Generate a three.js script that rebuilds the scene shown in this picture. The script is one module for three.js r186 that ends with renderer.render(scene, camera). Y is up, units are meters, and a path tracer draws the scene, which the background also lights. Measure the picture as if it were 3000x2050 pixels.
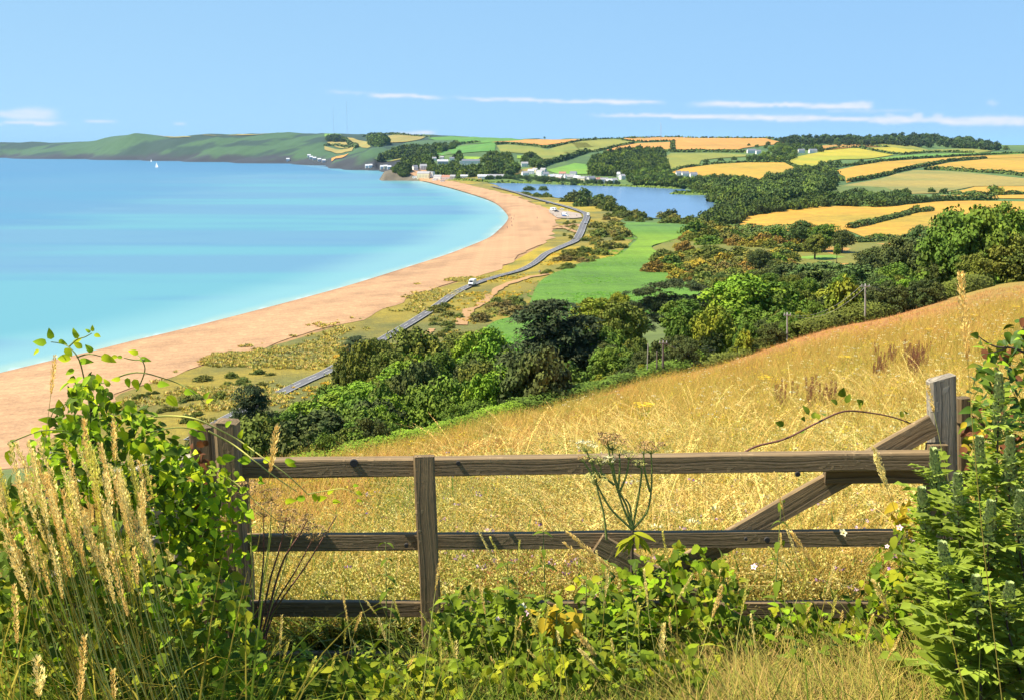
import * as THREE from 'three';
import { mergeGeometries } from 'three/addons/utils/BufferGeometryUtils.js';
import { MarchingCubes } from 'three/addons/objects/MarchingCubes.js';

// ---------------------------------------------------------------- camera, exposure
const EXPOSURE = 2.1, CAMY = 60, F = 3200, CX = 1500, CY = 1025, PITCH = Math.atan(585 / 3200);
const scene = new THREE.Scene();
const camera = new THREE.PerspectiveCamera(2 * Math.atan(1025 / F) * 180 / Math.PI, 3000 / 2050, 0.05, 60000);
camera.position.set(0, CAMY, 0);
camera.rotation.x = -PITCH;
camera.updateMatrixWorld();
const renderer = new THREE.WebGLRenderer({ antialias: true });
renderer.setSize(1024, 699);
renderer.toneMapping = THREE.LinearToneMapping;
renderer.toneMappingExposure = EXPOSURE;
renderer.shadowMap.enabled = true;

// ---------------------------------------------------------------- small tools
function rng(seed) { let a = seed >>> 0; return () => { a = (a + 0x6D2B79F5) | 0; let t = Math.imul(a ^ (a >>> 15), 1 | a); t = (t + Math.imul(t ^ (t >>> 7), 61 | t)) ^ t; return ((t ^ (t >>> 14)) >>> 0) / 4294967296; }; }
const clamp = (x, a, b) => x < a ? a : x > b ? b : x;
const lerp = (a, b, t) => a + (b - a) * t;
const sstep = (a, b, x) => { const t = clamp((x - a) / (b - a), 0, 1); return t * t * (3 - 2 * t); };
const hash2 = (i, j) => { let h = Math.imul(i | 0, 374761393) + Math.imul(j | 0, 668265263); h = Math.imul(h ^ (h >>> 13), 1274126177); return ((h ^ (h >>> 16)) >>> 0) / 4294967296; };
function vnoise(x, y, per = 0) {
  const i = Math.floor(x), j = Math.floor(y), fx = x - i, fy = y - j, u = fx * fx * (3 - 2 * fx), v = fy * fy * (3 - 2 * fy);
  const w = k => per ? ((k % per) + per) % per : k;
  return lerp(lerp(hash2(w(i), w(j)), hash2(w(i + 1), w(j)), u), lerp(hash2(w(i), w(j + 1)), hash2(w(i + 1), w(j + 1)), u), v);
}
const fbm = (x, y, o = 4) => { let s = 0, a = 0.5, t = 0; for (let k = 0; k < o; k++) { s += a * vnoise(x, y); t += a; a *= 0.5; x = x * 2.03 + 17.1; y = y * 2.03 + 5.7; } return s / t; };

const inside = (p, x, y) => { let c = false; for (let i = 0, j = p.length - 1; i < p.length; j = i++) if ((p[i][1] > y) !== (p[j][1] > y) && x < (p[j][0] - p[i][0]) * (y - p[i][1]) / (p[j][1] - p[i][1]) + p[i][0]) c = !c; return c; };

// ---------------------------------------------------------------- sky (air and thin clouds) and sun
const SUN_AZ = -95 * Math.PI / 180, SUN_EL = 55 * Math.PI / 180;
const sunDir = new THREE.Vector3(Math.sin(SUN_AZ) * Math.cos(SUN_EL), Math.sin(SUN_EL), -Math.cos(SUN_AZ) * Math.cos(SUN_EL));
{
  const W = 4096, Hh = 2048, d = new Float32Array(W * Hh * 4);
  const streak = (px, py, x0, y0, x1, y1, t0, t1, a, e0 = 60, e1 = 60) => {        // a long thin cloud: azimuth and height in photo-like units
    if (px < x0 - 20 || px > x1 + 20) return 0;
    const k = clamp((px - x0) / (x1 - x0), 0, 1), th = lerp(t0, t1, k) * (0.55 + 0.9 * vnoise(px / 90, x0 * 0.37)), c = lerp(y0, y1, k) + 5 * (vnoise(px / 70, y0) - 0.5) + 2.5 * (vnoise(px / 14, y0 + 3) - 0.5);
    const q = (py - c) / th, body = q < 0 ? sstep(1, 0.25, -q) : sstep(1.0, 0.35, q);
    return a * body * sstep(x0, x0 + e0, px) * sstep(x1, x1 - e1, px) * (0.75 + 0.5 * vnoise(px / 25, py / 5));
  };
  const puff = (px, py, x, y, rx, ry, a) => { const q = Math.hypot((px - x) / rx, (py - y) / ry) + 0.7 * (fbm(px / 9, py / 7, 3) - 0.5); return a * sstep(1, 0.4, q); };
  for (let j = 0; j < Hh; j++) {
    const el = ((j + 0.5) / Hh - 0.5) * Math.PI, s = Math.sin(Math.max(el, 0));
    const py = 440 - Math.tan(clamp(el, -1.4, 1.4)) * F;
    for (let i = 0; i < W; i++) {
      const phi = ((i + 0.5) / W - 0.5) * 2 * Math.PI, az = Math.atan2(Math.cos(phi), -Math.sin(phi)); // 0 ahead, + to the right
      const k = (j * W + i) * 4, right = 0.5 - 0.5 * Math.cos(az - SUN_AZ);                            // 0 under the sun, 1 opposite
      const t = Math.pow(s, 0.62);
      const r2 = clamp((right - 0.2) / 0.5, 0, 1);
      let r = lerp(lerp(0.50, 0.43, r2), 0.10, t), g = lerp(lerp(0.83, 0.745, r2), 0.29, t), b = lerp(1.06, 0.74, t);
      if (el > -0.02 && el < 0.2) {
        let px = 1500 + az * 3253, c = 0;
        if (Math.abs(az) < 0.62) {
          px = 1500 + Math.tan(az) * 3253;
          c = Math.max(streak(px, py, 945, 279, 1110, 282, 4, 4, 0.35), streak(px, py, 1070, 285, 1330, 293, 7, 5, 0.85, 40, 90), streak(px, py, 1290, 293, 1960, 308, 5, 7, 0.9, 150, 60),
            streak(px, py, 1990, 311, 2560, 321, 9, 12, 0.88, 120, 30), streak(px, py, 1690, 339, 2300, 353, 4, 11, 0.9, 160, 5), streak(px, py, 2270, 352, 3900, 386, 11, 19, 0.85, 5, 200),
            streak(px, py, 2380, 333, 2700, 338, 4, 3, 0.3), streak(px, py, -800, 345, 195, 346, 22, 16, 0.55, 200, 60), streak(px, py, -500, 369, 215, 370, 6, 5, 0.85, 100, 70), streak(px, py, 240, 362, 360, 364, 4, 4, 0.7, 30, 40),
            streak(px, py, 505, 368, 555, 370, 4, 4, 0.5, 15, 20), streak(px, py, 1130, 391, 1290, 393, 6, 6, 0.9, 60, 40));
          c = Math.max(c, puff(px, py, 2683, 352, 24, 14, 0.7), puff(px, py, 2742, 353, 22, 12, 0.6), puff(px, py, 2600, 347, 18, 8, 0.4), puff(px, py, 2897, 318, 22, 9, 0.3));
        } else {                                                                                       // the same kind of streaks all round the horizon
          const n = vnoise(az * 3.1 + 40, el * 160), m = fbm(az * 14, el * 420, 3);
          c = sstep(0.66, 0.9, n) * sstep(0.35, 0.6, m) * sstep(0.0, 0.012, el) * sstep(0.09, 0.05, el) * 0.85;
        }
        r = lerp(r, 0.93, c); g = lerp(g, 0.95, c); b = lerp(b, 1.0, c);
      }
      d[k] = r / EXPOSURE; d[k + 1] = g / EXPOSURE; d[k + 2] = b / EXPOSURE; d[k + 3] = 1;
    }
  }
  const sky = new THREE.DataTexture(d, W, Hh, THREE.RGBAFormat, THREE.FloatType);
  sky.mapping = THREE.EquirectangularReflectionMapping; sky.magFilter = sky.minFilter = THREE.LinearFilter; sky.needsUpdate = true;
  scene.background = sky; scene.environment = sky;
}
const sun = new THREE.DirectionalLight(new THREE.Color(1, 0.92, 0.75), 4.9);
sun.position.copy(sunDir).multiplyScalar(5000); sun.castShadow = true;
Object.assign(sun.shadow.camera, { left: -3000, right: 3000, top: 3000, bottom: -3000, near: 1, far: 20000 });
sun.shadow.mapSize.set(4096, 4096); sun.shadow.radius = 1;
scene.add(sun, sun.target);
scene.fog = new THREE.FogExp2(new THREE.Color(0.36, 0.63, 0.95), 0.000016);

// ---------------------------------------------------------------- naming
const taken = {};
function numbered(n) { const k = taken[n] = (taken[n] ?? -1) + 1; return k ? `${n}_${String(k).padStart(3, '0')}` : n; }
function tag(o, label, category, group) { o.userData = { ...o.userData, label, category }; if (group) o.userData.group = group; return o; }
function thing(name, label, category, pos = [0, 0, 0], turn = 0, group) { const o = new THREE.Group(); o.name = numbered(name); o.position.set(...(pos.isVector3 ? pos.toArray() : pos)); o.rotation.y = turn; scene.add(o); return tag(o, label, category, group); }
function copy(root, name, label, pos, turn = 0, scale = null, group) {
  const r = root.clone(); r.name = numbered(name); scene.add(r); r.position.set(...(pos.isVector3 ? pos.toArray() : pos)); r.rotation.set(0, turn, 0); if (scale) r.scale.set(...scale);
  r.userData = { ...root.userData, label }; if (group) r.userData.group = group; return r;
}

// ---------------------------------------------------------------- mesh builder: collects triangles with uv and colour
const V = (x, y, z) => new THREE.Vector3(x, y, z);
class MB {
  constructor() { this.p = []; this.u = []; this.c = []; this.i = []; this.n = null; this.col = [1, 1, 1]; }
  v(x, y, z, u = 0, w = 0) { this.p.push(x, y, z); this.u.push(u, w); this.c.push(this.col[0], this.col[1], this.col[2]); return this.p.length / 3 - 1; }
  tri(a, b, c) { this.i.push(a, b, c); }
  quad(a, b, c, d) { this.i.push(a, b, c, a, c, d); }
  // flat leaf (two triangles, folded along the rib): base b, direction d (unit*length), side s (unit*half width), fold along n
  leaf(b, d, s, n, fold = 0.15) {
    const k = 0.45, l = Math.hypot(s.x, s.y, s.z) * fold * 2, a0 = this.v(b.x, b.y, b.z, 0.5, 0), a1 = this.v(b.x + d.x * k + s.x + n.x * l, b.y + d.y * k + s.y + n.y * l, b.z + d.z * k + s.z + n.z * l, 1, 0.5),
      a2 = this.v(b.x + d.x, b.y + d.y, b.z + d.z, 0.5, 1), a3 = this.v(b.x + d.x * k - s.x + n.x * l, b.y + d.y * k - s.y + n.y * l, b.z + d.z * k - s.z + n.z * l, 0, 0.5);
    this.i.push(a0, a1, a2, a0, a2, a3);
  }
  tube(pts, radii, sides = 5, cap = true) {
    const n = pts.length; let prev = null, ref = V(0.31, 0.2, 0.93).normalize(), acc = 0;
    for (let k = 0; k < n; k++) {
      const t = (k < n - 1 ? pts[k + 1].clone().sub(pts[k]) : pts[k].clone().sub(pts[k - 1])).normalize(); if (k) acc += pts[k].distanceTo(pts[k - 1]);
      let a = V().crossVectors(t, ref); if (a.lengthSq() < 1e-4) a = V(1, 0, 0).cross(t); a.normalize(); const b = V().crossVectors(t, a), r = Array.isArray(radii) ? radii[k] : radii, ring = [];
      for (let s = 0; s < sides; s++) { const q = s / sides * Math.PI * 2, x = Math.cos(q) * r, y = Math.sin(q) * r; ring.push(this.v(pts[k].x + a.x * x + b.x * y, pts[k].y + a.y * x + b.y * y, pts[k].z + a.z * x + b.z * y, s / sides, acc)); }
      if (prev) for (let s = 0; s < sides; s++) { const e = (s + 1) % sides; this.quad(prev[s], prev[e], ring[e], ring[s]); }
      else if (cap) { const c = this.v(pts[0].x, pts[0].y, pts[0].z); for (let s = 0; s < sides; s++) this.tri(c, ring[(s + 1) % sides], ring[s]); }
      if (k === n - 1 && cap) { const c = this.v(pts[k].x, pts[k].y, pts[k].z, 0, acc); for (let s = 0; s < sides; s++) this.tri(c, ring[s], ring[(s + 1) % sides]); }
      prev = ring;
    }
    return this;
  }
  // box with its long axis along x by default, chamfered along the edges; m: Matrix4; uv in metres
  box(w, h, d, m, ch = 0) {
    const g = ch ? chamferBox(w, h, d, ch) : new THREE.BoxGeometry(w, h, d).toNonIndexed(), P = g.attributes.position, N = g.attributes.normal, o = this.p.length / 3, q = V();
    for (let k = 0; k < P.count; k++) {
      q.fromBufferAttribute(P, k); const nx = Math.abs(N.getX(k)), ny = Math.abs(N.getY(k)); const uu = nx > 0.7 ? q.z : q.x, vv = ny > 0.7 ? q.z + 0.37 : q.y;
      if (m) q.applyMatrix4(m); this.v(q.x, q.y, q.z, uu, vv); this.i.push(o + k);
    }
    return this;
  }
  add(g, m) { const P = g.attributes.position, o = this.p.length / 3, q = V(), U = g.attributes.uv; for (let k = 0; k < P.count; k++) { q.fromBufferAttribute(P, k); if (m) q.applyMatrix4(m); this.v(q.x, q.y, q.z, U ? U.getX(k) : 0, U ? U.getY(k) : 0); } if (g.index) for (const k of g.index.array) this.i.push(o + k); else for (let k = 0; k < P.count; k++) this.i.push(o + k); return this; }
  geo() {
    const g = new THREE.BufferGeometry(); g.setAttribute('position', new THREE.Float32BufferAttribute(this.p, 3)); g.setAttribute('uv', new THREE.Float32BufferAttribute(this.u, 2)); g.setAttribute('color', new THREE.Float32BufferAttribute(this.c, 3)); g.setIndex(this.i);
    if (this.n) g.setAttribute('normal', new THREE.Float32BufferAttribute(this.n, 3)); else g.computeVertexNormals(); return g;
  }
  build(name, mat, parent = scene) { return part(name, this.geo(), mat, parent); }
}
function chamferBox(w, h, d, c) {
  const s = new THREE.Shape(), a = h / 2, b = d / 2; s.moveTo(-a + c, -b); s.lineTo(a - c, -b); s.lineTo(a, -b + c); s.lineTo(a, b - c); s.lineTo(a - c, b); s.lineTo(-a + c, b); s.lineTo(-a, b - c); s.lineTo(-a, -b + c); s.closePath();
  const g = new THREE.ExtrudeGeometry(s, { depth: w, bevelEnabled: false }); g.translate(0, 0, -w / 2);
  g.applyMatrix4(new THREE.Matrix4().set(0, 0, 1, 0, 1, 0, 0, 0, 0, 1, 0, 0, 0, 0, 0, 1)); return g.index ? g.toNonIndexed() : g;
}
function part(name, geo, mat, parent = scene) { const m = new THREE.Mesh(geo, mat); m.name = parent === scene ? numbered(name) : name; m.castShadow = m.receiveShadow = true; parent.add(m); return m; }
const structure = o => { o.userData.kind = 'structure'; return o; };
const stuff = (o, label, category) => { o.userData.kind = 'stuff'; if (label) tag(o, label, category); return o; };

// ---------------------------------------------------------------- textures (grain only) and materials
function grain(size, f, srgb = false) { const d = new Uint8Array(size * size * 4); for (let j = 0; j < size; j++) for (let i = 0; i < size; i++) { const c = f(i / size, j / size), k = (j * size + i) * 4; for (let q = 0; q < 3; q++) d[k + q] = clamp(Array.isArray(c) ? c[q] : c, 0, 1) * 255; d[k + 3] = 255; } const t = new THREE.DataTexture(d, size, size); t.wrapS = t.wrapT = THREE.RepeatWrapping; t.magFilter = THREE.LinearFilter; t.minFilter = THREE.LinearMipmapLinearFilter; t.generateMipmaps = true; t.needsUpdate = true; if (srgb) t.colorSpace = THREE.SRGBColorSpace; return t; }
const pfbm = (u, v, p, o = 4) => { let s = 0, a = 0.5, t = 0; for (let k = 0; k < o; k++) { s += a * vnoise(u * p + 31 * k, v * p + 57 * k, 0) * 0; s += a * vnoise(u * p, v * p, p); t += a; a *= 0.55; p *= 2; } return s / t; };
const mottle = grain(512, (u, v) => 0.35 + 0.85 * (0.5 * pfbm(u, v, 8, 5) + 0.5 * pfbm(v, u, 32, 4)));
const streaky = grain(512, (u, v) => 0.35 + 0.9 * (0.6 * vnoise(u * 6, v * 120, 0) * 0 + 0.5 * pfbm(u, v, 16, 5) + 0.5 * vnoise(u * 128, v * 128, 128)));
const rep = (t, s) => { const c = t.clone(); c.repeat.set(1 / s, 1 / s); c.needsUpdate = true; return c; };
const mat = (r, g, b, o = {}) => new THREE.MeshStandardMaterial({ color: new THREE.Color().setRGB(r, g, b), roughness: 0.92, vertexColors: true, side: THREE.DoubleSide, ...o });
const leafMat = (r, g, b, tr = 0.35, rough = 0.9) => new THREE.MeshPhysicalMaterial({ color: new THREE.Color().setRGB(r, g, b), roughness: rough, vertexColors: true, side: THREE.DoubleSide, transmission: tr, thickness: 0, specularIntensity: 0.3 });
// ---------------------------------------------------------------- from sight lines to places
const cp = Math.cos(PITCH), sp = Math.sin(PITCH);
function sight(px, py) { const a = (px - CX) / F, b = (CY - py) / F, h = b * sp + cp; return { sx: a / h, t: -(b * cp - sp) / h }; }   // sideways and down per metre ahead
function at(px, py, D) { const s = sight(px, py); return V(s.sx * D, CAMY - s.t * D, -D); }
const hOf = (py, D) => CAMY - sight(1500, py).t * D;
const W2 = (px, py, y = 0) => { const s = sight(px, py), D = (CAMY - y) / s.t; return [s.sx * D, -D]; };

// ---------------------------------------------------------------- the lie of the land
const nearCols = [
  [-1500, [[-30, 60], [0, 58.3], [4.65, 57.3], [40, 45], [75, 33], [150, 8], [210, 2.2]]],
  [300, [[-30, 60], [0, 58.4], [4.65, 57.5], [30, 50], [72, 38.8], [110, 27], [200, 2.2]]],
  [850, [[-30, 60], [0, 58.4], [4.65, 57.55], [72, hOf(1406, 72)], [110, 28], [215, 2.2]]],
  [1200, [[-30, 60], [0, 58.4], [4.65, 57.55], [78, hOf(1312, 78)], [120, 28], [240, 2.2]]],
  [1500, [[-30, 60], [0, 58.4], [4.65, 57.6], [85, hOf(1228, 85)], [130, 28.5], [260, 2.2]]],
  [2000, [[-30, 60], [0, 58.45], [4.65, 57.65], [105, hOf(1100, 105)], [150, 30], [300, 3]]],
  [2530, [[-30, 60.2], [0, 58.5], [4.65, 57.7], [120, hOf(948, 120)], [170, 35], [330, 9], [460, 6]]],
  [3000, [[-30, 60.5], [0, 58.6], [4.65, 57.8], [140, hOf(828, 140)], [200, 38], [350, 17], [460, 11]]],
  [4300, [[-30, 61], [0, 59], [4.65, 58.3], [140, 47], [250, 42], [460, 28]]]];
const hill = [[700, 690], [650, 850], [610, 1000], [580, 1200], [550, 1450], [520, 1750], [490, 2100], [470, 2400], [450, 2750], [430, 3100], [415, 3400]];
const far = (u, list) => [u, list.map(([py, D]) => [D, hOf(py, D)])];
const farCols = [
  far(-700, [[461, 9200], [458, 9400], [440, 9800], [435, 10000], [436, 10500]]),
  far(0, [[462.4, 8727], [455, 8840], [446, 8950], [430, 9250], [418.5, 9600], [420, 10200]]),
  far(240, [[465.5, 7529], [456, 7650], [447, 7800], [430, 8200], [415, 8700], [417, 9400]]),
  far(397, [[468.5, 6737], [455, 6860], [443, 7000], [425, 7200], [390, 7700], [392, 8500]]),
  far(511, [[471, 6193], [456, 6300], [444, 6450], [425, 6800], [402, 7500], [404, 8300]]),
  far(640, [[474, 5647], [458, 5740], [445, 5900], [420, 6400], [394, 7200], [395, 8000]]),
  far(830, [[478, 5052], [464, 5150], [455, 5350], [440, 5600], [420, 6100], [390, 7000], [391, 8000]]),
  far(950, [[487, 4085], [487.5, 4100], [487, 4300], [478, 4520], [460, 4800], [430, 5400], [410, 5900], [391, 6700], [392, 7800]]),
  far(985, [[492.5, 3657], [482, 3720], [474, 3800], [468, 3950], [466, 4200], [460, 4600], [430, 5400], [410, 5900], [392, 6700], [393, 7800]]),
  far(1060, [[497, 3368], [478, 3440], [455, 3620], [445, 3900], [440, 4300], [425, 5000], [410, 5700], [394, 6500], [394, 7800]]),
  [1095, [[2260, -3], [2300, -6], [3100, -6]].concat([[498, 3310], [488, 3340], [460, 3500], [435, 3800], [425, 4200], [410, 5200], [395, 6300], [396, 7600]].map(([py, D]) => [D, hOf(py, D)]))],
  [1108, [[2300, -6], [3100, -2]].concat([[496, 3390], [482, 3420], [455, 3550], [432, 3850], [422, 4200], [408, 5100], [396, 6200], [396, 7600]].map(([py, D]) => [D, hOf(py, D)]))],
  far(1125, [[522, 2200], [514, 2215], [506, 2230], [502, 2270], [503, 2330], [515, 2560], [512, 2900], [495, 3200], [478, 3420], [450, 3600], [430, 3850], [420, 4150], [407, 5100], [396, 6100], [396, 7500]]),
  far(1170, [[527, 2207], [500, 2250], [484, 2330], [486, 2500], [495, 3000], [485, 3300], [465, 3480], [445, 3700], [425, 3950], [415, 4250], [397, 5400], [397, 7000]]),
  far(1235, [[528, 2180], [512, 2240], [490, 2330], [470, 2450], [462, 2580], [475, 2900], [465, 3250], [440, 3600], [420, 3900], [410, 4300], [399, 5200], [399, 6800]]),
  far(1310, [[529, 2080], [518, 2180], [500, 2350], [475, 2560], [452, 2760], [446, 2900], [448, 3200], [436, 3500], [420, 3800], [410, 4200], [401, 4900], [402, 6500]]),
  far(1450, [[534, 1970], [520, 2050], [500, 2200], [470, 2500], [450, 2760], [424, 3200], [418, 3350], [415, 3600], [403.5, 4200], [405, 5500]]),
  far(1600, [[543, 1802], [525, 1930], [500, 2150], [470, 2500], [450, 2800], [430, 3150], [415, 3500], [405, 3800], [408, 4800]]),
  far(1800, [[546, 1752], [525, 1910], [500, 2150], [470, 2500], [450, 2800], [430, 3150], [415, 3450], [406, 3700], [409, 4600]]),
  far(2000, [[600, 1160], [585, 1270], [556, 1560], [530, 1850], [500, 2130], [470, 2480], [450, 2780], [430, 3120], [415, 3420], [407, 3600], [410, 4500]]),
  far(2300, [...hill, [409, 3500], [412, 4400]]),
  far(2700, [...hill, [413, 3460], [420, 4300]]),
  far(3000, [[690, 560], ...hill.slice(1, 10), [425, 3180], [434, 4200]]),
  far(4300, [[690, 500], ...hill.slice(1, 9), [436, 3000], [444, 4200]])];
for (const c of farCols) if (c[0] >= 1310) c[1].unshift([400, c[0] > 2600 ? 10 : 2.2], ...(c[0] > 2100 ? [] : [[c[1][0][0] - 60 > 420 ? c[1][0][0] - 60 : 420, 2.1]]));
  else if (c[1][0][0] > 500) c[1].unshift([400, -8], [c[1][0][0] - 100, -6], [c[1][0][0] - 1, -0.3]);
function prof(pts, D) {
  const n = pts.length; if (D <= pts[0][0]) return pts[0][1]; if (D >= pts[n - 1][0]) return pts[n - 1][1] - (D - pts[n - 1][0]) * 0.012;
  let k = 1; while (pts[k][0] < D) k++;
  const [x0, y0] = pts[k - 1], [x1, y1] = pts[k], h = x1 - x0, d = (y1 - y0) / h, dm = k > 1 ? (y0 - pts[k - 2][1]) / (x0 - pts[k - 2][0]) : d, dp = k < n - 1 ? (pts[k + 1][1] - y1) / (pts[k + 1][0] - x1) : d;
  const m0 = dm * d <= 0 ? 0 : 2 * dm * d / (dm + d), m1 = dp * d <= 0 ? 0 : 2 * dp * d / (dp + d), t = (D - x0) / h;
  return y0 * (1 + 2 * t) * (1 - t) * (1 - t) + m0 * h * t * (1 - t) * (1 - t) + y1 * t * t * (3 - 2 * t) + m1 * h * t * t * (t - 1);
}
function across(cols, u, D) { const n = cols.length; if (u <= cols[0][0]) return prof(cols[0][1], D); if (u >= cols[n - 1][0]) return prof(cols[n - 1][1], D); let k = 1; while (cols[k][0] < u) k++; const t = (u - cols[k - 1][0]) / (cols[k][0] - cols[k - 1][0]); return lerp(prof(cols[k - 1][1], D), prof(cols[k][1], D), t * t * (3 - 2 * t) * 0.5 + t * 0.5); }
const wide = D => Math.hypot(Math.max(D, 0), 15);
const shorePx = [[0, 1093], [189, 1047], [264, 1031], [378, 1002], [529, 967], [750, 911], [1000, 844], [1213, 778], [1301, 750], [1363, 727], [1432, 698], [1459, 677], [1480, 656], [1489, 639], [1480, 622], [1446, 594], [1366, 566], [1294, 546], [1212, 529], [1170, 527.5], [1113, 519.5]];
const shore = new THREE.CatmullRomCurve3([[-420, 1187], ...shorePx].map(([x, y]) => { const w = W2(x, y); return V(w[0], 0, w[1]); }), false, 'centripetal').getSpacedPoints(120).map(v => [v.x, v.z]);
shore.unshift([shore[0][0] - 300, shore[0][1] + 190]);
function coast(x, z) { let best = 1e18, sg = 1; for (let k = 1; k < shore.length; k++) { const [ax, az] = shore[k - 1], dx = shore[k][0] - ax, dz = shore[k][1] - az, t = clamp(((x - ax) * dx + (z - az) * dz) / (dx * dx + dz * dz), 0, 1), ex = x - ax - dx * t, ez = z - az - dz * t, q = ex * ex + ez * ez; if (q < best) { best = q; sg = dx * ez - dz * ex > 0 ? 1 : -1; } } return Math.sqrt(best) * sg; }
const onFlat = (pts, y = 2.2) => pts.map(([px, py]) => W2(px, py, y));
const lakePoly = smooth(onFlat([[1425, 531], [1500, 534], [1600, 539], [1700, 543], [1800, 545.5], [1911, 549], [1992, 554], [2040, 560], [1968, 569], [2090, 573], [2100, 600], [2130, 606], [2140, 630], [2083, 634], [2046, 645], [1953, 642], [1881, 636], [1845, 622], [1827, 606], [1790, 597], [1750, 578], [1656, 582], [1604, 575], [1528, 564], [1487, 557], [1453, 543]], 2.4), 8);
function H(x, z) {
  const D = -z, u = 1500 + 3253 * x / wide(D); let h;
  if (D < 330) h = across(nearCols, u, D); else if (D > 460) h = across(farCols, u, D); else h = lerp(across(nearCols, u, D), u < 1310 ? 2.2 : across(farCols, u, D), sstep(330, 460, D));
  if (D > 460 && D < 2300 && u < 1310) h = D < 1700 ? 2.2 : lerp(2.2, Math.max(h, 2.2), sstep(1700, 2290, D));
  if (D < 2300) { const c = coast(x, z); h = Math.min(h, c < 40 ? Math.max(c * 0.06, -6) : 2.4 + (c - 40) * 0.7); if (D > 700) h = lerp(h, Math.min(across(farCols, u, D), 60), sstep(2120, 2200, D) * (u < 1300 ? 1 : 0)); }
  if (D > 3300 && h > 4) h += sstep(4, 40, h) * (26 * (fbm(x / 260 + 3, D / 900, 3) - 0.5) + 12 * (fbm(x / 85, D / 420, 3) - 0.5)) * sstep(3300, 3700, D);
  if (D > 850 && D < 2020 && u > 1400 && u < 2160 && h < 9 && inside(lakePoly, x, z)) h = Math.min(h, 1.6);
  return h;
}
function hit(px, py, lo = 3) {
  const s = sight(px, py); let bestD = lo, best = 1e9, pd = lo;
  for (let D = lo; D < 11500; D *= 1.012) {
    const gap = CAMY - s.t * D - H(s.sx * D, -D);
    if (gap < 0) { let a = pd, b = D; for (let k = 0; k < 22; k++) { const m = (a + b) / 2; if (CAMY - s.t * m - H(s.sx * m, -m) < 0) b = m; else a = m; } return V(s.sx * b, H(s.sx * b, -b), -b); }
    if (gap / D < best && D > 1500) { best = gap / D; bestD = D; } pd = D;
  }
  return V(s.sx * bestD, H(s.sx * bestD, -bestD), -bestD);
}
const ground = (x, z) => V(x, H(x, z), z);
function normalAt(x, z) { const e = Math.max(0.5, -z * 0.004); return V(H(x - e, z) - H(x + e, z), 2 * e, H(x, z - e) - H(x, z + e)).normalize(); }

// ---------------------------------------------------------------- terrain
const T = (t, s) => rep(t, s);
const mHill = mat(0.105, 0.18, 0.03, { map: T(mottle, 90) }), mVerge = mat(0.16, 0.17, 0.045, { map: T(mottle, 3), bumpMap: T(mottle, 3), bumpScale: 0.08 });
{
  const mb = new MB(), us = [], Ds = []; for (let u = -1250; u <= 4300; u += (u > -60 && u < 1320 ? 6 : 12)) us.push(u);
  for (let D = -26; D < 6; D += 2) Ds.push(D); for (let D = 6; D < 11800; D *= (D < 2100 ? 1.021 : 1.0085)) Ds.push(D);
  const idx = [];
  for (const D of Ds) for (const u of us) {
    const x = (u - 1500) / 3253 * wide(D) * (D < 6 ? 1.6 : 1), far_ = sstep(2300, 4200, D), n = fbm(x / 160, D / 160), m = fbm(x / 37 + 9, D / 37), y = H(x, -D);
    // bare rock where the coast is steep, bracken and gorse patches elsewhere
    let rock = 0; if (D > 2100 && y < 60) { const e = D * 0.004, sl = Math.hypot(H(x - e, -D) - H(x + e, -D), H(x, -D - e) - H(x, -D + e)) / (2 * e); rock = sstep(0.3, 0.5, sl + 0.35 * (m - 0.5)) * sstep(60, 25, y); }
    const dark = sstep(0.46, 0.6, n) * 0.55 + sstep(0.5, 0.62, m) * 0.25;
    const c = [lerp(1, 0.42, dark), lerp(1, 0.55, dark), lerp(1, 0.8, dark)];
    mb.col = [lerp(c[0], 1.15, rock), lerp(c[1], 0.66, rock), lerp(c[2], 1.9, rock)];
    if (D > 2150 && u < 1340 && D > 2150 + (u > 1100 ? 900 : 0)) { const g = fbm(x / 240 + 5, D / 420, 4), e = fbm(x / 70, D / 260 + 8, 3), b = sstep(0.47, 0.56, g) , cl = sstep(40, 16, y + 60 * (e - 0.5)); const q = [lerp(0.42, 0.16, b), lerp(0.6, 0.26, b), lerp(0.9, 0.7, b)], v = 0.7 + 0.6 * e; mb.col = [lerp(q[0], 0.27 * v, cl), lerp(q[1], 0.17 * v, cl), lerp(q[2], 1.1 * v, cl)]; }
    if (D > 2150 && D < 2420 && u > 1095 && u < 1225) { const cl = sstep(30, 20, y + 14 * (m - 0.5)) , v = 0.6 + 0.8 * fbm(x / 12, y / 9 + D / 20, 3); mb.col = [lerp(0.5, 1.35 * v, cl), lerp(0.55, 0.66 * v, cl), lerp(0.6, 2.6 * v, cl)]; }
    if (D < 500) mb.col = [0.9 + 0.4 * n, 0.75 + 0.35 * m, 0.9];
    if (D > 150 && D < 1300 && u < 1700 && coast(x, -D) < 120) mb.col = [3.4, 1.1, 2.4];
    idx.push(mb.v(x, y, -D, x, -D));
  }
  const w = us.length; for (let j = 1; j < Ds.length; j++) for (let i = 1; i < w; i++) { const a = idx[(j - 1) * w + i - 1]; mb.quad(a, a + 1, a + 1 + w, a + w); }
  structure(mb.build('terrain', mHill));
}
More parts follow.
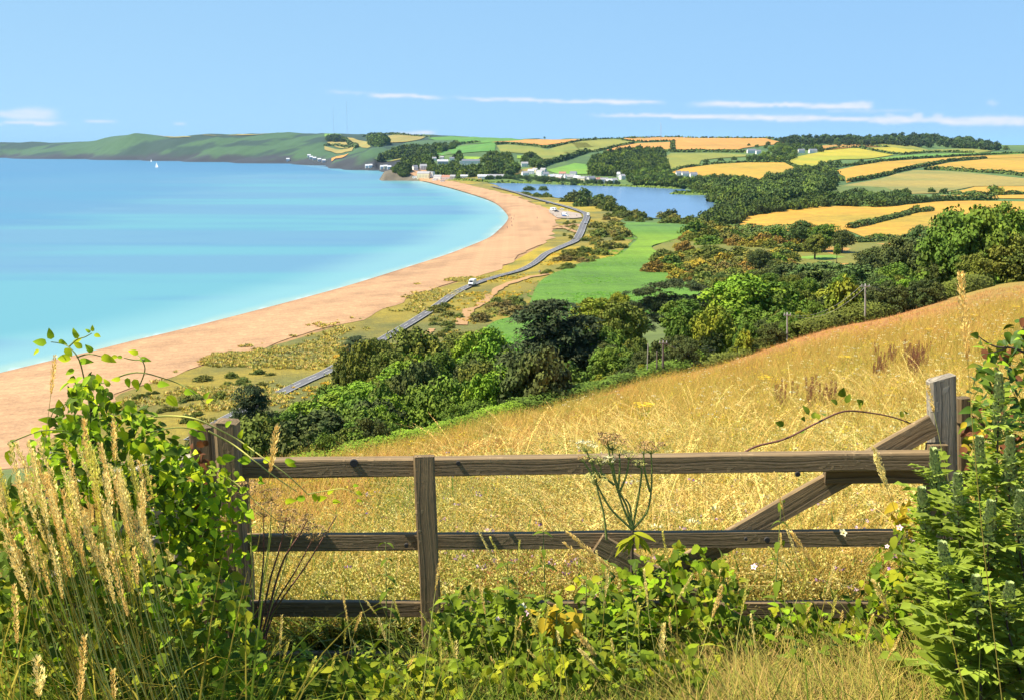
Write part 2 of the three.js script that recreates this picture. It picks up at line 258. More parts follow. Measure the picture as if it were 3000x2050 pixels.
// sheet of ground laid over the terrain: an outline in world x,z, cut along a lattice so that it follows the land
function cutHalf(poly, axis, k, keepLess) { const out = []; for (let i = 0; i < poly.length; i++) { const a = poly[i], b = poly[(i + 1) % poly.length], ia = keepLess ? a[axis] <= k : a[axis] >= k, ib = keepLess ? b[axis] <= k : b[axis] >= k; if (ia) out.push(a); if (ia !== ib) { const t = (k - a[axis]) / (b[axis] - a[axis]); out.push([a[0] + (b[0] - a[0]) * t, a[1] + (b[1] - a[1]) * t]); } } return out; }
function sheet(name, poly, m, layer, cell, colour, flat = null) {
  const mb = new MB(); mb.n = []; let x0 = 1e9, x1 = -1e9; for (const p of poly) { x0 = Math.min(x0, p[0]); x1 = Math.max(x1, p[0]); }
  for (let i = Math.floor(x0 / cell); i * cell < x1; i++) {
    let strip = cutHalf(cutHalf(poly, 0, i * cell, false), 0, (i + 1) * cell, true); if (strip.length < 3) continue;
    let a = 1e9, b = -1e9; for (const p of strip) { a = Math.min(a, p[1]); b = Math.max(b, p[1]); }
    for (let j = Math.floor(a / cell); j * cell < b; j++) {
      const q = cutHalf(cutHalf(strip, 1, j * cell, false), 1, (j + 1) * cell, true); if (q.length < 3) continue;
      const cont = []; for (const p of q) if (!cont.length || Math.hypot(p[0] - cont[cont.length - 1].x, p[1] - cont[cont.length - 1].y) > 1e-4) cont.push(new THREE.Vector2(p[0], p[1]));
      if (cont.length < 3) continue;
      const o = cont.map(p => { const y = flat ?? H(p.x, p.y) + layer * Math.max(0.035, -p.y * 0.00055), n = flat != null ? V(0, 1, 0) : normalAt(p.x, p.y); mb.col = colour ? colour(p.x, p.y) : [1, 1, 1]; mb.n.push(n.x, n.y, n.z); return mb.v(p.x, y, p.y, p.x, p.y); });
      for (const f of THREE.ShapeUtils.triangulateShape(cont, [])) { const A = cont[f[0]], B = cont[f[1]], C = cont[f[2]]; if ((B.x - A.x) * (C.y - A.y) - (B.y - A.y) * (C.x - A.x) > 0) mb.tri(o[f[0]], o[f[2]], o[f[1]]); else mb.tri(o[f[0]], o[f[1]], o[f[2]]); }
    }
  }
  return structure(mb.build(name, m));
}
const onLand = pts => pts.map(([x, y]) => { const p = hit(x, y); return [p.x, p.z]; });
function smooth(pts, n = 12, closed = true) { return new THREE.CatmullRomCurve3(pts.map(p => V(p[0], 0, p[1])), closed, 'centripetal').getPoints(pts.length * n).slice(0, closed ? -1 : undefined).map(v => [v.x, v.z]); }
const wob = (a, s, seed = 0) => (x, z) => { const n = fbm(x / s + seed, z / s - seed), k = 1 + a * (n - 0.5) * 2; return [k, k, k]; };

// ---------------------------------------------------------------- the sea and the lake
{
  const mSea = new THREE.MeshPhysicalMaterial({ color: new THREE.Color(1, 1, 1), vertexColors: true, roughness: 0.28, ior: 1.33 });
  const mb = new MB(), us = [], Ds = []; for (let u = -2600; u <= 1760; u += 14) us.push(u); for (let D = 60; D < 12500; D *= 1.016) Ds.push(D); Ds.push(16000, 24000, 40000, 58000);
  // colours of the water itself: pale over the shingle, turquoise over sand, bluer over weed and in deeper water, with ragged borders
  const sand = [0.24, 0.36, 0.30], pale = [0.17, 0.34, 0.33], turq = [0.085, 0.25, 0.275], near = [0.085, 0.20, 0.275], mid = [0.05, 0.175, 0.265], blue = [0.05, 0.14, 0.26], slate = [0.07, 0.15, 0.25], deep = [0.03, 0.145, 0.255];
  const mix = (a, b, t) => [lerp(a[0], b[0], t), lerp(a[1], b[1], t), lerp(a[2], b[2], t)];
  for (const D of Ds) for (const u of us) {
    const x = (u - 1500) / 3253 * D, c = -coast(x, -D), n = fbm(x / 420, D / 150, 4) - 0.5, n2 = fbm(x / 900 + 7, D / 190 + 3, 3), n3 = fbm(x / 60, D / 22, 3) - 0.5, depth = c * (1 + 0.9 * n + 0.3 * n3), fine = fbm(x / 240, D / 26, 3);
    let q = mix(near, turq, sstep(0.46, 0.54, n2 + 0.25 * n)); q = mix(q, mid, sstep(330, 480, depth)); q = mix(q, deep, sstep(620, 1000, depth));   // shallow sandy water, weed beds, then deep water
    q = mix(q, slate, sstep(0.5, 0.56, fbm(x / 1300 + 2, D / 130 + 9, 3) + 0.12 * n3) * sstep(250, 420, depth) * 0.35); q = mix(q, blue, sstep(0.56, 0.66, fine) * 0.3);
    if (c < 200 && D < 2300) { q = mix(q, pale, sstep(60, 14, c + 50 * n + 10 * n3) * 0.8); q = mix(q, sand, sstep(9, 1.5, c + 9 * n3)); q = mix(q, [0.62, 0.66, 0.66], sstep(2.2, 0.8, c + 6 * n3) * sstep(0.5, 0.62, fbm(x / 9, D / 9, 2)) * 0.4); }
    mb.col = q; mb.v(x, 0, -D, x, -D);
  }
  const w = us.length; for (let j = 1; j < Ds.length; j++) for (let i = 1; i < w; i++) { const a = (j - 1) * w + i - 1; mb.quad(a, a + 1, a + 1 + w, a + w); }
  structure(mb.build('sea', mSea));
  const mLake = new THREE.MeshPhysicalMaterial({ color: new THREE.Color(1, 1, 1), vertexColors: true, roughness: 0.22, ior: 1.33 });
  sheet('lake', lakePoly, mLake, 0, 60, (x, z) => { const k = 0.85 + 0.35 * fbm(x / 300, z / 70, 3); return [0.09 * k, 0.17 * k, 0.29 * k]; }, 2.6);
}

// ---------------------------------------------------------------- beach, dune grass, marsh, road
const mSand = mat(0.50, 0.285, 0.135, { map: T(mottle, 14), bumpMap: T(mottle, 2.2), bumpScale: 0.05 });
const inland = [[130, 1300], [250, 1225], [321, 1172], [351, 1145], [423, 1119], [484, 1096], [567, 1070], [700, 1027], [752, 1014], [838, 989], [941, 958], [1044, 927], [1106, 902], [1210, 868], [1300, 835], [1382, 815], [1426, 803], [1489, 776], [1539, 745], [1593, 716], [1620, 690], [1630, 660], [1627, 643], [1604, 616], [1583, 604], [1520, 578], [1440, 559], [1390, 547], [1350, 538], [1300, 530], [1250, 523]];
{
  const inl = onFlat(inland, 2.2).map(([x, z], k) => { const a = (hash2(k, 3) - 0.5) * 4; return [x + a, z + a]; });
  const outer = new THREE.CatmullRomCurve3(inl.map(p => V(p[0], 0, p[1])), false, 'centripetal').getSpacedPoints(260).map((v, k) => { const a = 7 * (fbm(k / 2.2, 0.5, 3) - 0.5) * clamp(-v.z / 400, 0.4, 3); return [v.x + a, v.z + a * 0.7]; });
  const poly = [[shore[1][0] - 40, shore[1][1]], ...shore.slice(1, -6), ...outer.reverse(), [-60, -170], [-150, -150]];
  const lines = (x, z) => { const c = coast(x, z), n = fbm(x / 30, z / 30, 3), k = 0.86 + 0.26 * n, tide = sstep(0.55, 0.68, fbm(c / 4 + n * 3, (x + z) / 120, 3)) * 0.22, wet = sstep(3.2, 1.6, c + 2 * n) * 0.25; return [k * (1 - tide - wet), k * (1 - tide - wet * 1.2), k * (1 - tide * 1.1 - wet * 1.2)]; };
  sheet('beach', poly, mSand, 1, 9, lines);
}
const mDune = mat(0.275, 0.235, 0.022, { map: T(mottle, 11), bumpMap: T(mottle, 5), bumpScale: 0.5 });
{
  const dune = onFlat([[120, 1300], [250, 1225], [351, 1145], [484, 1096], [700, 1027], [838, 989], [1044, 927], [1210, 868], [1382, 815], [1489, 776], [1593, 716], [1630, 660], [1627, 643], [1604, 616], [1520, 578], [1440, 559], [1350, 538], [1300, 530], [1400, 531], [1460, 545], [1530, 566], [1600, 578], [1700, 590], [1790, 605], [1830, 640], [1790, 660], [1860, 700], [1800, 755], [1680, 790], [1590, 830], [1555, 880], [1530, 925], [1450, 945], [1400, 1000], [1360, 1100], [1200, 1200], [900, 1330], [400, 1400], [100, 1400]]);
  const patch = (x, z) => { const n = fbm(x / 26, z / 26, 4), m = fbm(x / 9 + 4, z / 9, 3), g = sstep(0.5, 0.62, n), o = sstep(0.52, 0.66, m), big = fbm(x / 120 + 3, z / 120, 2); let c = [1.2, 1.06, 0.9]; c = [lerp(c[0], 0.62, g), lerp(c[1], 0.72, g), lerp(c[2], 1.3, g)]; c = [lerp(c[0], 0.45, o * 0.6), lerp(c[1], 0.55, o * 0.6), lerp(c[2], 1.1, o * 0.6)]; const y = sstep(0.5, 0.6, big) * sstep(-450, -600, z); return [c[0] * (1 + 0.45 * y), c[1] * (1 + 0.35 * y), c[2] * (1 - 0.3 * y)]; };
  sheet('dune_grassland', dune, mDune, 0.6, 10, patch);
  const marsh = smooth(onFlat([[1395, 1040], [1413, 970], [1451, 935], [1539, 913], [1556, 877], [1583, 827], [1618, 805], [1678, 783], [1719, 768], [1804, 752], [1854, 716], [1868, 698], [1835, 682], [1790, 668], [1800, 656], [1898, 654], [2001, 660], [2075, 672], [2040, 690], [1990, 700], [1950, 711], [1911, 723], [1925, 739], [1949, 747], [1930, 767], [1880, 795], [1971, 803], [1990, 822], [2060, 850], [1950, 900], [1800, 950], [1600, 1030]]), 10);
  const mMarsh = mat(0.11, 0.25, 0.016, { map: T(mottle, 16), bumpMap: T(mottle, 6), bumpScale: 0.6 });
  sheet('reed_marsh', marsh, mMarsh, 1.6, 10, (x, z) => { const n = fbm(x / 34, z / 12, 4), b = sstep(-520, -600, z + 60 * n) * sstep(-815, -740, z - 40 * n), t = sstep(-790, -840, z - 30 * n); return [(0.55 + 0.9 * n) * (1 + 0.75 * b), (0.6 + 0.75 * n) * (1 + 0.36 * b), (0.9 + 0.9 * t) * (1 - 0.2 * b)]; });
  const scrubGround = onFlat([[1880, 795], [1930, 767], [1949, 745], [1923, 739], [1911, 723], [1986, 690], [2075, 668], [2200, 690], [2330, 690], [2480, 705], [2700, 712], [2900, 760], [2700, 860], [2400, 880], [2100, 860], [2000, 833]], 3);
  sheet('scrub_ground', scrubGround, mat(0.16, 0.17, 0.02, { map: T(mottle, 12) }), 1, 12, (x, z) => { const n = fbm(x / 30, z / 30); return [0.7 + 0.9 * n, 0.8 + 0.5 * n, 0.9]; });
}
const roadPx = [[560, 1290], [660, 1226], [783, 1166], [893, 1111], [951, 1085], [1075, 1011], [1148, 969], [1216, 931], [1265, 903], [1331, 862], [1386, 836], [1457, 813], [1520, 796], [1556, 780], [1580, 763], [1600, 747], [1646, 726], [1683, 710], [1698, 690], [1709, 663], [1719, 638], [1712, 628], [1690, 619], [1655, 608], [1609, 596], [1557, 582], [1506, 566], [1440, 549]];
const roadC = new THREE.CatmullRomCurve3(roadPx.map(([x, y]) => { const w = W2(x, y, 2.3); return V(w[0], 0, w[1]); }), false, 'centripetal'), roadP = roadC.getSpacedPoints(420);
function ribbon(pts, a, b, road = false) { const L = [], R = []; pts.forEach((p, k) => { const q = pts[Math.min(k + 1, pts.length - 1)], o = pts[Math.max(k - 1, 0)], dx = q.x - o.x, dz = q.z - o.z, l = Math.hypot(dx, dz); const f = road ? lerp(0.6, 0.9, sstep(500, 760, -p.z)) : 1; L.push([p.x + dz / l * a * f, p.z - dx / l * a * f]); R.push([p.x + dz / l * b * f, p.z - dx / l * b * f]); }); return [...L, ...R.reverse()]; }
{
  const mRoad = mat(0.15, 0.145, 0.15, { map: T(mottle, 3), roughness: 0.8 }), mLine = mat(0.72, 0.70, 0.64, { map: T(mottle, 1), roughness: 0.7 });
  sheet('road', ribbon(roadP, -3.0, 3.0, true), mRoad, 2.6, 12, (x, z) => { const p = 0.5 + 0.5 * vnoise(x / 60, z / 60), q = hash2(Math.floor(z / 47), 5); const k = 0.85 + 0.35 * p * q; return [k, k, k]; });
  for (const s of [-2.7, 2.7]) sheet('edge_line', ribbon(roadP, s - 0.08, s + 0.08, true), mLine, 3.2, 12);
  const total = roadC.getLength(), dash = new MB(), all = roadC.getSpacedPoints(Math.floor(total / 1.5));
  for (let k = 0; k < all.length - 4; k += 6) { const r = ribbon(all.slice(k, k + 4), -0.08, 0.08), n = r.length / 2; const o = r.map(([x, z]) => dash.v(x, H(x, z) + 3.2 * Math.max(0.035, -z * 0.00055), z, x, z)); for (let i = 0; i < n - 1; i++) dash.quad(o[i], o[i + 1], o[2 * n - 2 - i], o[2 * n - 1 - i]); }
  structure(dash.build('centre_line', mLine));
  const mPath = mat(0.44, 0.25, 0.10, { map: T(mottle, 4) });
  const trail = (pts, w, n) => { const c = new THREE.CatmullRomCurve3(onFlat(pts).map(p => V(p[0], 0, p[1])), false, 'centripetal').getSpacedPoints(60); const edge = ribbon(c, -w / 2, w / 2).map(([x, z], k) => { const a = (fbm(k / 3, n, 2) - 0.5) * w * 0.8; return [x + a, z + a]; }); sheet('dirt_path', edge, mPath, 2, 8, wob(0.15, 6)); };
  trail([[1352, 945], [1355, 925], [1372, 905], [1400, 895], [1424, 882], [1445, 862], [1468, 845], [1510, 828], [1560, 814], [1612, 806]], 3.4, 1);
  trail([[1203, 1001], [1212, 988], [1236, 976], [1258, 966], [1266, 955]], 2, 5);
  trail([[1627, 672], [1655, 664], [1690, 660], [1705, 668]], 6, 8);
  trail([[1640, 665], [1668, 675], [1690, 684]], 4, 9);
  sheet('car_park', onFlat([[1606, 616], [1640, 619], [1662, 622], [1700, 629], [1706, 640], [1680, 643], [1632, 641], [1610, 626]]), mat(0.40, 0.32, 0.25, { map: T(mottle, 5) }), 2, 10, wob(0.15, 12));
}
// ---------------------------------------------------------------- fields on the hills
const z3 = l => l.map(([x, y]) => [1700 + x / 3.32, 350 + y / 3.32]), z4 = l => l.map(([x, y]) => [2300 + x / 3.32, 350 + y / 3.32]), z2 = l => l.map(([x, y]) => [950 + x / 2.905, 350 + y / 2.905]), z6 = l => l.map(([x, y]) => [2100 + x / 2.582, 600 + y / 2.582]);
const fTex = T(mottle, 70), fBump = { };
const fm = (r, g, b) => mat(r, g, b, { map: fTex });
const mOr = fm(0.58, 0.255, 0.04), mGold = fm(0.52, 0.285, 0.018), mYel = fm(0.41, 0.335, 0.01), mOl = fm(0.235, 0.235, 0.022), mOl2 = fm(0.17, 0.185, 0.025), mGr = fm(0.09, 0.23, 0.018), mLg = fm(0.17, 0.31, 0.025), mBr = fm(0.26, 0.38, 0.012), mTan = fm(0.31, 0.24, 0.045), mDkShade = fm(0.06, 0.115, 0.03);  // the last, darkest green has cloud shade mixed into its colour
function field(name, pts, m, seed, layer = 1) {
  const w = onLand(pts), a = seed * 1.7, ca = Math.cos(a), sa = Math.sin(a);
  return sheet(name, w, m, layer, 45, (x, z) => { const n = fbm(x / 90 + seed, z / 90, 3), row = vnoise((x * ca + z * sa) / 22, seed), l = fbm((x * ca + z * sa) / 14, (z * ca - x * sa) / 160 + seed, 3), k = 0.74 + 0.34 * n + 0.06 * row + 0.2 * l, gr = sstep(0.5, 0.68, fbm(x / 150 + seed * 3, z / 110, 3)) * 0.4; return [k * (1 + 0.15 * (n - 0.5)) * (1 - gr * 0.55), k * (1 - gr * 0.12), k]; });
}
[
  ['stubble_field', z3([[920, 215], [1040, 181], [1500, 184], [1850, 201], [2030, 236], [1760, 262], [1600, 282], [1530, 298], [1250, 298], [920, 298], [895, 250]]), mOr],
  ['stubble_field', z3([[420, 192], [700, 182], [1040, 179], [925, 212], [800, 212], [560, 218], [500, 208]]), mOr],
  ['stubble_field', z3([[250, 305], [380, 268], [560, 238], [890, 226], [885, 300], [820, 302], [700, 290], [380, 312]]), mOr],
  ['pasture_field', z3([[0, 205], [330, 199], [500, 216], [520, 236], [230, 288], [0, 325], [-160, 340], [-160, 235]]), mOl],
  ['pasture_field', z3([[825, 372], [880, 333], [1300, 330], [1620, 345], [1610, 366], [1340, 382], [1180, 402], [1150, 450], [1000, 478], [880, 500], [850, 420]]), mOl],
  ['stubble_field', z3([[870, 525], [1000, 482], [1300, 442], [1600, 426], [1990, 426], [2095, 480], [2020, 560], [1830, 603], [1560, 603], [1480, 565], [1300, 590], [1180, 565], [1000, 556]]), mGold],
  ['wheat_field', z4([[20, 412], [130, 366], [380, 310], [650, 284], [720, 286], [950, 330], [1060, 350], [830, 386], [690, 392], [550, 392], [430, 412], [300, 460], [110, 448]]), mYel],
  ['wheat_field', z4([[800, 281], [1040, 275], [1420, 315], [1250, 335], [980, 322]]), mYel],
  ['pasture_field', z4([[830, 246], [1080, 240], [1250, 265], [1400, 302], [1800, 288], [2030, 312], [1880, 330], [1500, 320], [1380, 318], [1050, 276]]), mOl],
  ['stubble_field', z4([[320, 260], [600, 248], [830, 250], [1000, 268], [720, 272], [400, 300]]), mOr],
  ['grass_field', z4([[860, 388], [1200, 352], [1600, 338], [2324, 318], [2420, 325], [2280, 342], [1650, 362], [1200, 386], [960, 406]]), mLg],
  ['stubble_field', z4([[430, 515], [700, 458], [960, 417], [1250, 397], [1700, 367], [2324, 342], [2450, 345], [2450, 372], [1960, 384], [1600, 412], [1350, 462], [1200, 478], [1060, 522], [850, 580], [680, 600], [600, 622], [585, 560], [500, 520]]), mGold],
  ['stubble_field', z4([[1360, 472], [1600, 427], [1980, 387], [2450, 374], [2450, 570], [2200, 522], [1740, 497], [1400, 487]]), mGold],
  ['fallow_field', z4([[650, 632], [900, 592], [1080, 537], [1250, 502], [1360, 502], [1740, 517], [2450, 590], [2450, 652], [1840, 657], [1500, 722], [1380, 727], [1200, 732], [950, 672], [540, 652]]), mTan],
  ['pasture_field', z4([[350, 732], [540, 645], [960, 662], [1070, 702], [1190, 735], [1000, 752], [800, 772], [500, 747]]), mOl2],
  ['wheat_field', z4([[1600, 712], [1750, 690], [1850, 661], [2450, 655], [2450, 702], [2200, 722], [1900, 722]]), mGold],
  ['stubble_field', z4([[1500, 742], [1930, 742], [2450, 738], [2450, 776], [1930, 772], [1700, 765]]), mGold],
  ['stubble_field', [[2129, 669], [2170, 658], [2181, 635], [2294, 619], [2400, 606], [2469, 606], [2560, 608], [2616, 603], [2752, 592], [2850, 590], [3060, 594], [3060, 645], [2880, 690], [2760, 690], [2681, 693], [2596, 703], [2545, 701], [2487, 678], [2440, 690], [2317, 680], [2251, 677]], mGold],
  ['stubble_field', z6([[770, 345], [900, 312], [1200, 300], [1460, 288], [1420, 305], [1050, 335], [960, 360], [880, 378]]), mOr],
  ['stubble_field', z6([[310, 500], [470, 470], [700, 463], [1020, 446], [900, 470], [480, 497], [440, 528]]), mOr],
  ['grass_strip', z6([[390, 378], [480, 368], [660, 395], [870, 383], [975, 400], [870, 445], [800, 425], [560, 402]]), mLg],
  ['grass_field', z2([[890, 297], [1100, 237], [1330, 213], [1462, 205], [1452, 272], [1300, 280], [1000, 312]]), mGr],
  ['stubble_field', z2([[1345, 211], [1600, 187], [2140, 172], [2210, 178], [1860, 226], [1800, 215], [1500, 196]]), mOr],
  ['pasture_field', z2([[1465, 226], [1560, 220], [1810, 240], [1900, 262], [2100, 197], [2324, 184], [2324, 235], [2150, 292], [1880, 362], [1800, 300], [1500, 280]]), mOl],
  ['grass_field', z2([[1890, 437], [2080, 392], [2130, 376], [2250, 388], [2250, 470], [2000, 472]]), mLg],
  ['stubble_field', z2([[1500, 472], [1640, 436], [1810, 410], [1770, 442], [1640, 472]]), mTan],
  ['grass_field', z2([[1182, 355], [1190, 320], [1332, 324], [1300, 357]]), mBr],
  ['grass_field', z2([[1640, 312], [1700, 314], [1698, 338], [1640, 336]]), mBr],
  ['hill_pasture', z2([[880, 168], [1080, 148], [1480, 153], [1890, 164], [1650, 186], [1350, 205], [1120, 200]]), mGr],
  ['hill_field', z2([[60, 185], [140, 150], [250, 240], [20, 200]]), mTan], ['hill_field', z2([[0, 232], [250, 240], [235, 272], [60, 278], [0, 262]]), mTan],
  ['hill_field', z2([[360, 146], [860, 152], [790, 180], [550, 202], [500, 170]]), mTan], ['hill_field', z2([[150, 150], [350, 190], [400, 235], [300, 235], [220, 190]]), mTan],
  ['hill_field', z2([[60, 335], [210, 292], [150, 330], [60, 362]]), mOr], ['hill_field', z2([[0, 150], [150, 150], [130, 128], [0, 126]]), mLg],
  ['hill_field', [[455, 393], [500, 398], [560, 404], [500, 405], [470, 400]], mTan], ['hill_field', [[560, 399], [700, 395], [800, 393], [700, 398]], mTan],
  ['shade_toned_bracken_slope', z2([[420, 340], [560, 255], [700, 200], [880, 182], [1120, 175], [1100, 225], [1010, 258], [900, 290], [760, 312], [640, 332], [560, 362]]), mDkShade],  // bracken and woods, with a cloud shadow painted into the dark green
  ['hill_field', z2([[520, 362], [640, 332], [690, 330], [620, 352], [540, 366]]), mTan],
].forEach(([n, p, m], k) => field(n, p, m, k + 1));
field('lakeside_meadow', [[1870, 500], [1935, 488], [1940, 492], [1900, 500]], mLg, 50); field('lakeside_meadow', [[1858, 515], [1880, 512], [1875, 520]], mYel, 51);
// meadow in front: dry straw, mown strip green along its lower hedge
const mStraw = mat(0.45, 0.22, 0.06, { map: T(mottle, 2.3), bumpMap: T(streaky, 1.1), bumpScale: 0.06 });
const meadowEdge = [[560, 1475], [850, 1406], [1000, 1362], [1200, 1312], [1350, 1272], [1500, 1228], [1700, 1168], [1850, 1130], [2000, 1100], [2150, 1062], [2307, 1018], [2400, 992], [2530, 948], [2680, 906], [2860, 858], [3000, 828], [3200, 800]];
const stripsW = [], edgeW = meadowEdge.map(([px, py], k) => { const D = [66, 72, 74, 78, 81, 85, 92, 98, 105, 110, 114, 117, 121, 128, 136, 141, 146][k], p = at(px, py, D); return [p.x, p.z]; });
{
  const poly = [...edgeW, [90, -60], [60, -8], [24, 12], [-16, 12], [-22, -8], [-26, -30]];
  sheet('meadow', poly, mStraw, 1, 2.2, (x, z) => { const n = fbm(x / 7, z / 7, 4), m = fbm(x / 1.6 + 3, z / 1.6, 3), r = sstep(0.45, 0.75, (x + z * 0.33 + 22 * n) / 30), k = 0.8 + 0.3 * n + 0.25 * m, g = z > -20 ? sstep(-0.16, -0.04, x / Math.max(-z, 1)) * sstep(0.45, 0.6, m + 0.3 * (n - 0.5)) * sstep(-20, -13, z) : 0; return [k * lerp(1.08, 0.86, r) * (1 - 0.62 * g), k * lerp(0.98, 1.18, r) * (1 - 0.3 * g), k * lerp(1, 0.7, r) * (1 - 0.6 * g)]; });
  const strip = [[760, 1440], [870, 1424], [960, 1408], [1046, 1394], [1060, 1402], [930, 1428], [830, 1446]], strip2 = [[1225, 1334], [1330, 1303], [1450, 1272], [1560, 1238], [1660, 1202], [1780, 1160], [1800, 1168], [1680, 1214], [1570, 1252], [1460, 1288], [1340, 1320], [1240, 1348]];
  stripsW.push(...[strip, strip2].map(s => smooth(onLand(s), 6)));
  const mS = mat(0.10, 0.26, 0.02, { map: T(mottle, 2), bumpMap: T(mottle, 0.8), bumpScale: 0.1 });
  for (const s of stripsW) sheet('green_strip', s, mS, 2, 2.5, (x, z) => { const n = fbm(x / 2, z / 2, 3); return [0.7 + 1.4 * n, 0.7 + 0.6 * n, 1]; });
}

// ---------------------------------------------------------------- tree crowns: leaf faces on tufts, tufts on the sunny outside of boughs, so that boughs shade one another
function crown(seed, o) {
  const r = rng(seed), mb = new MB(), { boughs = 17, tufts = 10, per = 62, leaf = 0.042, flat = 1, tiers = 0, bottom = -0.55, droop = 0, thin = 0.42, inner = 0.12, br = 0.2 } = o;
  const N = V(), D = V(), S = V(), B = V();
  const put = (x, y, z, nx, ny, nz, b, w) => { N.set(nx + (r() - 0.5) * 1.1, ny + (r() - 0.5) * 1.1 + (flat < 0.6 ? 1.2 : 0.15), nz + (r() - 0.5) * 1.1).normalize(); D.set(r() - 0.5, r() - 0.5 - droop, r() - 0.5).cross(N).normalize(); S.crossVectors(N, D); const L = leaf * (0.6 + 0.8 * r()); D.multiplyScalar(L); S.multiplyScalar(L * thin); const t = b * (0.8 + 0.4 * r()); mb.col = [t * (1 + w), t, t * (1 - w)]; B.set(x, y, z); mb.leaf(B, D, S, N); };
  for (let c = 0; c < boughs; c++) {
    const a = c * 2.39996 + r() * 0.6; let y, rad, R = br * (0.75 + 0.55 * r());
    if (tiers) { const k = c % tiers, f = (k + 0.35 * r()) / tiers; y = -0.44 + 0.9 * f; rad = 0.46 * Math.pow(1 - Math.pow(f, 1.7) * 0.93, 0.9) * (0.25 + 0.75 * Math.sqrt(r())) * (tiers < 5 ? 1 : 0.55 + 0.45 * Math.min(1, f * 4 + 0.4)); if (tiers < 5) rad = 0.44 * Math.sqrt(r()); }
    else { y = bottom + (1 - bottom) * ((c + 0.5) / boughs); rad = Math.sqrt(Math.max(0, 1 - y * y)) * (0.30 + 0.08 * r()); y *= 0.34 + 0.06 * r(); }
    const cx = Math.cos(a) * rad, cz = Math.sin(a) * rad, cy = y, bb = 0.82 + 0.36 * r(), w = (r() - 0.5) * 0.3;
    for (let q = 0; q < tufts; q++) {
      const ph = r() * 6.2832, v = -0.25 + 1.25 * r(), h = Math.sqrt(Math.max(0, 1 - v * v)), tx = cx + h * Math.cos(ph) * R, ty = cy + v * R * flat * 0.85, tz = cz + h * Math.sin(ph) * R, tr = R * (0.32 + 0.22 * r()), tb = bb * (0.85 + 0.3 * r());
      for (let k = 0; k < per; k++) { const p2 = r() * 6.2832, v2 = -0.5 + 1.5 * r(), h2 = Math.sqrt(Math.max(0, 1 - v2 * v2)), e = tr * (0.45 + 0.55 * r()); put(tx + h2 * Math.cos(p2) * e * 1.2, ty + v2 * e * (flat < 1 ? flat : 0.9), tz + h2 * Math.sin(p2) * e * 1.2, h2 * Math.cos(p2), v2, h2 * Math.sin(p2), tb, w); }
    }
  }
  const n = Math.round(boughs * tufts * per * inner); for (let k = 0; k < n; k++) { const d = rv0(r), e = 0.34 * Math.cbrt(r()); put(d.x * e, d.y * e * (tiers === 4 ? 0.2 : 0.95), d.z * e, d.x, d.y, d.z, 0.9, 0); }
  const g = mb.geo(); g.computeBoundingBox(); const lo = g.boundingBox.min, hi = g.boundingBox.max; g.translate(0, -(lo.y + hi.y) / 2, 0); g.scale(1.04 / Math.max(hi.x - lo.x, hi.z - lo.z), 1.03 / (hi.y - lo.y), 1.04 / Math.max(hi.x - lo.x, hi.z - lo.z)); return g;
}
function rv0(r) { const v = r() * 2 - 1, a = r() * 6.2832, h = Math.sqrt(1 - v * v); return new THREE.Vector3(h * Math.cos(a), v, h * Math.sin(a)); }
const CR = {
  oak: [0, 1, 2].map(k => crown(11 + k, { boughs: 18, tufts: 11, per: 62 })), ash: [0, 1, 2].map(k => crown(31 + k, { boughs: 24, tufts: 8, per: 56, leaf: 0.046, thin: 0.32, bottom: -0.75, droop: 0.25, br: 0.16 })),
  cyp: [0, 1].map(k => crown(41 + k, { boughs: 46, tufts: 7, per: 36, leaf: 0.045, thin: 0.2, tiers: 11, flat: 0.34, droop: 0.1, br: 0.15, inner: 0.25 })), flatcyp: [crown(51, { boughs: 24, tufts: 9, per: 46, leaf: 0.045, thin: 0.2, tiers: 4, flat: 0.35, br: 0.17 })],
  bush: [0, 1, 2].map(k => crown(61 + k, { boughs: 15, tufts: 7, per: 22, leaf: 0.075, bottom: -0.1, br: 0.17 })), far: [0, 1, 2].map(k => crown(71 + k, { boughs: 9, tufts: 5, per: 12, leaf: 0.13, thin: 0.5, br: 0.24 })), ivy: [crown(81, { boughs: 30, tufts: 8, per: 52, leaf: 0.045, thin: 0.5, bottom: -0.95, br: 0.14 })],
};
const G = { // foliage colours (base colour, linear)
  bright: mat(0.165, 0.265, 0.006), green: mat(0.10, 0.165, 0.008), dark: mat(0.062, 0.082, 0.01), olive: mat(0.125, 0.145, 0.01), yellow: mat(0.20, 0.225, 0.008), cyp: mat(0.036, 0.052, 0.01), pine: mat(0.032, 0.052, 0.011), grey: mat(0.17, 0.2, 0.075), bluegreen: mat(0.08, 0.125, 0.02),
  farwood: mat(0.085, 0.13, 0.018), fargreen: mat(0.14, 0.2, 0.018), rust: mat(0.21, 0.135, 0.016), amber: mat(0.27, 0.215, 0.014), heath: mat(0.18, 0.175, 0.025), hedge: mat(0.11, 0.14, 0.014), brown: mat(0.18, 0.14, 0.03) };
const mBark = mat(0.09, 0.07, 0.05, { map: T(mottle, 0.8) }), mBarkDark = mat(0.045, 0.035, 0.028);
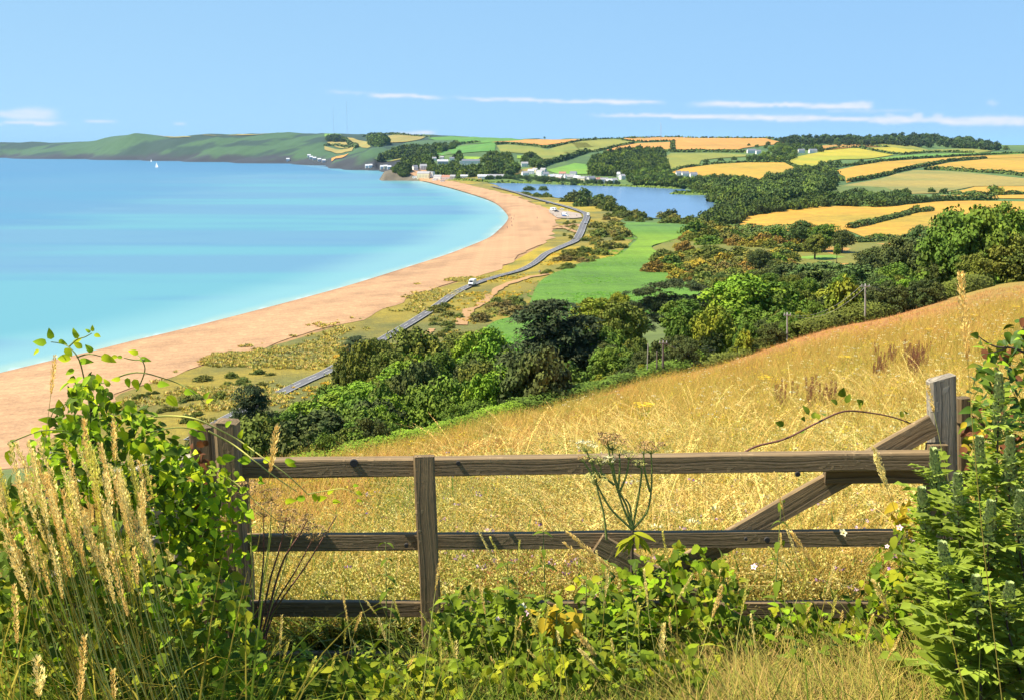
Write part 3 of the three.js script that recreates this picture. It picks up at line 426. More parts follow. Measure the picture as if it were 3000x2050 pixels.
function trunkGeo(h, r0, seed, limbs = 4) { const r = rng(seed), mb = new MB(), top = V((r() - 0.5) * h * 0.08, h, (r() - 0.5) * h * 0.08); mb.tube([V(0, -0.6, 0), V(0, h * 0.3, 0), top.clone().multiplyScalar(0.7).setY(h * 0.65), top], [r0 * 1.25, r0, r0 * 0.75, r0 * 0.35], 7); for (let k = 0; k < limbs; k++) { const a = r() * 6.28, y = h * (0.55 + 0.3 * r()), l = h * (0.25 + 0.2 * r()); mb.tube([V(0, y, 0), V(Math.cos(a) * l * 0.5, y + l * 0.45, Math.sin(a) * l * 0.5), V(Math.cos(a) * l, y + l * 0.7, Math.sin(a) * l)], [r0 * 0.5, r0 * 0.35, r0 * 0.12], 5); } return mb.geo(); }
const treeRng = rng(5);
// a tree whose crown is seen round (px, py), w x h picture units, D metres ahead
function tree(name, label, px, py, w, h, D, kind, m, group, cat = 'tree', lift = 0) {
  const c = at(px, py, D), k = D / F, gy = H(c.x, c.z), t = thing(name, label, cat, [c.x, gy, c.z], treeRng() * 6.28, group), list = CR[kind], g = list[Math.floor(treeRng() * list.length)];
  const cy = Math.max(c.y - gy, 0.18 * h * k), cr = part('crown', g, m, t); cr.position.y = cy; const depth = w * (0.85 + 0.2 * treeRng()); cr.scale.set(w * k * 1.06, h * k * 1.06, depth * k);
  if (cat === 'tree') part('trunk', trunkGeo(Math.max(cy, 0.4), clamp(w * k * 0.035, 0.08, 0.45), Math.floor(px), 3), kind[0] === 'c' || kind[0] === 'f' ? mBarkDark : mBark, t);
  return t;
}
const hues = new Map([[G.rust, 'rust-brown'], [G.amber, 'amber'], [G.olive, 'olive'], [G.heath, 'grey-olive'], [G.brown, 'brown'], [G.green, 'green'], [G.hedge, 'deep green'], [G.dark, 'dark green'], [G.farwood, 'blackish green'], [G.bright, 'bright green'], [G.bluegreen, 'bluish green']]);
function describe(label, m, px, py, x0, x1, y0, y1, w, w0, w1) { const a = ['far left', 'left', 'centre', 'right', 'far right'][clamp(Math.floor((px - x0) / (x1 - x0) * 5), 0, 4)], b = ['back row', 'third row', 'second row', 'front row'][clamp(Math.floor((py - y0) / (y1 - y0) * 4), 0, 3)], c = ['small', 'middling', 'wide'][clamp(Math.floor((w - w0) / (w1 - w0) * 3), 0, 2)]; return `${c} ${hues.get(m) || 'green'} ${label}, ${a}, ${b}`; }
// ---------------------------------------------------------------- the wood below the meadow, tree by tree
const WOOD = 'trees in the wood below the meadow';
[
  ['pine_tree', 'dark spiky pine behind the left gate post, lowest of the wood', 738, 1262, 250, 270, 108, 'cyp', G.pine],
  ['broadleaf_tree', 'dark tree hidden behind the left gate posts', 640, 1340, 240, 190, 98, 'oak', G.dark],
  ['broadleaf_tree', 'mid green tree between the dark pine and the bright bushy tree', 815, 1275, 190, 150, 116, 'ash', G.green],
  ['broadleaf_tree', 'bright green bushy tree right of the dark pine at the road end', 885, 1262, 225, 165, 122, 'ash', G.bright],
  ['broadleaf_tree', 'very dark broad tree just above the left end of the top rail', 930, 1305, 354, 198, 92, 'oak', G.dark],
  ['broadleaf_tree', 'dark small tree wedged above the dark broad tree over the rail', 800, 1330, 212, 156, 96, 'oak', G.dark],
  ['broadleaf_tree', 'olive round oak nearest the road, left of a pair', 1018, 1112, 122, 182, 190, 'oak', G.olive],
  ['broadleaf_tree', 'olive round oak beside the road, right of a pair', 1088, 1098, 160, 205, 184, 'oak', G.olive],
  ['pine_tree', 'dark pine overlapping the road behind the round oaks', 1046, 1035, 138, 95, 205, 'cyp', G.pine],
  ['broadleaf_tree', 'yellow-green tree between the roadside pine and the large oak', 1108, 1050, 153, 114, 198, 'oak', G.olive],
  ['broadleaf_tree', 'large spreading oak with a dark right side above the bright ash trees', 1216, 1062, 248, 198, 190, 'oak', G.olive],
  ['broadleaf_tree', 'small olive tree below the large spreading oak', 1150, 1085, 153, 114, 176, 'oak', G.olive],
  ['ash_tree', 'bright green feathery ash in the middle of the left wood', 1180, 1118, 224, 114, 166, 'ash', G.bright],
  ['ash_tree', 'bright green ash to the left of the big dark round tree', 1035, 1185, 271, 125, 148, 'ash', G.bright],
  ['ash_tree', 'pale green low tree between the dark broad tree and the ivy column', 1010, 1255, 189, 156, 116, 'ash', G.green],
  ['broadleaf_tree', 'big dark round tree with an ivy column on its left', 1232, 1185, 206, 255, 124, 'oak', G.dark],
  ['ivy_column', 'tall column of ivy on the left of the big dark round tree', 1128, 1220, 95, 210, 117, 'ivy', G.green],
  ['ivy_arch', 'small bright hump of ivy at the foot of the ivy column', 1150, 1275, 70, 75, 101, 'ivy', G.bright],
  ['willow_shrub', 'grey-leaved willow at the meadow edge below the dark round tree', 1212, 1262, 80, 60, 103, 'bush', G.grey],
  ['willow_shrub', 'grey-green willow right of the paler one at the meadow edge', 1262, 1266, 70, 56, 100, 'bush', G.bluegreen],
  ['broadleaf_tree', 'yellow-green tree against the marsh, left of the bright ash', 1354, 1032, 189, 114, 210, 'oak', G.olive],
  ['ash_tree', 'brightest green tall ash in front of the marsh and left of the cypress', 1416, 1062, 248, 198, 184, 'ash', G.bright],
  ['broadleaf_tree', 'dark tree below the brightest ash', 1388, 1135, 224, 156, 150, 'oak', G.dark],
  ['broadleaf_tree', 'rounded green bush-like tree right of the big dark round tree', 1335, 1195, 142, 135, 124, 'ash', G.green],
  ['broadleaf_tree', 'dense green tree on the meadow edge below the cypress', 1450, 1170, 224, 135, 122, 'oak', G.green],
  ['broadleaf_tree', 'mid green tree between oak and ash in the left wood', 1290, 1105, 153, 156, 160, 'ash', G.green],
  ['broadleaf_tree', 'dark low tree at the meadow edge left of the dense green tree', 1395, 1215, 153, 94, 104, 'oak', G.green],
  ['cypress_tree', 'huge black-green cypress with a pointed top in the middle of the wood', 1600, 1035, 348, 300, 148, 'cyp', G.cyp],
  ['cypress_tree', 'black-green cypress fused to the right of the pointed one', 1700, 1050, 252, 240, 150, 'cyp', G.cyp],
  ['broadleaf_tree', 'yellow-green tree on the marsh edge right of the pointed cypress', 1746, 920, 212, 94, 232, 'oak', G.yellow],
  ['broadleaf_tree', 'small yellow-green round tree left of the flat-topped cypresses', 1815, 900, 106, 88, 230, 'oak', G.yellow],
  ['broadleaf_tree', 'olive rounded tree right of the fused cypress', 1815, 962, 189, 156, 172, 'oak', G.olive],
  ['broadleaf_tree', 'mid green tree in front of the olive rounded tree', 1785, 1015, 153, 114, 150, 'ash', G.green],
  ['broadleaf_tree', 'dark green tree at the meadow edge left of the thin poles', 1788, 1072, 165, 114, 124, 'oak', G.green],
  ['broadleaf_tree', 'olive small tree just left of the thin pale pole', 1864, 1052, 118, 125, 132, 'ash', G.olive],
  ['flat_cypress', 'left of three flat-topped cypresses with bare trunks', 1885, 905, 150, 120, 192, 'flatcyp', G.cyp],
  ['flat_cypress', 'tallest of three flat-topped cypresses with bare trunks', 1962, 888, 200, 130, 195, 'flatcyp', G.cyp],
  ['flat_cypress', 'right of three flat-topped cypresses with bare trunks', 2045, 890, 150, 110, 200, 'flatcyp', G.cyp],
  ['ivy_clad_tree', 'square dark tree wrapped in ivy right of the utility pole', 1992, 1010, 110, 165, 130, 'ivy', G.green],
  ['broadleaf_tree', 'light green tree behind the square ivy-wrapped tree', 2000, 925, 165, 94, 150, 'ash', G.green],
  ['chestnut_tree', 'yellow-flowered bright tree right of the ivy-wrapped tree', 2092, 985, 177, 172, 130, 'oak', G.yellow],
  ['broadleaf_tree', 'tall bright green tree with dark shade under it, right centre', 2190, 890, 283, 166, 152, 'ash', G.bright],
  ['broadleaf_tree', 'lower green tree under the tall bright green tree', 2200, 965, 260, 135, 146, 'oak', G.green],
  ['broadleaf_tree', 'mid green tree right of the tall bright green one', 2282, 900, 201, 146, 150, 'ash', G.green],
  ['broadleaf_tree', 'olive tree behind the right utility pole', 2352, 912, 130, 125, 152, 'oak', G.olive],
  ['broadleaf_tree', 'golden-green spreading tree above the bramble bank', 2430, 898, 212, 104, 172, 'oak', G.yellow],
  ['broadleaf_tree', 'small olive tree at the foot of the golden-green tree', 2390, 955, 142, 83, 130, 'oak', G.olive],
  ['broadleaf_tree', 'long dark tree crown below the small orange field', 2410, 818, 271, 99, 300, 'oak', G.bluegreen],
  ['broadleaf_tree', 'dark tree right of the long dark crown', 2515, 832, 224, 114, 262, 'oak', G.bluegreen],
  ['broadleaf_tree', 'dark tree left of the right-hand pole with a rounded top', 2300, 815, 177, 83, 320, 'oak', G.dark],
  ['broadleaf_tree', 'rounded green tree left of the largest right-hand trees', 2628, 822, 142, 99, 222, 'oak', G.green],
  ['broadleaf_tree', 'blackish tree between the rounded tree and the largest trees', 2650, 765, 177, 135, 262, 'oak', G.dark],
  ['broadleaf_tree', 'grey-green tall tree beside the largest right-hand trees', 2706, 720, 177, 114, 305, 'ash', G.bluegreen],
  ['broadleaf_tree', 'largest dark oak at the right, left half of the mass', 2822, 735, 295, 250, 150, 'oak', G.green],
  ['broadleaf_tree', 'dark oak at the right edge, highest crown', 2940, 690, 260, 187, 156, 'oak', G.green],
  ['broadleaf_tree', 'lighter olive oak in front at the right edge', 2962, 775, 236, 177, 146, 'oak', G.olive],
  ['broadleaf_tree', 'lower olive bush-tree in front of the largest dark oak', 2858, 800, 153, 114, 141, 'oak', G.olive],
  ['broadleaf_tree', 'dark low tree at the left foot of the largest dark oak', 2745, 815, 106, 104, 150, 'oak', G.dark],
  ['broadleaf_tree', 'dark tree right of centre in the woodland below the large field', 2570, 765, 165, 83, 342, 'oak', G.dark],
  ['broadleaf_tree', 'small dark round tree among the rust-coloured scrub', 2228, 760, 94, 60, 470, 'oak', G.dark],
  ['broadleaf_tree', 'single grey-green tree at the corner of the large gold field', 2350, 676, 97, 60, 640, 'ash', G.bluegreen],
  ['broadleaf_tree', 'green tree beside the single grey-green one below the field', 2417, 692, 112, 69, 600, 'oak', G.green],
  ['broadleaf_tree', 'dark tree at the end of the slanting hedge', 2470, 700, 78, 54, 590, 'oak', G.dark],
  ['broadleaf_tree', 'dark olive tree below the corner of the gold field', 2390, 715, 83, 56, 560, 'oak', G.olive],
  ['broadleaf_tree', 'small round bush on the lower hedge of the gold field', 2576, 699, 50, 23, 690, 'oak', G.green],
  ['broadleaf_tree', 'pale feathery sapling in the small orange field', 2454, 730, 31, 31, 520, 'ash', G.fargreen],
].forEach(a => tree(a[0], a[1], a[2], a[3], a[4], a[5], a[6], a[7], a[8]));
{ // further crowns that fill the wood
  const r = rng(77), fill = (n, poly, d0, d1, kinds, mats, w, label) => { for (let k = 0; k < n; k++) { const t = r(), i = t * (poly.length - 1), j = Math.floor(i), f = i - j, a = poly[j], b = poly[Math.min(j + 1, poly.length - 1)], px = lerp(a[0], b[0], f) + (r() - 0.5) * 50, py = lerp(lerp(a[1], b[1], f), lerp(a[2], b[2], f), r()), q = (py - lerp(a[1], b[1], f)) / (lerp(a[2], b[2], f) - lerp(a[1], b[1], f)), D = lerp(d1, d0, clamp(q, 0, 1)), s = w * (0.7 + 0.6 * r()) * 150 / D; const m_ = mats[Math.floor(r() * mats.length)]; tree('broadleaf_tree', describe(label, m_, px, py, poly[0][0], poly[poly.length - 1][0], lerp(a[1], b[1], f), lerp(a[2], b[2], f), s, w * 0.7 * 150 / D, w * 1.3 * 150 / D), px, py, s, s * (0.7 + 0.25 * r()), D, kinds[Math.floor(r() * kinds.length)], m_, label); } };
  fill(86, [[690, 1300, 1430], [850, 1268, 1400], [1000, 1180, 1350], [1150, 1080, 1310], [1300, 1060, 1270], [1450, 1080, 1240], [1600, 1100, 1190]], 84, 195, ['oak', 'ash', 'ash', 'oak'], [G.green, G.bright, G.bright, G.olive, G.green, G.dark, G.green], 165, 'tree packed in the left wood');
  fill(34, [[1000, 1260, 1300], [1300, 1180, 1230], [1500, 1120, 1180], [1700, 1060, 1120], [1850, 1020, 1080], [1990, 1010, 1050], [2150, 960, 1010], [2300, 930, 990]], 112, 150, ['oak'], [G.dark, G.green, G.dark], 90, 'underwood tree by the meadow edge');
  fill(34, [[1960, 1000, 1080], [2100, 960, 1050], [2200, 940, 1030], [2300, 930, 1000], [2420, 900, 970], [2560, 850, 920], [2700, 820, 880]], 118, 175, ['oak', 'ash'], [G.dark, G.olive, G.green], 110, 'tree behind the bramble bank');
  fill(34, [[2080, 820, 880], [2250, 780, 870], [2400, 780, 860], [2550, 760, 850], [2680, 740, 840], [2780, 730, 800]], 190, 400, ['oak', 'oak', 'ash'], [G.bluegreen, G.dark, G.dark, G.green, G.olive], 130, 'tree of the valley wood');
}
// ---------------------------------------------------------------- scrub on the plain
{
  const r = rng(123);
  const scrub = (n, poly, w0, w1, asp, mats, name, label, group) => { let x0 = 1e9, x1 = 0, y0 = 1e9, y1 = 0; for (const p of poly) { x0 = Math.min(x0, p[0]); x1 = Math.max(x1, p[0]); y0 = Math.min(y0, p[1]); y1 = Math.max(y1, p[1]); }
    for (let k = 0, tries = 0; k < n && tries < 5000; tries++) { const px = lerp(x0, x1, r()), py = lerp(y0, y1, r()); if (!inside(poly, px, py)) continue; k++; const g = hit(px, py, 200), D = -g.z, w = lerp(w0, w1, r()) * D / F, m_ = mats[Math.floor(r() * mats.length)], t = thing(name, describe(label, m_, px, py, x0, x1, y0, y1, w * F / D, w0, w1), 'shrub', g, r() * 6.28, group), c = part('crown', CR.bush[Math.floor(r() * 3)], m_, t), h = Math.max(w * asp * (0.8 + 0.5 * r()), 0.8); c.scale.set(w, h * 2, w * (0.9 + 0.9 * r())); c.position.y = h * 0.12; } };
  scrub(46, [[1640, 745], [1700, 720], [1745, 650], [1800, 640], [1835, 700], [1850, 720], [1800, 750], [1700, 772], [1620, 765]], 26, 70, 0.3, [G.heath, G.heath, G.hedge, G.olive, G.brown], 'heath_shrub', 'shrub between road bend and marsh', 'shrubs between the road and the marsh');
  scrub(14, [[1400, 925], [1440, 900], [1545, 870], [1550, 885], [1530, 915], [1440, 935], [1400, 960]], 40, 80, 0.28, [G.heath, G.hedge, G.brown], 'heath_shrub', 'shrub on the near marsh edge', 'shrubs on the near marsh edge');
  scrub(22, [[1260, 920], [1330, 880], [1360, 905], [1350, 990], [1400, 1010], [1380, 1040], [1260, 1010]], 24, 60, 0.3, [G.heath, G.hedge, G.olive], 'heath_shrub', 'shrub beside the dirt path', 'shrubs beside the dirt path');
  scrub(5, [[1590, 800], [1660, 780], [1680, 790], [1600, 812]], 26, 40, 0.3, [G.hedge], 'heath_shrub', 'shrub at the dirt path end', 'shrubs at the end of the dirt path');
  scrub(112, [[1900, 795], [1950, 720], [1990, 695], [2080, 672], [2220, 688], [2320, 700], [2380, 730], [2330, 755], [2300, 800], [2200, 830], [2000, 832]], 40, 88, 0.36, [G.rust, G.amber, G.olive, G.olive, G.heath, G.green, G.hedge, G.amber], 'autumn_shrub', 'shrub of the thicket', 'shrubs of the rust-coloured thicket');
  scrub(26, [[2040, 850], [2060, 815], [2200, 790], [2330, 790], [2350, 840], [2150, 870]], 50, 100, 0.4, [G.heath, G.hedge, G.brown, G.dark], 'heath_shrub', 'shrub before the valley wood', 'brownish shrubs before the valley wood');
  scrub(24, [[1760, 640], [1790, 622], [1870, 628], [1960, 638], [2030, 645], [2080, 650], [2060, 668], [1900, 655], [1800, 655]], 24, 60, 0.4, [G.hedge, G.dark, G.heath], 'lakeside_shrub', 'shrub on the near lake shore', 'shrubs along the near lake shore');
  scrub(22, [[1640, 590], [1700, 580], [1790, 585], [1815, 610], [1790, 625], [1740, 622], [1690, 604]], 34, 60, 0.45, [G.hedge, G.farwood, G.dark], 'lakeside_shrub', 'shrub between car park and lake', 'shrubs between the car park and the lake');
  scrub(9, [[1500, 562], [1560, 566], [1640, 585], [1600, 585]], 16, 30, 0.4, [G.hedge, G.farwood], 'lakeside_shrub', 'shrub on the lake spit', 'shrubs on the spit by the lake');
  scrub(3, [[1550, 556], [1596, 558], [1590, 564], [1545, 562]], 26, 34, 0.4, [G.farwood], 'islet_shrub', 'shrub on the lake islet', 'shrubs on the lake islet');
  scrub(26, [[1650, 690], [1690, 720], [1690, 650], [1645, 648]], 9, 20, 0.35, [G.heath, G.olive], 'dune_shrub', 'shrub between beach and road', 'small shrubs between beach and road bend');
  scrub(30, [[480, 1130], [780, 1080], [840, 1090], [640, 1240], [420, 1230], [360, 1180]], 20, 56, 0.3, [G.heath, G.olive, G.hedge], 'dune_shrub', 'shrub on the near dune', 'low shrubs on the near dune');
  // dune grasses: nobody could count them
  const tuft = new MB(); { const q = rng(9); for (let k = 0; k < 26; k++) { const a = q() * 6.28, l = 0.6 + 0.5 * q(), x = (q() - 0.5) * 1.1, z = (q() - 0.5) * 1.1; tuft.col = [0.8 + 0.4 * q(), 0.8 + 0.3 * q(), 0.9]; tuft.leaf(V(x, 0, z), V(Math.cos(a) * 0.4, l, Math.sin(a) * 0.4), V(-Math.sin(a) * 0.1, 0, Math.cos(a) * 0.1), V(Math.cos(a), 0, Math.sin(a)), 0.3); } }
  const tg = tuft.geo(), scatter = (name, label, n, poly, s0, s1, mat_, cols) => { const im = new THREE.InstancedMesh(tg, mat_, n), m = new THREE.Matrix4(), c = new THREE.Color(); let x0 = 1e9, x1 = -1e9, z0 = 1e9, z1 = -1e9; for (const p of poly) { x0 = Math.min(x0, p[0]); x1 = Math.max(x1, p[0]); z0 = Math.min(z0, p[1]); z1 = Math.max(z1, p[1]); } let k = 0, tr = 0; while (k < n && tr++ < n * 8) { const x = lerp(x0, x1, r()), z = lerp(z0, z1, r()); const j1 = 26 * (fbm(x / 14, z / 14, 3) - 0.5) + 6 * (r() - 0.5); if (!inside(poly, x + j1, z + j1) || fbm(x / 20, z / 20) < 0.45 + 0.2 * r()) continue; const s = lerp(s0, s1, r()); m.makeRotationY(r() * 6.28).scale(V(s * 1.5, s, s * 1.5)).setPosition(x, H(x, z) + 0.1, z); im.setMatrixAt(k, m); const q = cols[Math.floor(r() * cols.length)]; c.setRGB(...q); im.setColorAt(k, c); k++; } im.count = k; im.name = name; im.castShadow = im.receiveShadow = true; scene.add(im); stuff(im, label, 'grass'); };
  scatter('dune_grass', 'tawny dune grass between the beach and the road', 9000, onFlat([[250, 1240], [351, 1145], [484, 1096], [700, 1027], [838, 989], [1044, 927], [1210, 868], [1382, 815], [1440, 806], [1331, 855], [1216, 925], [1075, 1002], [951, 1076], [783, 1155], [620, 1240]]), 0.35, 0.9, mat(1, 1, 1), [[0.5, 0.4, 0.07], [0.4, 0.34, 0.05], [0.28, 0.28, 0.05], [0.58, 0.46, 0.13], [0.32, 0.3, 0.1]]);
  scatter('dune_grass', 'yellow grass between the road and the reed marsh', 6000, onFlat([[700, 1240], [900, 1130], [1075, 1022], [1216, 942], [1331, 872], [1457, 820], [1560, 790], [1610, 760], [1700, 720], [1740, 640], [1780, 660], [1720, 748], [1640, 770], [1560, 815], [1530, 860], [1440, 915], [1380, 960], [1370, 1020]]), 0.35, 0.8, mat(1, 1, 1), [[0.66, 0.46, 0.03], [0.56, 0.36, 0.03], [0.4, 0.33, 0.05], [0.3, 0.3, 0.05]]);
  scatter('reed_fringe', 'green reeds of the marsh', 9000, onFlat([[1400, 1030], [1451, 935], [1556, 877], [1618, 805], [1719, 768], [1854, 716], [1835, 682], [1800, 657], [2061, 672], [1911, 723], [1930, 767], [1880, 795], [1990, 822], [1900, 920], [1600, 1030]]), 0.3, 0.6, mat(1, 1, 1), [[0.15, 0.38, 0.03], [0.13, 0.35, 0.03], [0.19, 0.42, 0.03]]);
}
// ---------------------------------------------------------------- hedges, woods and single trees of the hills
function hedge(label, pts, w, h, m, name = 'hedge', cat = 'hedge', lift = 0) {
  if (!pts[0].isVector3) { w *= 0.75; h *= 0.78; }
  const P = pts.map(q => q.isVector3 ? ground(q.x, q.z) : hit(q[0], q[1], 60)), mb = new MB(), s0 = P[0].x, r = rng(Math.floor(Math.abs(P[0].x * 7 + P[0].z))), c = new THREE.CatmullRomCurve3(P.map(p => V(p.x, 0, p.z)), false, 'centripetal'), L = c.getLength(), Dm = -P[Math.floor(P.length / 2)].z, leaf = Math.max(0.1, Dm * 0.00125), n = Math.min(26000, Math.ceil(L * (w + 2 * h) / (leaf * leaf) * 1.5));
  const pt = V(), tg = V(), N = V(), D = V(), S = V(), B = V(), all = c.getSpacedPoints(Math.max(8, Math.ceil(L / 4)));
  for (let k = 0; k < n; k++) {
    const f = r() * (all.length - 1), i = Math.min(Math.floor(f), all.length - 2); pt.lerpVectors(all[i], all[i + 1], f - i); tg.subVectors(all[i + 1], all[i]).normalize();
    const s = f / (all.length - 1) * L, big = 0.55 + 0.9 * fbm(s / (h * 2.2) + s0, 1.7, 3), a = (r() - 0.5) * Math.PI * 1.15, rr = 0.75 + 0.3 * r(), x = Math.sin(a) * w / 2 * rr * big, y = Math.cos(a) * h * rr * big;
    B.set(pt.x - tg.z * x, 0, pt.z + tg.x * x); B.y = H(B.x, B.z) + Math.max(y, 0.05) + lift; N.set(-tg.z * Math.sin(a), Math.cos(a) + 0.3, tg.x * Math.sin(a)); N.x += r() - 0.5; N.y += r() - 0.5; N.z += r() - 0.5; N.normalize();
    D.set(r() - 0.5, r() - 0.5, r() - 0.5).cross(N).normalize(); S.crossVectors(N, D); const l = leaf * (0.8 + 0.9 * r()); D.multiplyScalar(l * 1.3); S.multiplyScalar(l * 0.6); const t = (0.75 + 0.5 * fbm(s / h, 3.3, 2)) * (0.8 + 0.4 * r()); mb.col = [t, t, t]; mb.leaf(B, D, S, N);
  }
  const o = thing(name, label, cat, [P[0].x, P[0].y, P[0].z]), g = mb.geo(); g.translate(-P[0].x, -P[0].y, -P[0].z); part('foliage', g, m, o); return o;
}
const fh = G.farwood;
[
  ['hedge on the skyline above the orange stubble field', z3([[420, 186], [700, 177], [1000, 176], [1300, 177], [1600, 186], [1920, 206]]), 6, 4],
  ['hedge between the upper orange field and the olive pasture', z3([[0, 212], [170, 200], [330, 194], [440, 212], [560, 224], [780, 217], [905, 214]]), 6, 4.5],
  ['short green hedge between two orange fields', z3([[905, 216], [900, 250], [905, 300]]), 16, 5],
  ['long dark hedge under the large orange stubble field', z3([[820, 318], [1000, 320], [1250, 318], [1450, 322], [1650, 328]]), 14, 9],
  ['thin hedge slanting over the olive pasture above the wood', z3([[130, 320], [300, 278], [420, 250], [540, 232]]), 6, 5],
  ['hedge along the top of the gold field above the lake', z3([[862, 520], [1000, 478], [1150, 455], [1350, 438], [1600, 424], [1960, 420]]), 7, 5],
  ['narrow hedge at the right end of the gold field above the lake', z3([[2000, 415], [2060, 445], [2120, 470]]), 6, 4],
  ['hedge under the yellow wheat field', z4([[330, 512], [500, 470], [620, 455], [760, 440], [960, 412], [1200, 390], [1650, 366], [2000, 348], [2400, 330]]), 8, 6],
  ['thin hedge over the yellow wheat field', z4([[390, 300], [550, 282], [720, 274], [830, 266], [1000, 270]]), 6, 5],
  ['hedge between the two yellow wheat fields', z4([[720, 280], [900, 312], [1050, 338], [1150, 344], [1280, 332], [1500, 322], [1850, 326]]), 6, 5],
  ['hedge on the right between the two gold fields', z4([[1070, 520], [1200, 490], [1330, 462], [1450, 442], [1600, 412], [1800, 395], [1960, 384]]), 9, 7],
  ['dark hedge above the big grey-olive field at the right', z4([[1370, 492], [1500, 490], [1740, 508], [2000, 522], [2200, 538], [2450, 570]]), 10, 7],
  ['hedge with trees on the left edge of the big grey-olive field', z4([[620, 612], [800, 585], [900, 565], [1060, 535]]), 9, 7],
  ['dark hedge along the top of the large gold field', z4([[-180, 888], [0, 872], [200, 850], [450, 838], [700, 842], [950, 852], [1150, 832], [1400, 808], [1600, 797], [1900, 790], [2050, 785]]), 10, 8],
  ['second dark hedge running above the large gold field at the right', z4([[1620, 735], [1800, 738], [1930, 742], [2200, 735], [2450, 735]]), 7, 5],
  ['slanting green hedge inside the large gold field', z6([[1000, 184], [1150, 152], [1300, 115], [1420, 85], [1500, 62], [1560, 58], [1630, 48]]), 8, 5],
  ['hedge along the bottom of the large gold field', z6([[1050, 290], [1200, 283], [1330, 278], [1470, 272]]), 8, 5],
  ['hedge on the left below the large gold field', z6([[60, 190], [200, 205], [390, 210], [560, 215]]), 12, 6],
  ['hedge at the top of the green field by the village', z2([[880, 300], [1000, 262], [1060, 245], [1200, 208], [1330, 200]]), 10, 8],
  ['dark hedge between the green field and the olive pasture', z2([[1462, 215], [1560, 210], [1700, 222], [1810, 232], [1900, 245], [2050, 215], [2200, 188], [2324, 180]]), 8, 7],
  ['tree-lined hedge left of the light green field above the village', z2([[1820, 425], [1900, 385], [1990, 360], [2080, 335], [2150, 310], [2230, 285]]), 14, 13],
  ['reed bed along the far shore of the lake', [[1330, 528], [1425, 534], [1550, 539], [1700, 545], [1850, 549], [1992, 556]], 14, 3.2, G.fargreen, 'reed_bed', 'reeds'],
  ['bright reed spit running into the lake', [[1968, 571], [2010, 572], [2060, 574], [2090, 577]], 10, 2.6, G.fargreen, 'reed_bed', 'reeds'],
  ['hedge on the far hill under the skyline', z2([[330, 150], [520, 128], [700, 140], [900, 148]]), 14, 9],
  ['dark hedge between tan fields on the far hill', z2([[0, 225], [100, 228], [250, 236]]), 18, 12],
  ['dark hedge dropping between tan fields on the far hill', z2([[140, 152], [200, 190], [250, 222], [275, 245]]), 18, 12],
].forEach(([l, p, w, h, m, n, c]) => hedge(l, p, w, h, m || fh, n, c));
const bank = (l, i0, i1, w, h, m, out = 1.6, n = 'bramble_bank', c = 'bramble') => hedge(l, edgeW.slice(i0, i1 + 1).map(([x, z]) => { const q = Math.hypot(x, z); return V(x * (1 + out / q), 0, z * (1 + out / q)); }), w, h, m, n, c);
bank('ragged bramble bank along the lower edge of the meadow, left part', 1, 5, 4, 1.5, G.bright); bank('ragged green bank along the meadow edge below the cypress', 5, 8, 4, 1.5, G.green); bank('low brown-green bank around the foot of the utility poles', 8, 10, 3, 1.1, G.olive); bank('long olive bramble bank rising to the large oaks at the right', 10, 14, 5, 1.8, G.olive); bank('bright green strip of bracken behind the olive bramble bank', 12, 14, 5, 1.6, G.bright, 7, 'bracken_bank', 'bracken');
{ // separate bushes of all sizes that make the edge ragged
  const r = rng(717), zone = ['at the left end', 'below the round trees', 'below the cypress', 'by the utility poles', 'on the right rise', 'near the large oaks'];
  for (let k = 0; k < 96; k++) { const f = 1 + 13 * r(), i = Math.floor(f), a = edgeW[i], b = edgeW[i + 1], x0 = lerp(a[0], b[0], f - i), z0 = lerp(a[1], b[1], f - i), q = Math.hypot(x0, z0), o = 1 + 7 * r() * r() + r(), x = x0 * (1 + o / q), z = z0 * (1 + o / q), w = (1.2 + 3.6 * r() * r()) * (q / 95), m = pick([G.bright, G.green, G.olive, G.green, G.dark, G.yellow]), h = w * (0.5 + 0.45 * r());
    function pick(l) { return l[Math.floor(r() * l.length)]; }
    const t = thing('edge_bush', `${w < 1.9 ? 'small' : w < 3.2 ? 'middling' : 'large'} ${m === G.yellow ? 'yellow-green' : hues.get(m)} bush on the meadow edge, ${zone[clamp(Math.floor((f - 1) / 2.2), 0, 5)]}, ${o < 2.2 ? 'front' : o < 4 ? 'middle' : 'back'} row`, 'shrub', ground(x, z), r() * 6.28, 'bushes along the meadow edge'), c = part('crown', CR[pick(['bush', 'oak', 'ash'])][Math.floor(r() * 3)], m, t); c.scale.set(w, h * 1.5, w * (0.8 + 0.5 * r())); c.position.y = h * 0.42; }
}
const homes = [[1297, 483, 22], [1324, 470, 12], [1272, 470, 10], [1295, 467, 10], [1380, 482, 40], [1355, 481, 14], [1216, 500, 12], [1240, 499, 14], [1537, 489, 14], [2202, 449, 16], [2222, 452, 10], [2348, 449, 12], [2382, 449, 14], [2008, 520, 9], [2032, 523, 9], [1988, 519, 8]];
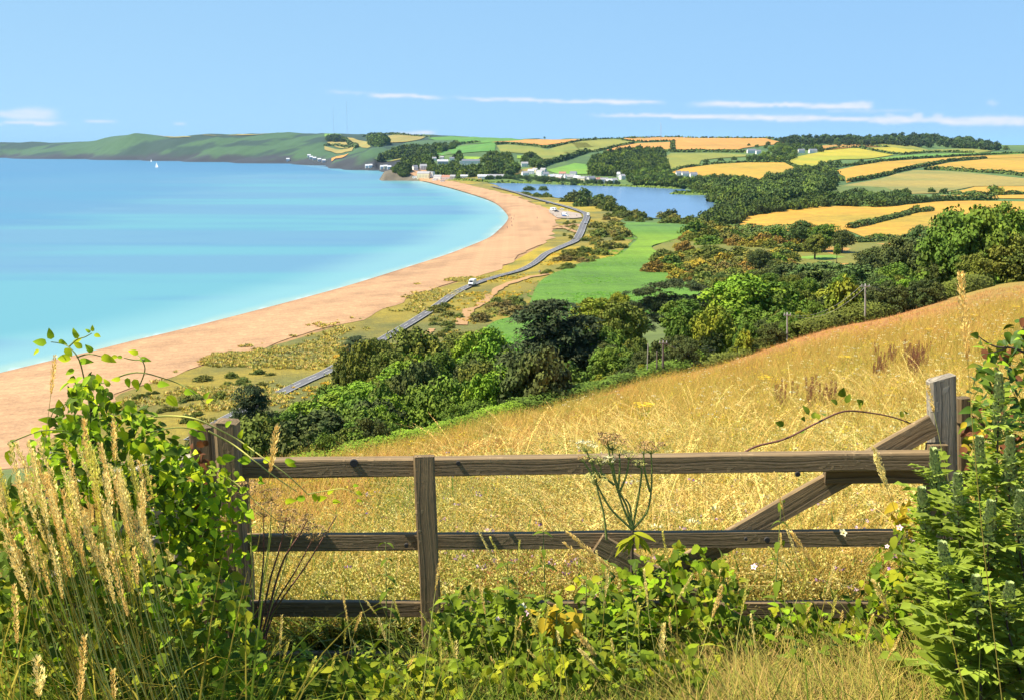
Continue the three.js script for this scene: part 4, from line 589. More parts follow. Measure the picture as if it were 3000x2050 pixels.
function wood(name, label, n, poly, s0, s1, cols, seed) {
  const r = rng(seed), im = new THREE.InstancedMesh(CR.far[seed % 3], mat(1, 1, 1), n), m = new THREE.Matrix4(), q = new THREE.Quaternion(), c = new THREE.Color(); let x0 = 1e9, x1 = 0, y0 = 1e9, y1 = 0; for (const p of poly) { x0 = Math.min(x0, p[0]); x1 = Math.max(x1, p[0]); y0 = Math.min(y0, p[1]); y1 = Math.max(y1, p[1]); }
  let k = 0, t = 0; while (k < n && t++ < 40 * n) { const px = lerp(x0, x1, r()), py = lerp(y0, y1, r()); if (!inside(poly, px, py) || homes.some(([x, y, w]) => Math.abs(px - x) < w + 5 && py + 6 > y - 3 && py + 6 < y + 17)) continue; const D0 = 2500, p = hit(px, py + 6, 400), s = lerp(s0, s1, r()), h = s * (0.75 + 0.35 * r()); m.compose(V(p.x, p.y + h * 0.42, p.z), q.setFromAxisAngle(V(0, 1, 0), r() * 6.28), V(s, h, s)); im.setMatrixAt(k, m); const a = cols[Math.floor(r() * cols.length)], b = 0.8 + 0.4 * r(); c.setRGB(a[0] * b, a[1] * b, a[2] * b); im.setColorAt(k, c); k++; }
  im.count = k; im.name = numbered(name); im.castShadow = im.receiveShadow = true; scene.add(im); stuff(im, label, 'woodland');
}
const cW = [[0.075, 0.12, 0.014], [0.11, 0.165, 0.014], [0.06, 0.095, 0.014], [0.14, 0.195, 0.014]], cD = [[0.06, 0.095, 0.014], [0.075, 0.115, 0.014], [0.105, 0.15, 0.014]], cP = [[0.05, 0.08, 0.02], [0.07, 0.11, 0.018]];
wood('woodland', 'dark wood filling the hollow above the lakeside village', 420, z3([[90, 480], [130, 390], [300, 320], [500, 300], [700, 290], [790, 285], [820, 330], [800, 380], [830, 430], [860, 500], [760, 480], [560, 470], [500, 520], [520, 560], [300, 540], [100, 530]]), 13, 22, cW, 201);
wood('woodland', 'wood along the shore between village and reed spit', 330, z3([[480, 600], [520, 520], [640, 490], [840, 510], [870, 540], [1000, 565], [1200, 590], [1260, 610], [1100, 655], [850, 650], [600, 640]]), 10, 17, cW, 202);
wood('woodland', 'large dark wood on the slope right of the lake', 620, z3([[1260, 790], [1300, 720], [1200, 700], [1100, 690], [1120, 650], [1250, 600], [1500, 590], [1700, 640], [1900, 600], [2100, 500], [2250, 470], [2400, 490], [2480, 540], [2500, 600], [2460, 680], [2350, 740], [2300, 800], [2000, 820], [1700, 850], [1400, 840]]), 11, 19, cD, 203);
wood('woodland', 'belt of dark bushes under the large dark wood', 300, z3([[1290, 930], [1380, 860], [1600, 850], [2000, 830], [2400, 790], [2400, 835], [2100, 860], [1800, 900], [1600, 940], [1500, 1020], [1350, 1030], [1150, 1020], [1180, 980]]), 7, 12, cD, 204);
wood('woodland', 'dark wood crowning the skyline at the right', 420, z4([[-60, 205], [60, 180], [260, 165], [420, 160], [600, 165], [800, 185], [1000, 160], [1200, 160], [1450, 155], [1700, 180], [1900, 230], [2080, 285], [1900, 285], [1500, 245], [1380, 262], [1200, 250], [1000, 235], [800, 240], [500, 245], [300, 235], [100, 240]]), 15, 26, cP, 205);
wood('woodland', 'trees around the farm on the right hill', 130, z4([[-230, 240], [-150, 230], [0, 250], [130, 240], [350, 270], [380, 310], [200, 350], [40, 390], [-40, 360], [-160, 330], [-280, 300], [-230, 350], [-350, 380], [-350, 395], [-160, 400], [20, 400]]), 12, 18, cW, 206);
wood('woodland', 'wood on the slope behind the white houses above the beach', 480, z2([[620, 420], [660, 370], [760, 330], [880, 320], [920, 310], [1040, 330], [1160, 300], [1160, 385], [1330, 385], [1340, 330], [1420, 290], [1560, 300], [1600, 350], [1560, 400], [1440, 440], [1440, 470], [1250, 480], [950, 450], [880, 440], [860, 400], [760, 410], [700, 440]]), 11, 20, cW, 207);
wood('woodland', 'trees on the slope between pasture and lakeside road', 110, z2([[1430, 440], [1500, 400], [1600, 410], [1690, 400], [1700, 330], [1760, 290], [1800, 330], [1870, 380], [1840, 390], [1750, 400], [1650, 430], [1580, 480], [1500, 460]]), 12, 22, cW, 208);
wood('woodland', 'green gardens and bushes along the lakeside village', 150, [[1400, 524], [1500, 522], [1560, 516], [1640, 526], [1740, 530], [1830, 540], [1700, 540], [1560, 534], [1420, 530]], 5, 9, [[0.07, 0.12, 0.03], [0.09, 0.15, 0.035], [0.05, 0.09, 0.03]], 209);
wood('woodland', 'bushes on the dark far slope behind the beach village', 200, z2([[450, 350], [520, 300], [620, 250], [760, 230], [1000, 235], [1120, 200], [1130, 230], [1000, 270], [860, 300], [640, 320]]), 16, 28, cW, 210);
wood('woodland', 'dark copses on the far hill', 120, z2([[370, 165], [480, 165], [540, 195], [470, 220], [400, 205]]), 24, 40, cW, 212);
wood('woodland', 'dark trees in the fold of the far hill', 60, z2([[20, 150], [120, 148], [170, 180], [40, 180]]), 22, 36, cW, 213);
wood('woodland', 'trees along the stream below the big grey-olive field', 150, z4([[350, 790], [560, 760], [640, 740], [880, 735], [940, 770], [1000, 770], [1050, 740], [1180, 735], [1200, 790], [950, 840], [600, 835]]), 8, 13, cD, 214);
wood('woodland', 'dark trees and scrub over the rocky cliff left of the seafront hotel', 120, z2([[570, 425], [620, 385], [700, 370], [790, 395], [770, 430], [720, 450], [690, 475], [650, 470], [620, 450]]), 6, 12, cD, 215);
{ // trees that stand alone on the hills
  const lone = [[z4([[540, 590]])[0], 16, 'bright round tree at the left edge of the grey-olive field', G.fargreen], [z4([[1430, 705]])[0], 12, 'dark round tree below the grey-olive field', G.farwood], [z4([[1550, 715]])[0], 13, 'grey round tree beside the dark one below the grey-olive field', G.bluegreen], [z4([[2050, 730]])[0], 22, 'broad green tree between orange strips at the right', G.fargreen], [z4([[1840, 708]])[0], 7, 'small tree on the hedge left of the broad green tree', G.farwood], [z4([[1280, 865]])[0], 8, 'small tree on the slanting hedge in the gold field', G.fargreen], [z4([[1460, 770]])[0], 12, 'green tree standing on the hedge over the gold field', G.farwood], [z4([[1590, 765]])[0], 9, 'paler tree on the hedge over the gold field', G.bluegreen], [z4([[1230, 780]])[0], 6, 'first small bush on the hedge over the gold field', G.farwood], [z4([[1295, 782]])[0], 6, 'second small bush on the hedge over the gold field', G.farwood],
    [z4([[740, 415]])[0], 16, 'multi-stemmed tree under the yellow wheat field', G.bluegreen], [z4([[930, 395]])[0], 10, 'dark tree at the corner of the light green field', G.farwood], [z4([[360, 440]])[0], 18, 'dark tree left end of the row below the wheat field', G.farwood], [z4([[440, 432]])[0], 18, 'dark tree in the row below the wheat field', G.farwood], [z4([[525, 425]])[0], 16, 'dark tree right end of the row below the wheat field', G.farwood], [z4([[1680, 312]])[0], 12, 'dark clump by the light green strip', G.farwood], [z4([[2150, 285]])[0], 20, 'bushes at the right end of the skyline wood', G.farwood],
    [z3([[85, 310]])[0], 13, 'round dark tree on the olive pasture', G.farwood], [z3([[150, 182]])[0], 12, 'round tree on the skyline at the left of the orange fields', G.farwood], [z3([[955, 164]])[0], 10, 'small tree on the skyline over the large orange field', G.farwood], [z3([[1845, 190]])[0], 9, 'small tree on the skyline near the ridge wood', G.farwood], [z3([[1230, 410]])[0], 15, 'dark tree in the olive pasture above the gold field', G.farwood], [z3([[1370, 395]])[0], 15, 'second dark tree above the gold field', G.farwood], [z3([[1500, 385]])[0], 15, 'third dark tree above the gold field', G.farwood], [z3([[1470, 575]])[0], 9, 'tree at the lower edge of the gold field', G.fargreen], [z3([[1640, 250]])[0], 13, 'left of two trees at the corner of the orange field', G.farwood], [z3([[1720, 262]])[0], 14, 'right of two trees at the corner of the orange field', G.farwood],
    [z2([[1875, 155]])[0], 9, 'bush on the skyline over the green strip', G.farwood], [z2([[2255, 272]])[0], 14, 'round dark tree above the light green field', G.farwood], [z2([[2190, 292]])[0], 14, 'broad dark tree left of the round one above the light green field', G.farwood], [z2([[1750, 310]])[0], 22, 'tall dark tree group left on the olive pasture', G.farwood], [z2([[1830, 360]])[0], 22, 'lower dark tree group on the olive pasture', G.farwood], [z2([[1570, 330]])[0], 18, 'dark tree below the hedge corner of the olive pasture', G.farwood], [z2([[1140, 500]])[0], 11, 'dark tree on the beach front right of the village', G.farwood], [z2([[1600, 455]])[0], 13, 'dark tree left of the lakeside village', G.farwood]];
  for (const [[px, py], s, l, m] of lone) { const D = -hit(px, py + 3, 300).z; tree('broadleaf_tree', l, px, py, s * F / D, s * 0.8 * F / D, D, 'far', m, null); }
}
// ---------------------------------------------------------------- houses
const pm = (r, g, b, o = {}) => new THREE.MeshStandardMaterial({ color: new THREE.Color().setRGB(r, g, b), roughness: 0.85, ...o });
const WALL = { white: pm(0.82, 0.80, 0.76), cream: pm(0.78, 0.68, 0.42), stone: pm(0.42, 0.38, 0.33), pink: pm(0.70, 0.52, 0.46), grey: pm(0.5, 0.5, 0.5) }, ROOF = { slate: pm(0.16, 0.17, 0.20), grey: pm(0.30, 0.29, 0.30), red: pm(0.36, 0.17, 0.11), pale: pm(0.55, 0.55, 0.58) };
const mPane = pm(0.03, 0.04, 0.05, { roughness: 0.15 }), mFrameW = pm(0.75, 0.75, 0.73), mDoor = pm(0.12, 0.16, 0.2);
function house(label, px, py, w, d, h, wall, roof, turn = 0, o = {}) {
  const g = hit(px, py, 1500), t = thing('house', label, 'house', [g.x, g.y - 0.4, g.z], turn), mb = new MB(), rh = o.flat ? 0.5 : d * 0.42, gab = new MB();
  const wl = part('wall', wallGeo(w, d, h, o.flat ? 0 : rh), WALL[wall], t), M = (x, y, z) => new THREE.Matrix4().setPosition(x, y, z);
  const rf = new MB(), e = 0.35; if (o.flat) rf.box(w + 0.6, 0.5, d + 0.6, M(0, h + 0.26, 0)); else for (const s of [-1, 1]) rf.box(w + 2 * e, 0.22, Math.hypot(d / 2, rh) + e, new THREE.Matrix4().makeTranslation(0, h + rh / 2 + 0.1, s * d / 4).multiply(new THREE.Matrix4().makeRotationX(s * Math.atan2(rh, d / 2))));
  const r = rf.build('roof', ROOF[roof], t); if (!o.flat) for (const x of o.stacks || [-w * 0.38]) new MB().box(0.9, 1.8, 0.7, M(x, h + rh + 0.5, 0)).build('chimney', WALL.stone, r);
  const n = Math.max(2, Math.round(w / 3.2)), rows = Math.max(1, Math.floor(h / 2.7));
  for (let k = 0; k < n; k++) for (let q = 0; q < rows; q++) { const x = (k + 0.5) / n * w - w / 2, y = 1.7 + q * 2.6; if (q === 0 && k === Math.floor(n / 2)) { new MB().box(1, 2.1, 0.1, M(x, 1.05, d / 2 + 0.05)).build('door', mDoor, t); continue; } const f = new MB().box(1.3, 1.4, 0.1, M(x, y, d / 2 + 0.05)).build('window', mFrameW, t); new MB().box(1.05, 1.15, 0.06, M(x, y, d / 2 + 0.1)).build('pane', mPane, f); }
  return t;
}
function wallGeo(w, d, h, rh) { const s = new THREE.Shape([[-d / 2, -1.5], [d / 2, -1.5], [d / 2, h], ...(rh ? [[0, h + rh]] : []), [-d / 2, h]].map(p => new THREE.Vector2(...p))), g = new THREE.ExtrudeGeometry(s, { depth: w, bevelEnabled: false }); g.translate(0, 0, -w / 2); g.rotateY(Math.PI / 2); return g; }
[
  ['long cream seafront hotel on the beach at the foot of the wooded cliff', 1242, 523, 26, 10, 10, 'cream', 'grey', -0.35, { stacks: [-9, 0, 9] }],
  ['white flat-roofed end of the seafront hotel', 1263, 521, 12, 10, 12, 'white', 'pale', -0.35, { flat: 1 }],
  ['low white cafe left of the cream seafront hotel', 1218, 522, 11, 7, 4, 'white', 'pale', -0.3, { flat: 1 }],
  ['white gabled villa above the hotel, left of a pair', 1216, 500, 10, 8, 8, 'white', 'slate', 0.5],
  ['white gabled villa above the hotel, right of a pair', 1240, 499, 14, 9, 9, 'white', 'grey', 0.2],
  ['grey-roofed terrace on the beach right of the hotel', 1283, 528, 16, 8, 7, 'white', 'grey', -0.4, { stacks: [-5, 5] }],
  ['pinkish terrace next to the grey-roofed one on the beach', 1308, 529, 18, 8, 7, 'pink', 'red', -0.35, { stacks: [-6, 3] }],
  ['stone cottage at the right end of the beach terrace', 1327, 526, 10, 7, 6, 'stone', 'grey', -0.3],
  ['low pale cottage at the beginning of the lake road', 1360, 522, 14, 6, 4, 'white', 'pale', 0],
  ['white house standing forward at the beach wall', 1274, 531, 9, 6, 4.5, 'white', 'pale', -0.3, { flat: 1 }],
  ['small pale kiosk on the beach in front of the terrace', 1296, 534, 7, 5, 3.4, 'white', 'grey', -0.3, { flat: 1 }],
  ['long white modern block under the bright square field', 1380, 482, 40, 9, 8, 'white', 'slate', 0.02, { stacks: [-12, 4, 15] }],
  ['white annex at the left end of the long white block', 1355, 481, 12, 8, 7, 'white', 'pale', 0.1, { flat: 1 }],
  ['large pale house among trees left of the long white block', 1297, 483, 24, 9, 8, 'grey', 'pale', 0.1, { stacks: [-7, 7] }],
  ['small white house high on the wooded slope', 1324, 470, 11, 7, 5, 'white', 'slate', 0],
  ['white cottage highest among the trees of the slope', 1272, 470, 9, 7, 5, 'white', 'grey', 0.2],
  ['grey cottage between the high cottages on the slope', 1295, 467, 9, 7, 5, 'grey', 'grey', -0.2],
  ['white house under the tall tree group on the pasture', 1537, 489, 14, 8, 7, 'white', 'grey', 0.1, { stacks: [-4, 4] }],
  ['long white bungalow with a blue-grey roof at the lake head', 1420, 523, 26, 8, 4, 'white', 'pale', 0, { stacks: [5] }],
  ['long grey-roofed shed right of the white bungalow', 1455, 523, 30, 9, 4, 'grey', 'grey', 0],
].forEach(a => house(...a));
{ // the lakeside village, left to right
  const rows = [[1538, 514, 'white', 'grey'], [1556, 510, 'white', 'pale'], [1568, 506, 'cream', 'grey'], [1582, 515, 'white', 'grey'], [1599, 519, 'white', 'slate'], [1592, 508, 'grey', 'grey'], [1614, 526, 'cream', 'pale'], [1628, 524, 'white', 'grey'], [1640, 527, 'pink', 'pale'], [1648, 518, 'white', 'red'], [1660, 524, 'white', 'grey'], [1672, 528, 'cream', 'grey'], [1680, 518, 'white', 'slate'], [1692, 530, 'white', 'pale'], [1704, 531, 'cream', 'grey'], [1716, 530, 'white', 'slate'], [1732, 531, 'grey', 'slate'], [1756, 536, 'pink', 'red'], [1770, 538, 'white', 'grey'], [1784, 538, 'cream', 'pale'], [1799, 536, 'white', 'grey'], [1823, 526, 'white', 'grey'], [1818, 520, 'white', 'pale']];
  const ord = ['first', 'second', 'third', 'fourth', 'fifth', 'sixth', 'seventh', 'eighth', 'ninth', 'tenth', 'eleventh', 'twelfth', 'thirteenth', 'fourteenth', 'fifteenth', 'sixteenth', 'seventeenth', 'eighteenth', 'nineteenth', 'twentieth', 'twenty-first', 'twenty-second', 'last'], r = rng(44);
  rows.forEach(([x, y, w, f], k) => house(`${w} ${f === 'red' ? 'red-roofed' : f + '-roofed'} house, ${ord[k]} from the left of the lakeside village`, x, y, 8 + 5 * r(), 7 + 2 * r(), 4.5 + 2.5 * r(), w, f, (r() - 0.5) * 1.4));
  [[2202, 449, 'white farmhouse with many chimneys at the corner of the orange field', 22], [2222, 452, 'low white wing right of the many-chimneyed farmhouse', 12], [2348, 449, 'white house among the farm trees on the right hill', 16], [2382, 449, 'pale house at the right end of the farm trees', 20], [2008, 520, 'white cottage in the wood under the gold field', 12], [2032, 523, 'second cottage in the wood under the gold field', 12], [1988, 519, 'small cottage left of the pair under the gold field', 9]].forEach(([x, y, l, w]) => house(l, x, y, w, 9, 7, 'white', 'slate', 0.1, { stacks: [-w * 0.35, w * 0.3] }));
  [[1075, 492, 'white house at the left end of the far beach village'], [1085, 491, 'taller white house in the far beach village'], [1119, 495, 'white house behind the far beach'], [1130, 494, 'cream house behind the far beach'], [1140, 496, 'last white house of the far beach village']].forEach(([x, y, l], k) => house(l, x, y, 11, 9, 7, k === 3 ? 'cream' : 'white', 'pale', 0.2));
  [[905, 461, 'white house high over the far cliff village'], [911, 466, 'white house in the middle of the far cliff village'], [921, 469, 'pale house in the far cliff village'], [935, 473, 'white house low in the far cliff village'], [948, 476, 'last house of the far cliff village'], [843, 472, 'lone white house on the far cliff']].forEach(([x, y, l]) => house(l, x, y, 15, 11, 9, 'white', 'pale', 0.2, {}));
}
// ---------------------------------------------------------------- vehicles
const mRubber = pm(0.02, 0.02, 0.02), mGlass = pm(0.015, 0.02, 0.025, { roughness: 0.08 }), mWhite = pm(0.8, 0.8, 0.78, { roughness: 0.35 }), mSilver = pm(0.5, 0.52, 0.55, { roughness: 0.3, metalness: 0.4 }), mBlack = pm(0.03, 0.03, 0.035, { roughness: 0.3 }), mBlueC = pm(0.08, 0.16, 0.4, { roughness: 0.3 }), mLampG = pm(0.8, 0.8, 0.75, { roughness: 0.1 });
function vehicle(name, label, cat, prof_, width, glass, m, pos, turn, group) {   // side outline along z (front at +z), windows inset
  const t = thing(name, label, cat, pos, turn, group), s = new THREE.Shape(prof_.map(p => new THREE.Vector2(...p))), g = new THREE.ExtrudeGeometry(s, { depth: width - 0.2, bevelEnabled: true, bevelThickness: 0.1, bevelSize: 0.08, bevelSegments: 2 }); g.translate(0, 0, -(width - 0.2) / 2); g.rotateY(-Math.PI / 2); part('body', g, m, t);
  for (const [z0, y0, z1, y1, z2, y2, z3, y3] of glass.side) for (const sx of [-1, 1]) { const mb = new MB(), x = sx * (width / 2 + 0.012); mb.quad(mb.v(x, y0, z0), mb.v(x, y1, z1), mb.v(x, y2, z2), mb.v(x, y3, z3)); mb.build('side_window', mGlass, t); }
  for (const [z0, y0, z1, y1, nm] of glass.cross) { const mb = new MB(), a = width / 2 - 0.14, n = V(0, z0 - z1, y1 - y0).normalize().multiplyScalar(nm === 'windscreen' ? 0.11 : -0.11); const nn = n.z * (nm === 'windscreen' ? 1 : -1) < 0 ? n.negate() : n; mb.quad(mb.v(-a, y0 + nn.y, z0 + nn.z), mb.v(a, y0 + nn.y, z0 + nn.z), mb.v(a * 0.94, y1 + nn.y, z1 + nn.z), mb.v(-a * 0.94, y1 + nn.y, z1 + nn.z)); mb.build(nm, mGlass, t); }
  const zs = prof_.map(p => p[0]), zf = Math.max(...zs), zb = Math.min(...zs);
  for (const z of [zf - 0.85, zb + 0.85]) for (const sx of [-1, 1]) { const w = new THREE.CylinderGeometry(0.33, 0.33, 0.22, 16); w.rotateZ(Math.PI / 2); w.translate(sx * (width / 2 - 0.06), 0.33, z); const wh = part('wheel', w, mRubber, t), q = new THREE.CylinderGeometry(0.19, 0.19, 0.02, 12); q.rotateZ(Math.PI / 2); q.translate(sx * (width / 2 + 0.06), 0.33, z); part('rim', q, mSilver, wh); }
  for (const sx of [-1, 1]) new MB().box(0.36, 0.2, 0.06, new THREE.Matrix4().setPosition(sx * (width / 2 - 0.3), 0.78, zf + 0.09)).build('headlight', mLampG, t);
  new MB().box(width * 0.62, 0.22, 0.05, new THREE.Matrix4().setPosition(0, 0.62, zf + 0.1)).build('grille', mBlack, t); new MB().box(width - 0.1, 0.22, 0.14, new THREE.Matrix4().setPosition(0, 0.38, zf + 0.08)).build('bumper', mBlack, t);
  return t;
}
const VAN = [[[-2.7, 0.42], [2.6, 0.42], [2.7, 0.95], [2.15, 1.3], [1.45, 2.3], [1.2, 2.5], [-2.6, 2.55], [-2.7, 2.4]], 2.0, { side: [[2.0, 1.35, 0.95, 1.35, 0.95, 2.05, 1.55, 2.05]], cross: [[2.12, 1.34, 1.5, 2.2, 'windscreen']] }];
const CAR = [[[-2.0, 0.36], [2.0, 0.36], [2.08, 0.75], [1.15, 0.98], [0.45, 1.44], [-1.2, 1.46], [-1.95, 1.0], [-2.06, 0.8]], 1.72, { side: [[0.95, 1.0, -0.35, 1.0, -0.35, 1.36, 0.42, 1.36], [-0.45, 1.0, -1.5, 1.0, -1.1, 1.36, -0.45, 1.36]], cross: [[1.1, 1.0, 0.5, 1.4, 'windscreen'], [-1.9, 1.03, -1.25, 1.42, 'rear_window']] }];
function onRoad(px, py, side) { const w = W2(px, py, 2.4); let bi = 1, bd = 1e9; roadP.forEach((p, k) => { const d = Math.hypot(p.x - w[0], p.z - w[1]); if (d < bd) { bd = d; bi = k; } }); bi = clamp(bi, 1, roadP.length - 2); const a = roadP[bi - 1], b = roadP[bi + 1], dx = b.x - a.x, dz = b.z - a.z, l = Math.hypot(dx, dz), x = roadP[bi].x - dz / l * side, z = roadP[bi].z + dx / l * side; return [[x, H(x, z) + 2.7 * Math.max(0.035, -z * 0.00055), z], Math.atan2(-dx, -dz)]; }
{ let [p, a] = onRoad(1369, 840, 0.95); vehicle('white_van', 'tall white van driving towards us on the near bend of the coast road', 'van', ...VAN, mWhite, p, a);
  [p, a] = onRoad(1719, 637, 1.3); vehicle('white_van', 'white van at the far end of the visible coast road', 'van', ...VAN, mWhite, p, a);
  [p, a] = onRoad(1717, 660, 1.3); vehicle('silver_car', 'silver car following the far van on the coast road', 'car', ...CAR, mSilver, p, a);
  const park = [[1618, 620, VAN, mWhite, 'white camper van, largest vehicle at the sea end of the car park', 'camper_van', 'van', 0.4], [1625, 619, VAN, mWhite, 'second white camper van beside the largest one', 'camper_van', 'van', 0.5], [1631, 624, CAR, mBlack, 'black car parked right of the camper vans', 'black_car', 'car', 1.2], [1650, 632, CAR, mSilver, 'silver car left end of the near parked row', 'silver_car', 'car', 0.9], [1656, 634, VAN, mWhite, 'white van in the near parked row by the tall poles', 'white_van', 'van', 0.7], [1660, 637, CAR, mWhite, 'white car nearest the tall poles in the car park', 'white_car', 'car', 0.8], [1653, 637, CAR, mBlueC, 'blue car in front of the near parked row', 'blue_car', 'car', 0.8], [1647, 618, CAR, mWhite, 'white car half hidden on the far side of the car park', 'white_car', 'car', 1.3], [1604, 601, CAR, mBlack, 'dark car on the far stretch of road above the car park', 'black_car', 'car', 0.9]];
  for (const [px, py, K, m, l, n, c, tr] of park) { const w = W2(px, py, 2.4), y = H(w[0], w[1]) + 2.1 * -w[1] * 0.00055; vehicle(n, l, c, ...K, m, [w[0], y, w[1]], tr); } }
// ---------------------------------------------------------------- poles, masts, signs, boats
const mPoleG = mat(0.3, 0.28, 0.24), mPole = mat(0.12, 0.1, 0.08), mPoleP = mat(0.5, 0.49, 0.46), mSteel = mat(0.4, 0.45, 0.5), mWire = mat(0.05, 0.05, 0.05);
function pole(name, label, px, pyTop, pyBase, D, r0, m, o = {}) { const b = at(px, pyBase, D), tp = at(o.lean ?? px, pyTop, D), gy = Math.min(H(b.x, b.z), b.y), t = thing(name, label, o.cat || 'pole', [b.x, gy, b.z], 0, o.group), L = tp.clone().sub(V(b.x, gy, b.z)); const mb = new MB(); mb.tube([V(0, -0.3, 0), L.clone().multiplyScalar(0.5), L], [r0, r0 * 0.85, r0 * 0.7], 8); mb.build('shaft', m, t); if (o.arm) { for (const k of [0]) { const q = new MB(); q.box(o.arm, 0.1, 0.1, new THREE.Matrix4().setPosition(L.x, L.y - 0.3 - 0.7 * k, L.z + 0.16)); q.build('crossarm', m, t); for (const s of [-0.4, 0, 0.4]) { const i = new MB(); i.tube([V(L.x + s * o.arm, L.y - 0.25 - 0.7 * k, L.z + 0.16), V(L.x + s * o.arm, L.y - 0.05 - 0.7 * k, L.z + 0.16)], [0.05, 0.03], 6); i.build('insulator', mPoleP, t); } } } t.userData.top = undefined; return V(b.x + L.x, gy + L.y, b.z + L.z); }
const tp1 = pole('utility_pole', 'dark utility pole with wires left of the square ivy-wrapped tree', 1943, 996, 1082, 101, 0.13, mPole, { arm: 0.8 });
pole('wooden_post', 'short dark post left of the wired utility pole', 1925, 1027, 1082, 100.5, 0.09, mPole); pole('wooden_post', 'thin pale leaning pole left of the short dark post', 1896, 1006, 1084, 100, 0.06, mPoleG, { lean: 1899 });
const tp2 = pole('utility_pole', 'grey utility pole on the meadow edge in front of the tall green tree', 2307, 915, 1014, 113.5, 0.1, mPoleG, { arm: 0.8 });
const tp3 = pole('utility_pole', 'tall pale utility pole rising from the olive bramble bank', 2536, 831, 940, 118.5, 0.11, mPoleG, { arm: 1.0 });
const tp4 = at(2800, 790, 160);
function wire(label, a, b, sag, n = 3) { const t = thing('power_line', label, 'wires', a), d = b.clone().sub(a); for (let k = 0; k < n; k++) { const pts = []; for (let i = 0; i <= 12; i++) { const f = i / 12; pts.push(V(d.x * f + (k - 1) * 0.45 * (1 - Math.abs(0.5 - f) * 0.2), d.y * f - sag * 4 * f * (1 - f) - 0.1 - 0.22 * k, d.z * f + 0.16)); } new MB().tube(pts, 0.014, 3).build('wire', mPoleP, t); } }
wire('wires running right from the dark utility pole past the ivy-wrapped tree', tp1, at(2140, 990, 140), 0.8); wire('wires from the pale utility pole to the large oaks', tp3, tp4, 1.2); wire('wires between the grey pole and the pale utility pole', tp2, tp3, 1.4, 2);
pole('white_pole', 'left of two tall white poles at the car park', 1662, 612, 645, 905, 0.16, mWhite); pole('white_pole', 'right of two tall white poles at the car park', 1667, 618, 643, 910, 0.16, mWhite);
function mast(label, px, py0, py1, D, r) { const b = at(px, py1, D), tp = at(px, py0, D), gy = H(b.x, b.z), L = tp.y - gy, t = thing('radio_mast', label, 'mast', [b.x, gy, b.z]); for (let k = 0; k < 3; k++) { const a = k * 2.094; new MB().tube([V(Math.cos(a) * r, 0, Math.sin(a) * r), V(Math.cos(a) * r * 0.5, L, Math.sin(a) * r * 0.5)], r * 0.28, 4).build('leg', mSteel, t); } const br = new MB(), n = 24; for (let k = 0; k < n; k++) { const y0 = L * k / n, y1 = L * (k + 1) / n, q = y => r * (1 - 0.5 * y / L); for (let j = 0; j < 3; j++) { const a = j * 2.094, b2 = a + 2.094; br.tube([V(Math.cos(a) * q(y0), y0, Math.sin(a) * q(y0)), V(Math.cos(b2) * q(y1), y1, Math.sin(b2) * q(y1))], r * 0.1, 3, false); } } br.build('lattice', mSteel, t); }
mast('thin lattice mast on the far hill, left of two', 977, 305, 391, 6700, 0.6); mast('thin lattice mast on the far hill, right of two', 1017, 297, 393, 6700, 0.65); mast('slim twin-looking mast on the skyline over the orange fields', 1935, 358, 404, 3600, 0.6); mast('second slim mast close to the right of the skyline mast', 1938, 364, 404, 3610, 0.45);
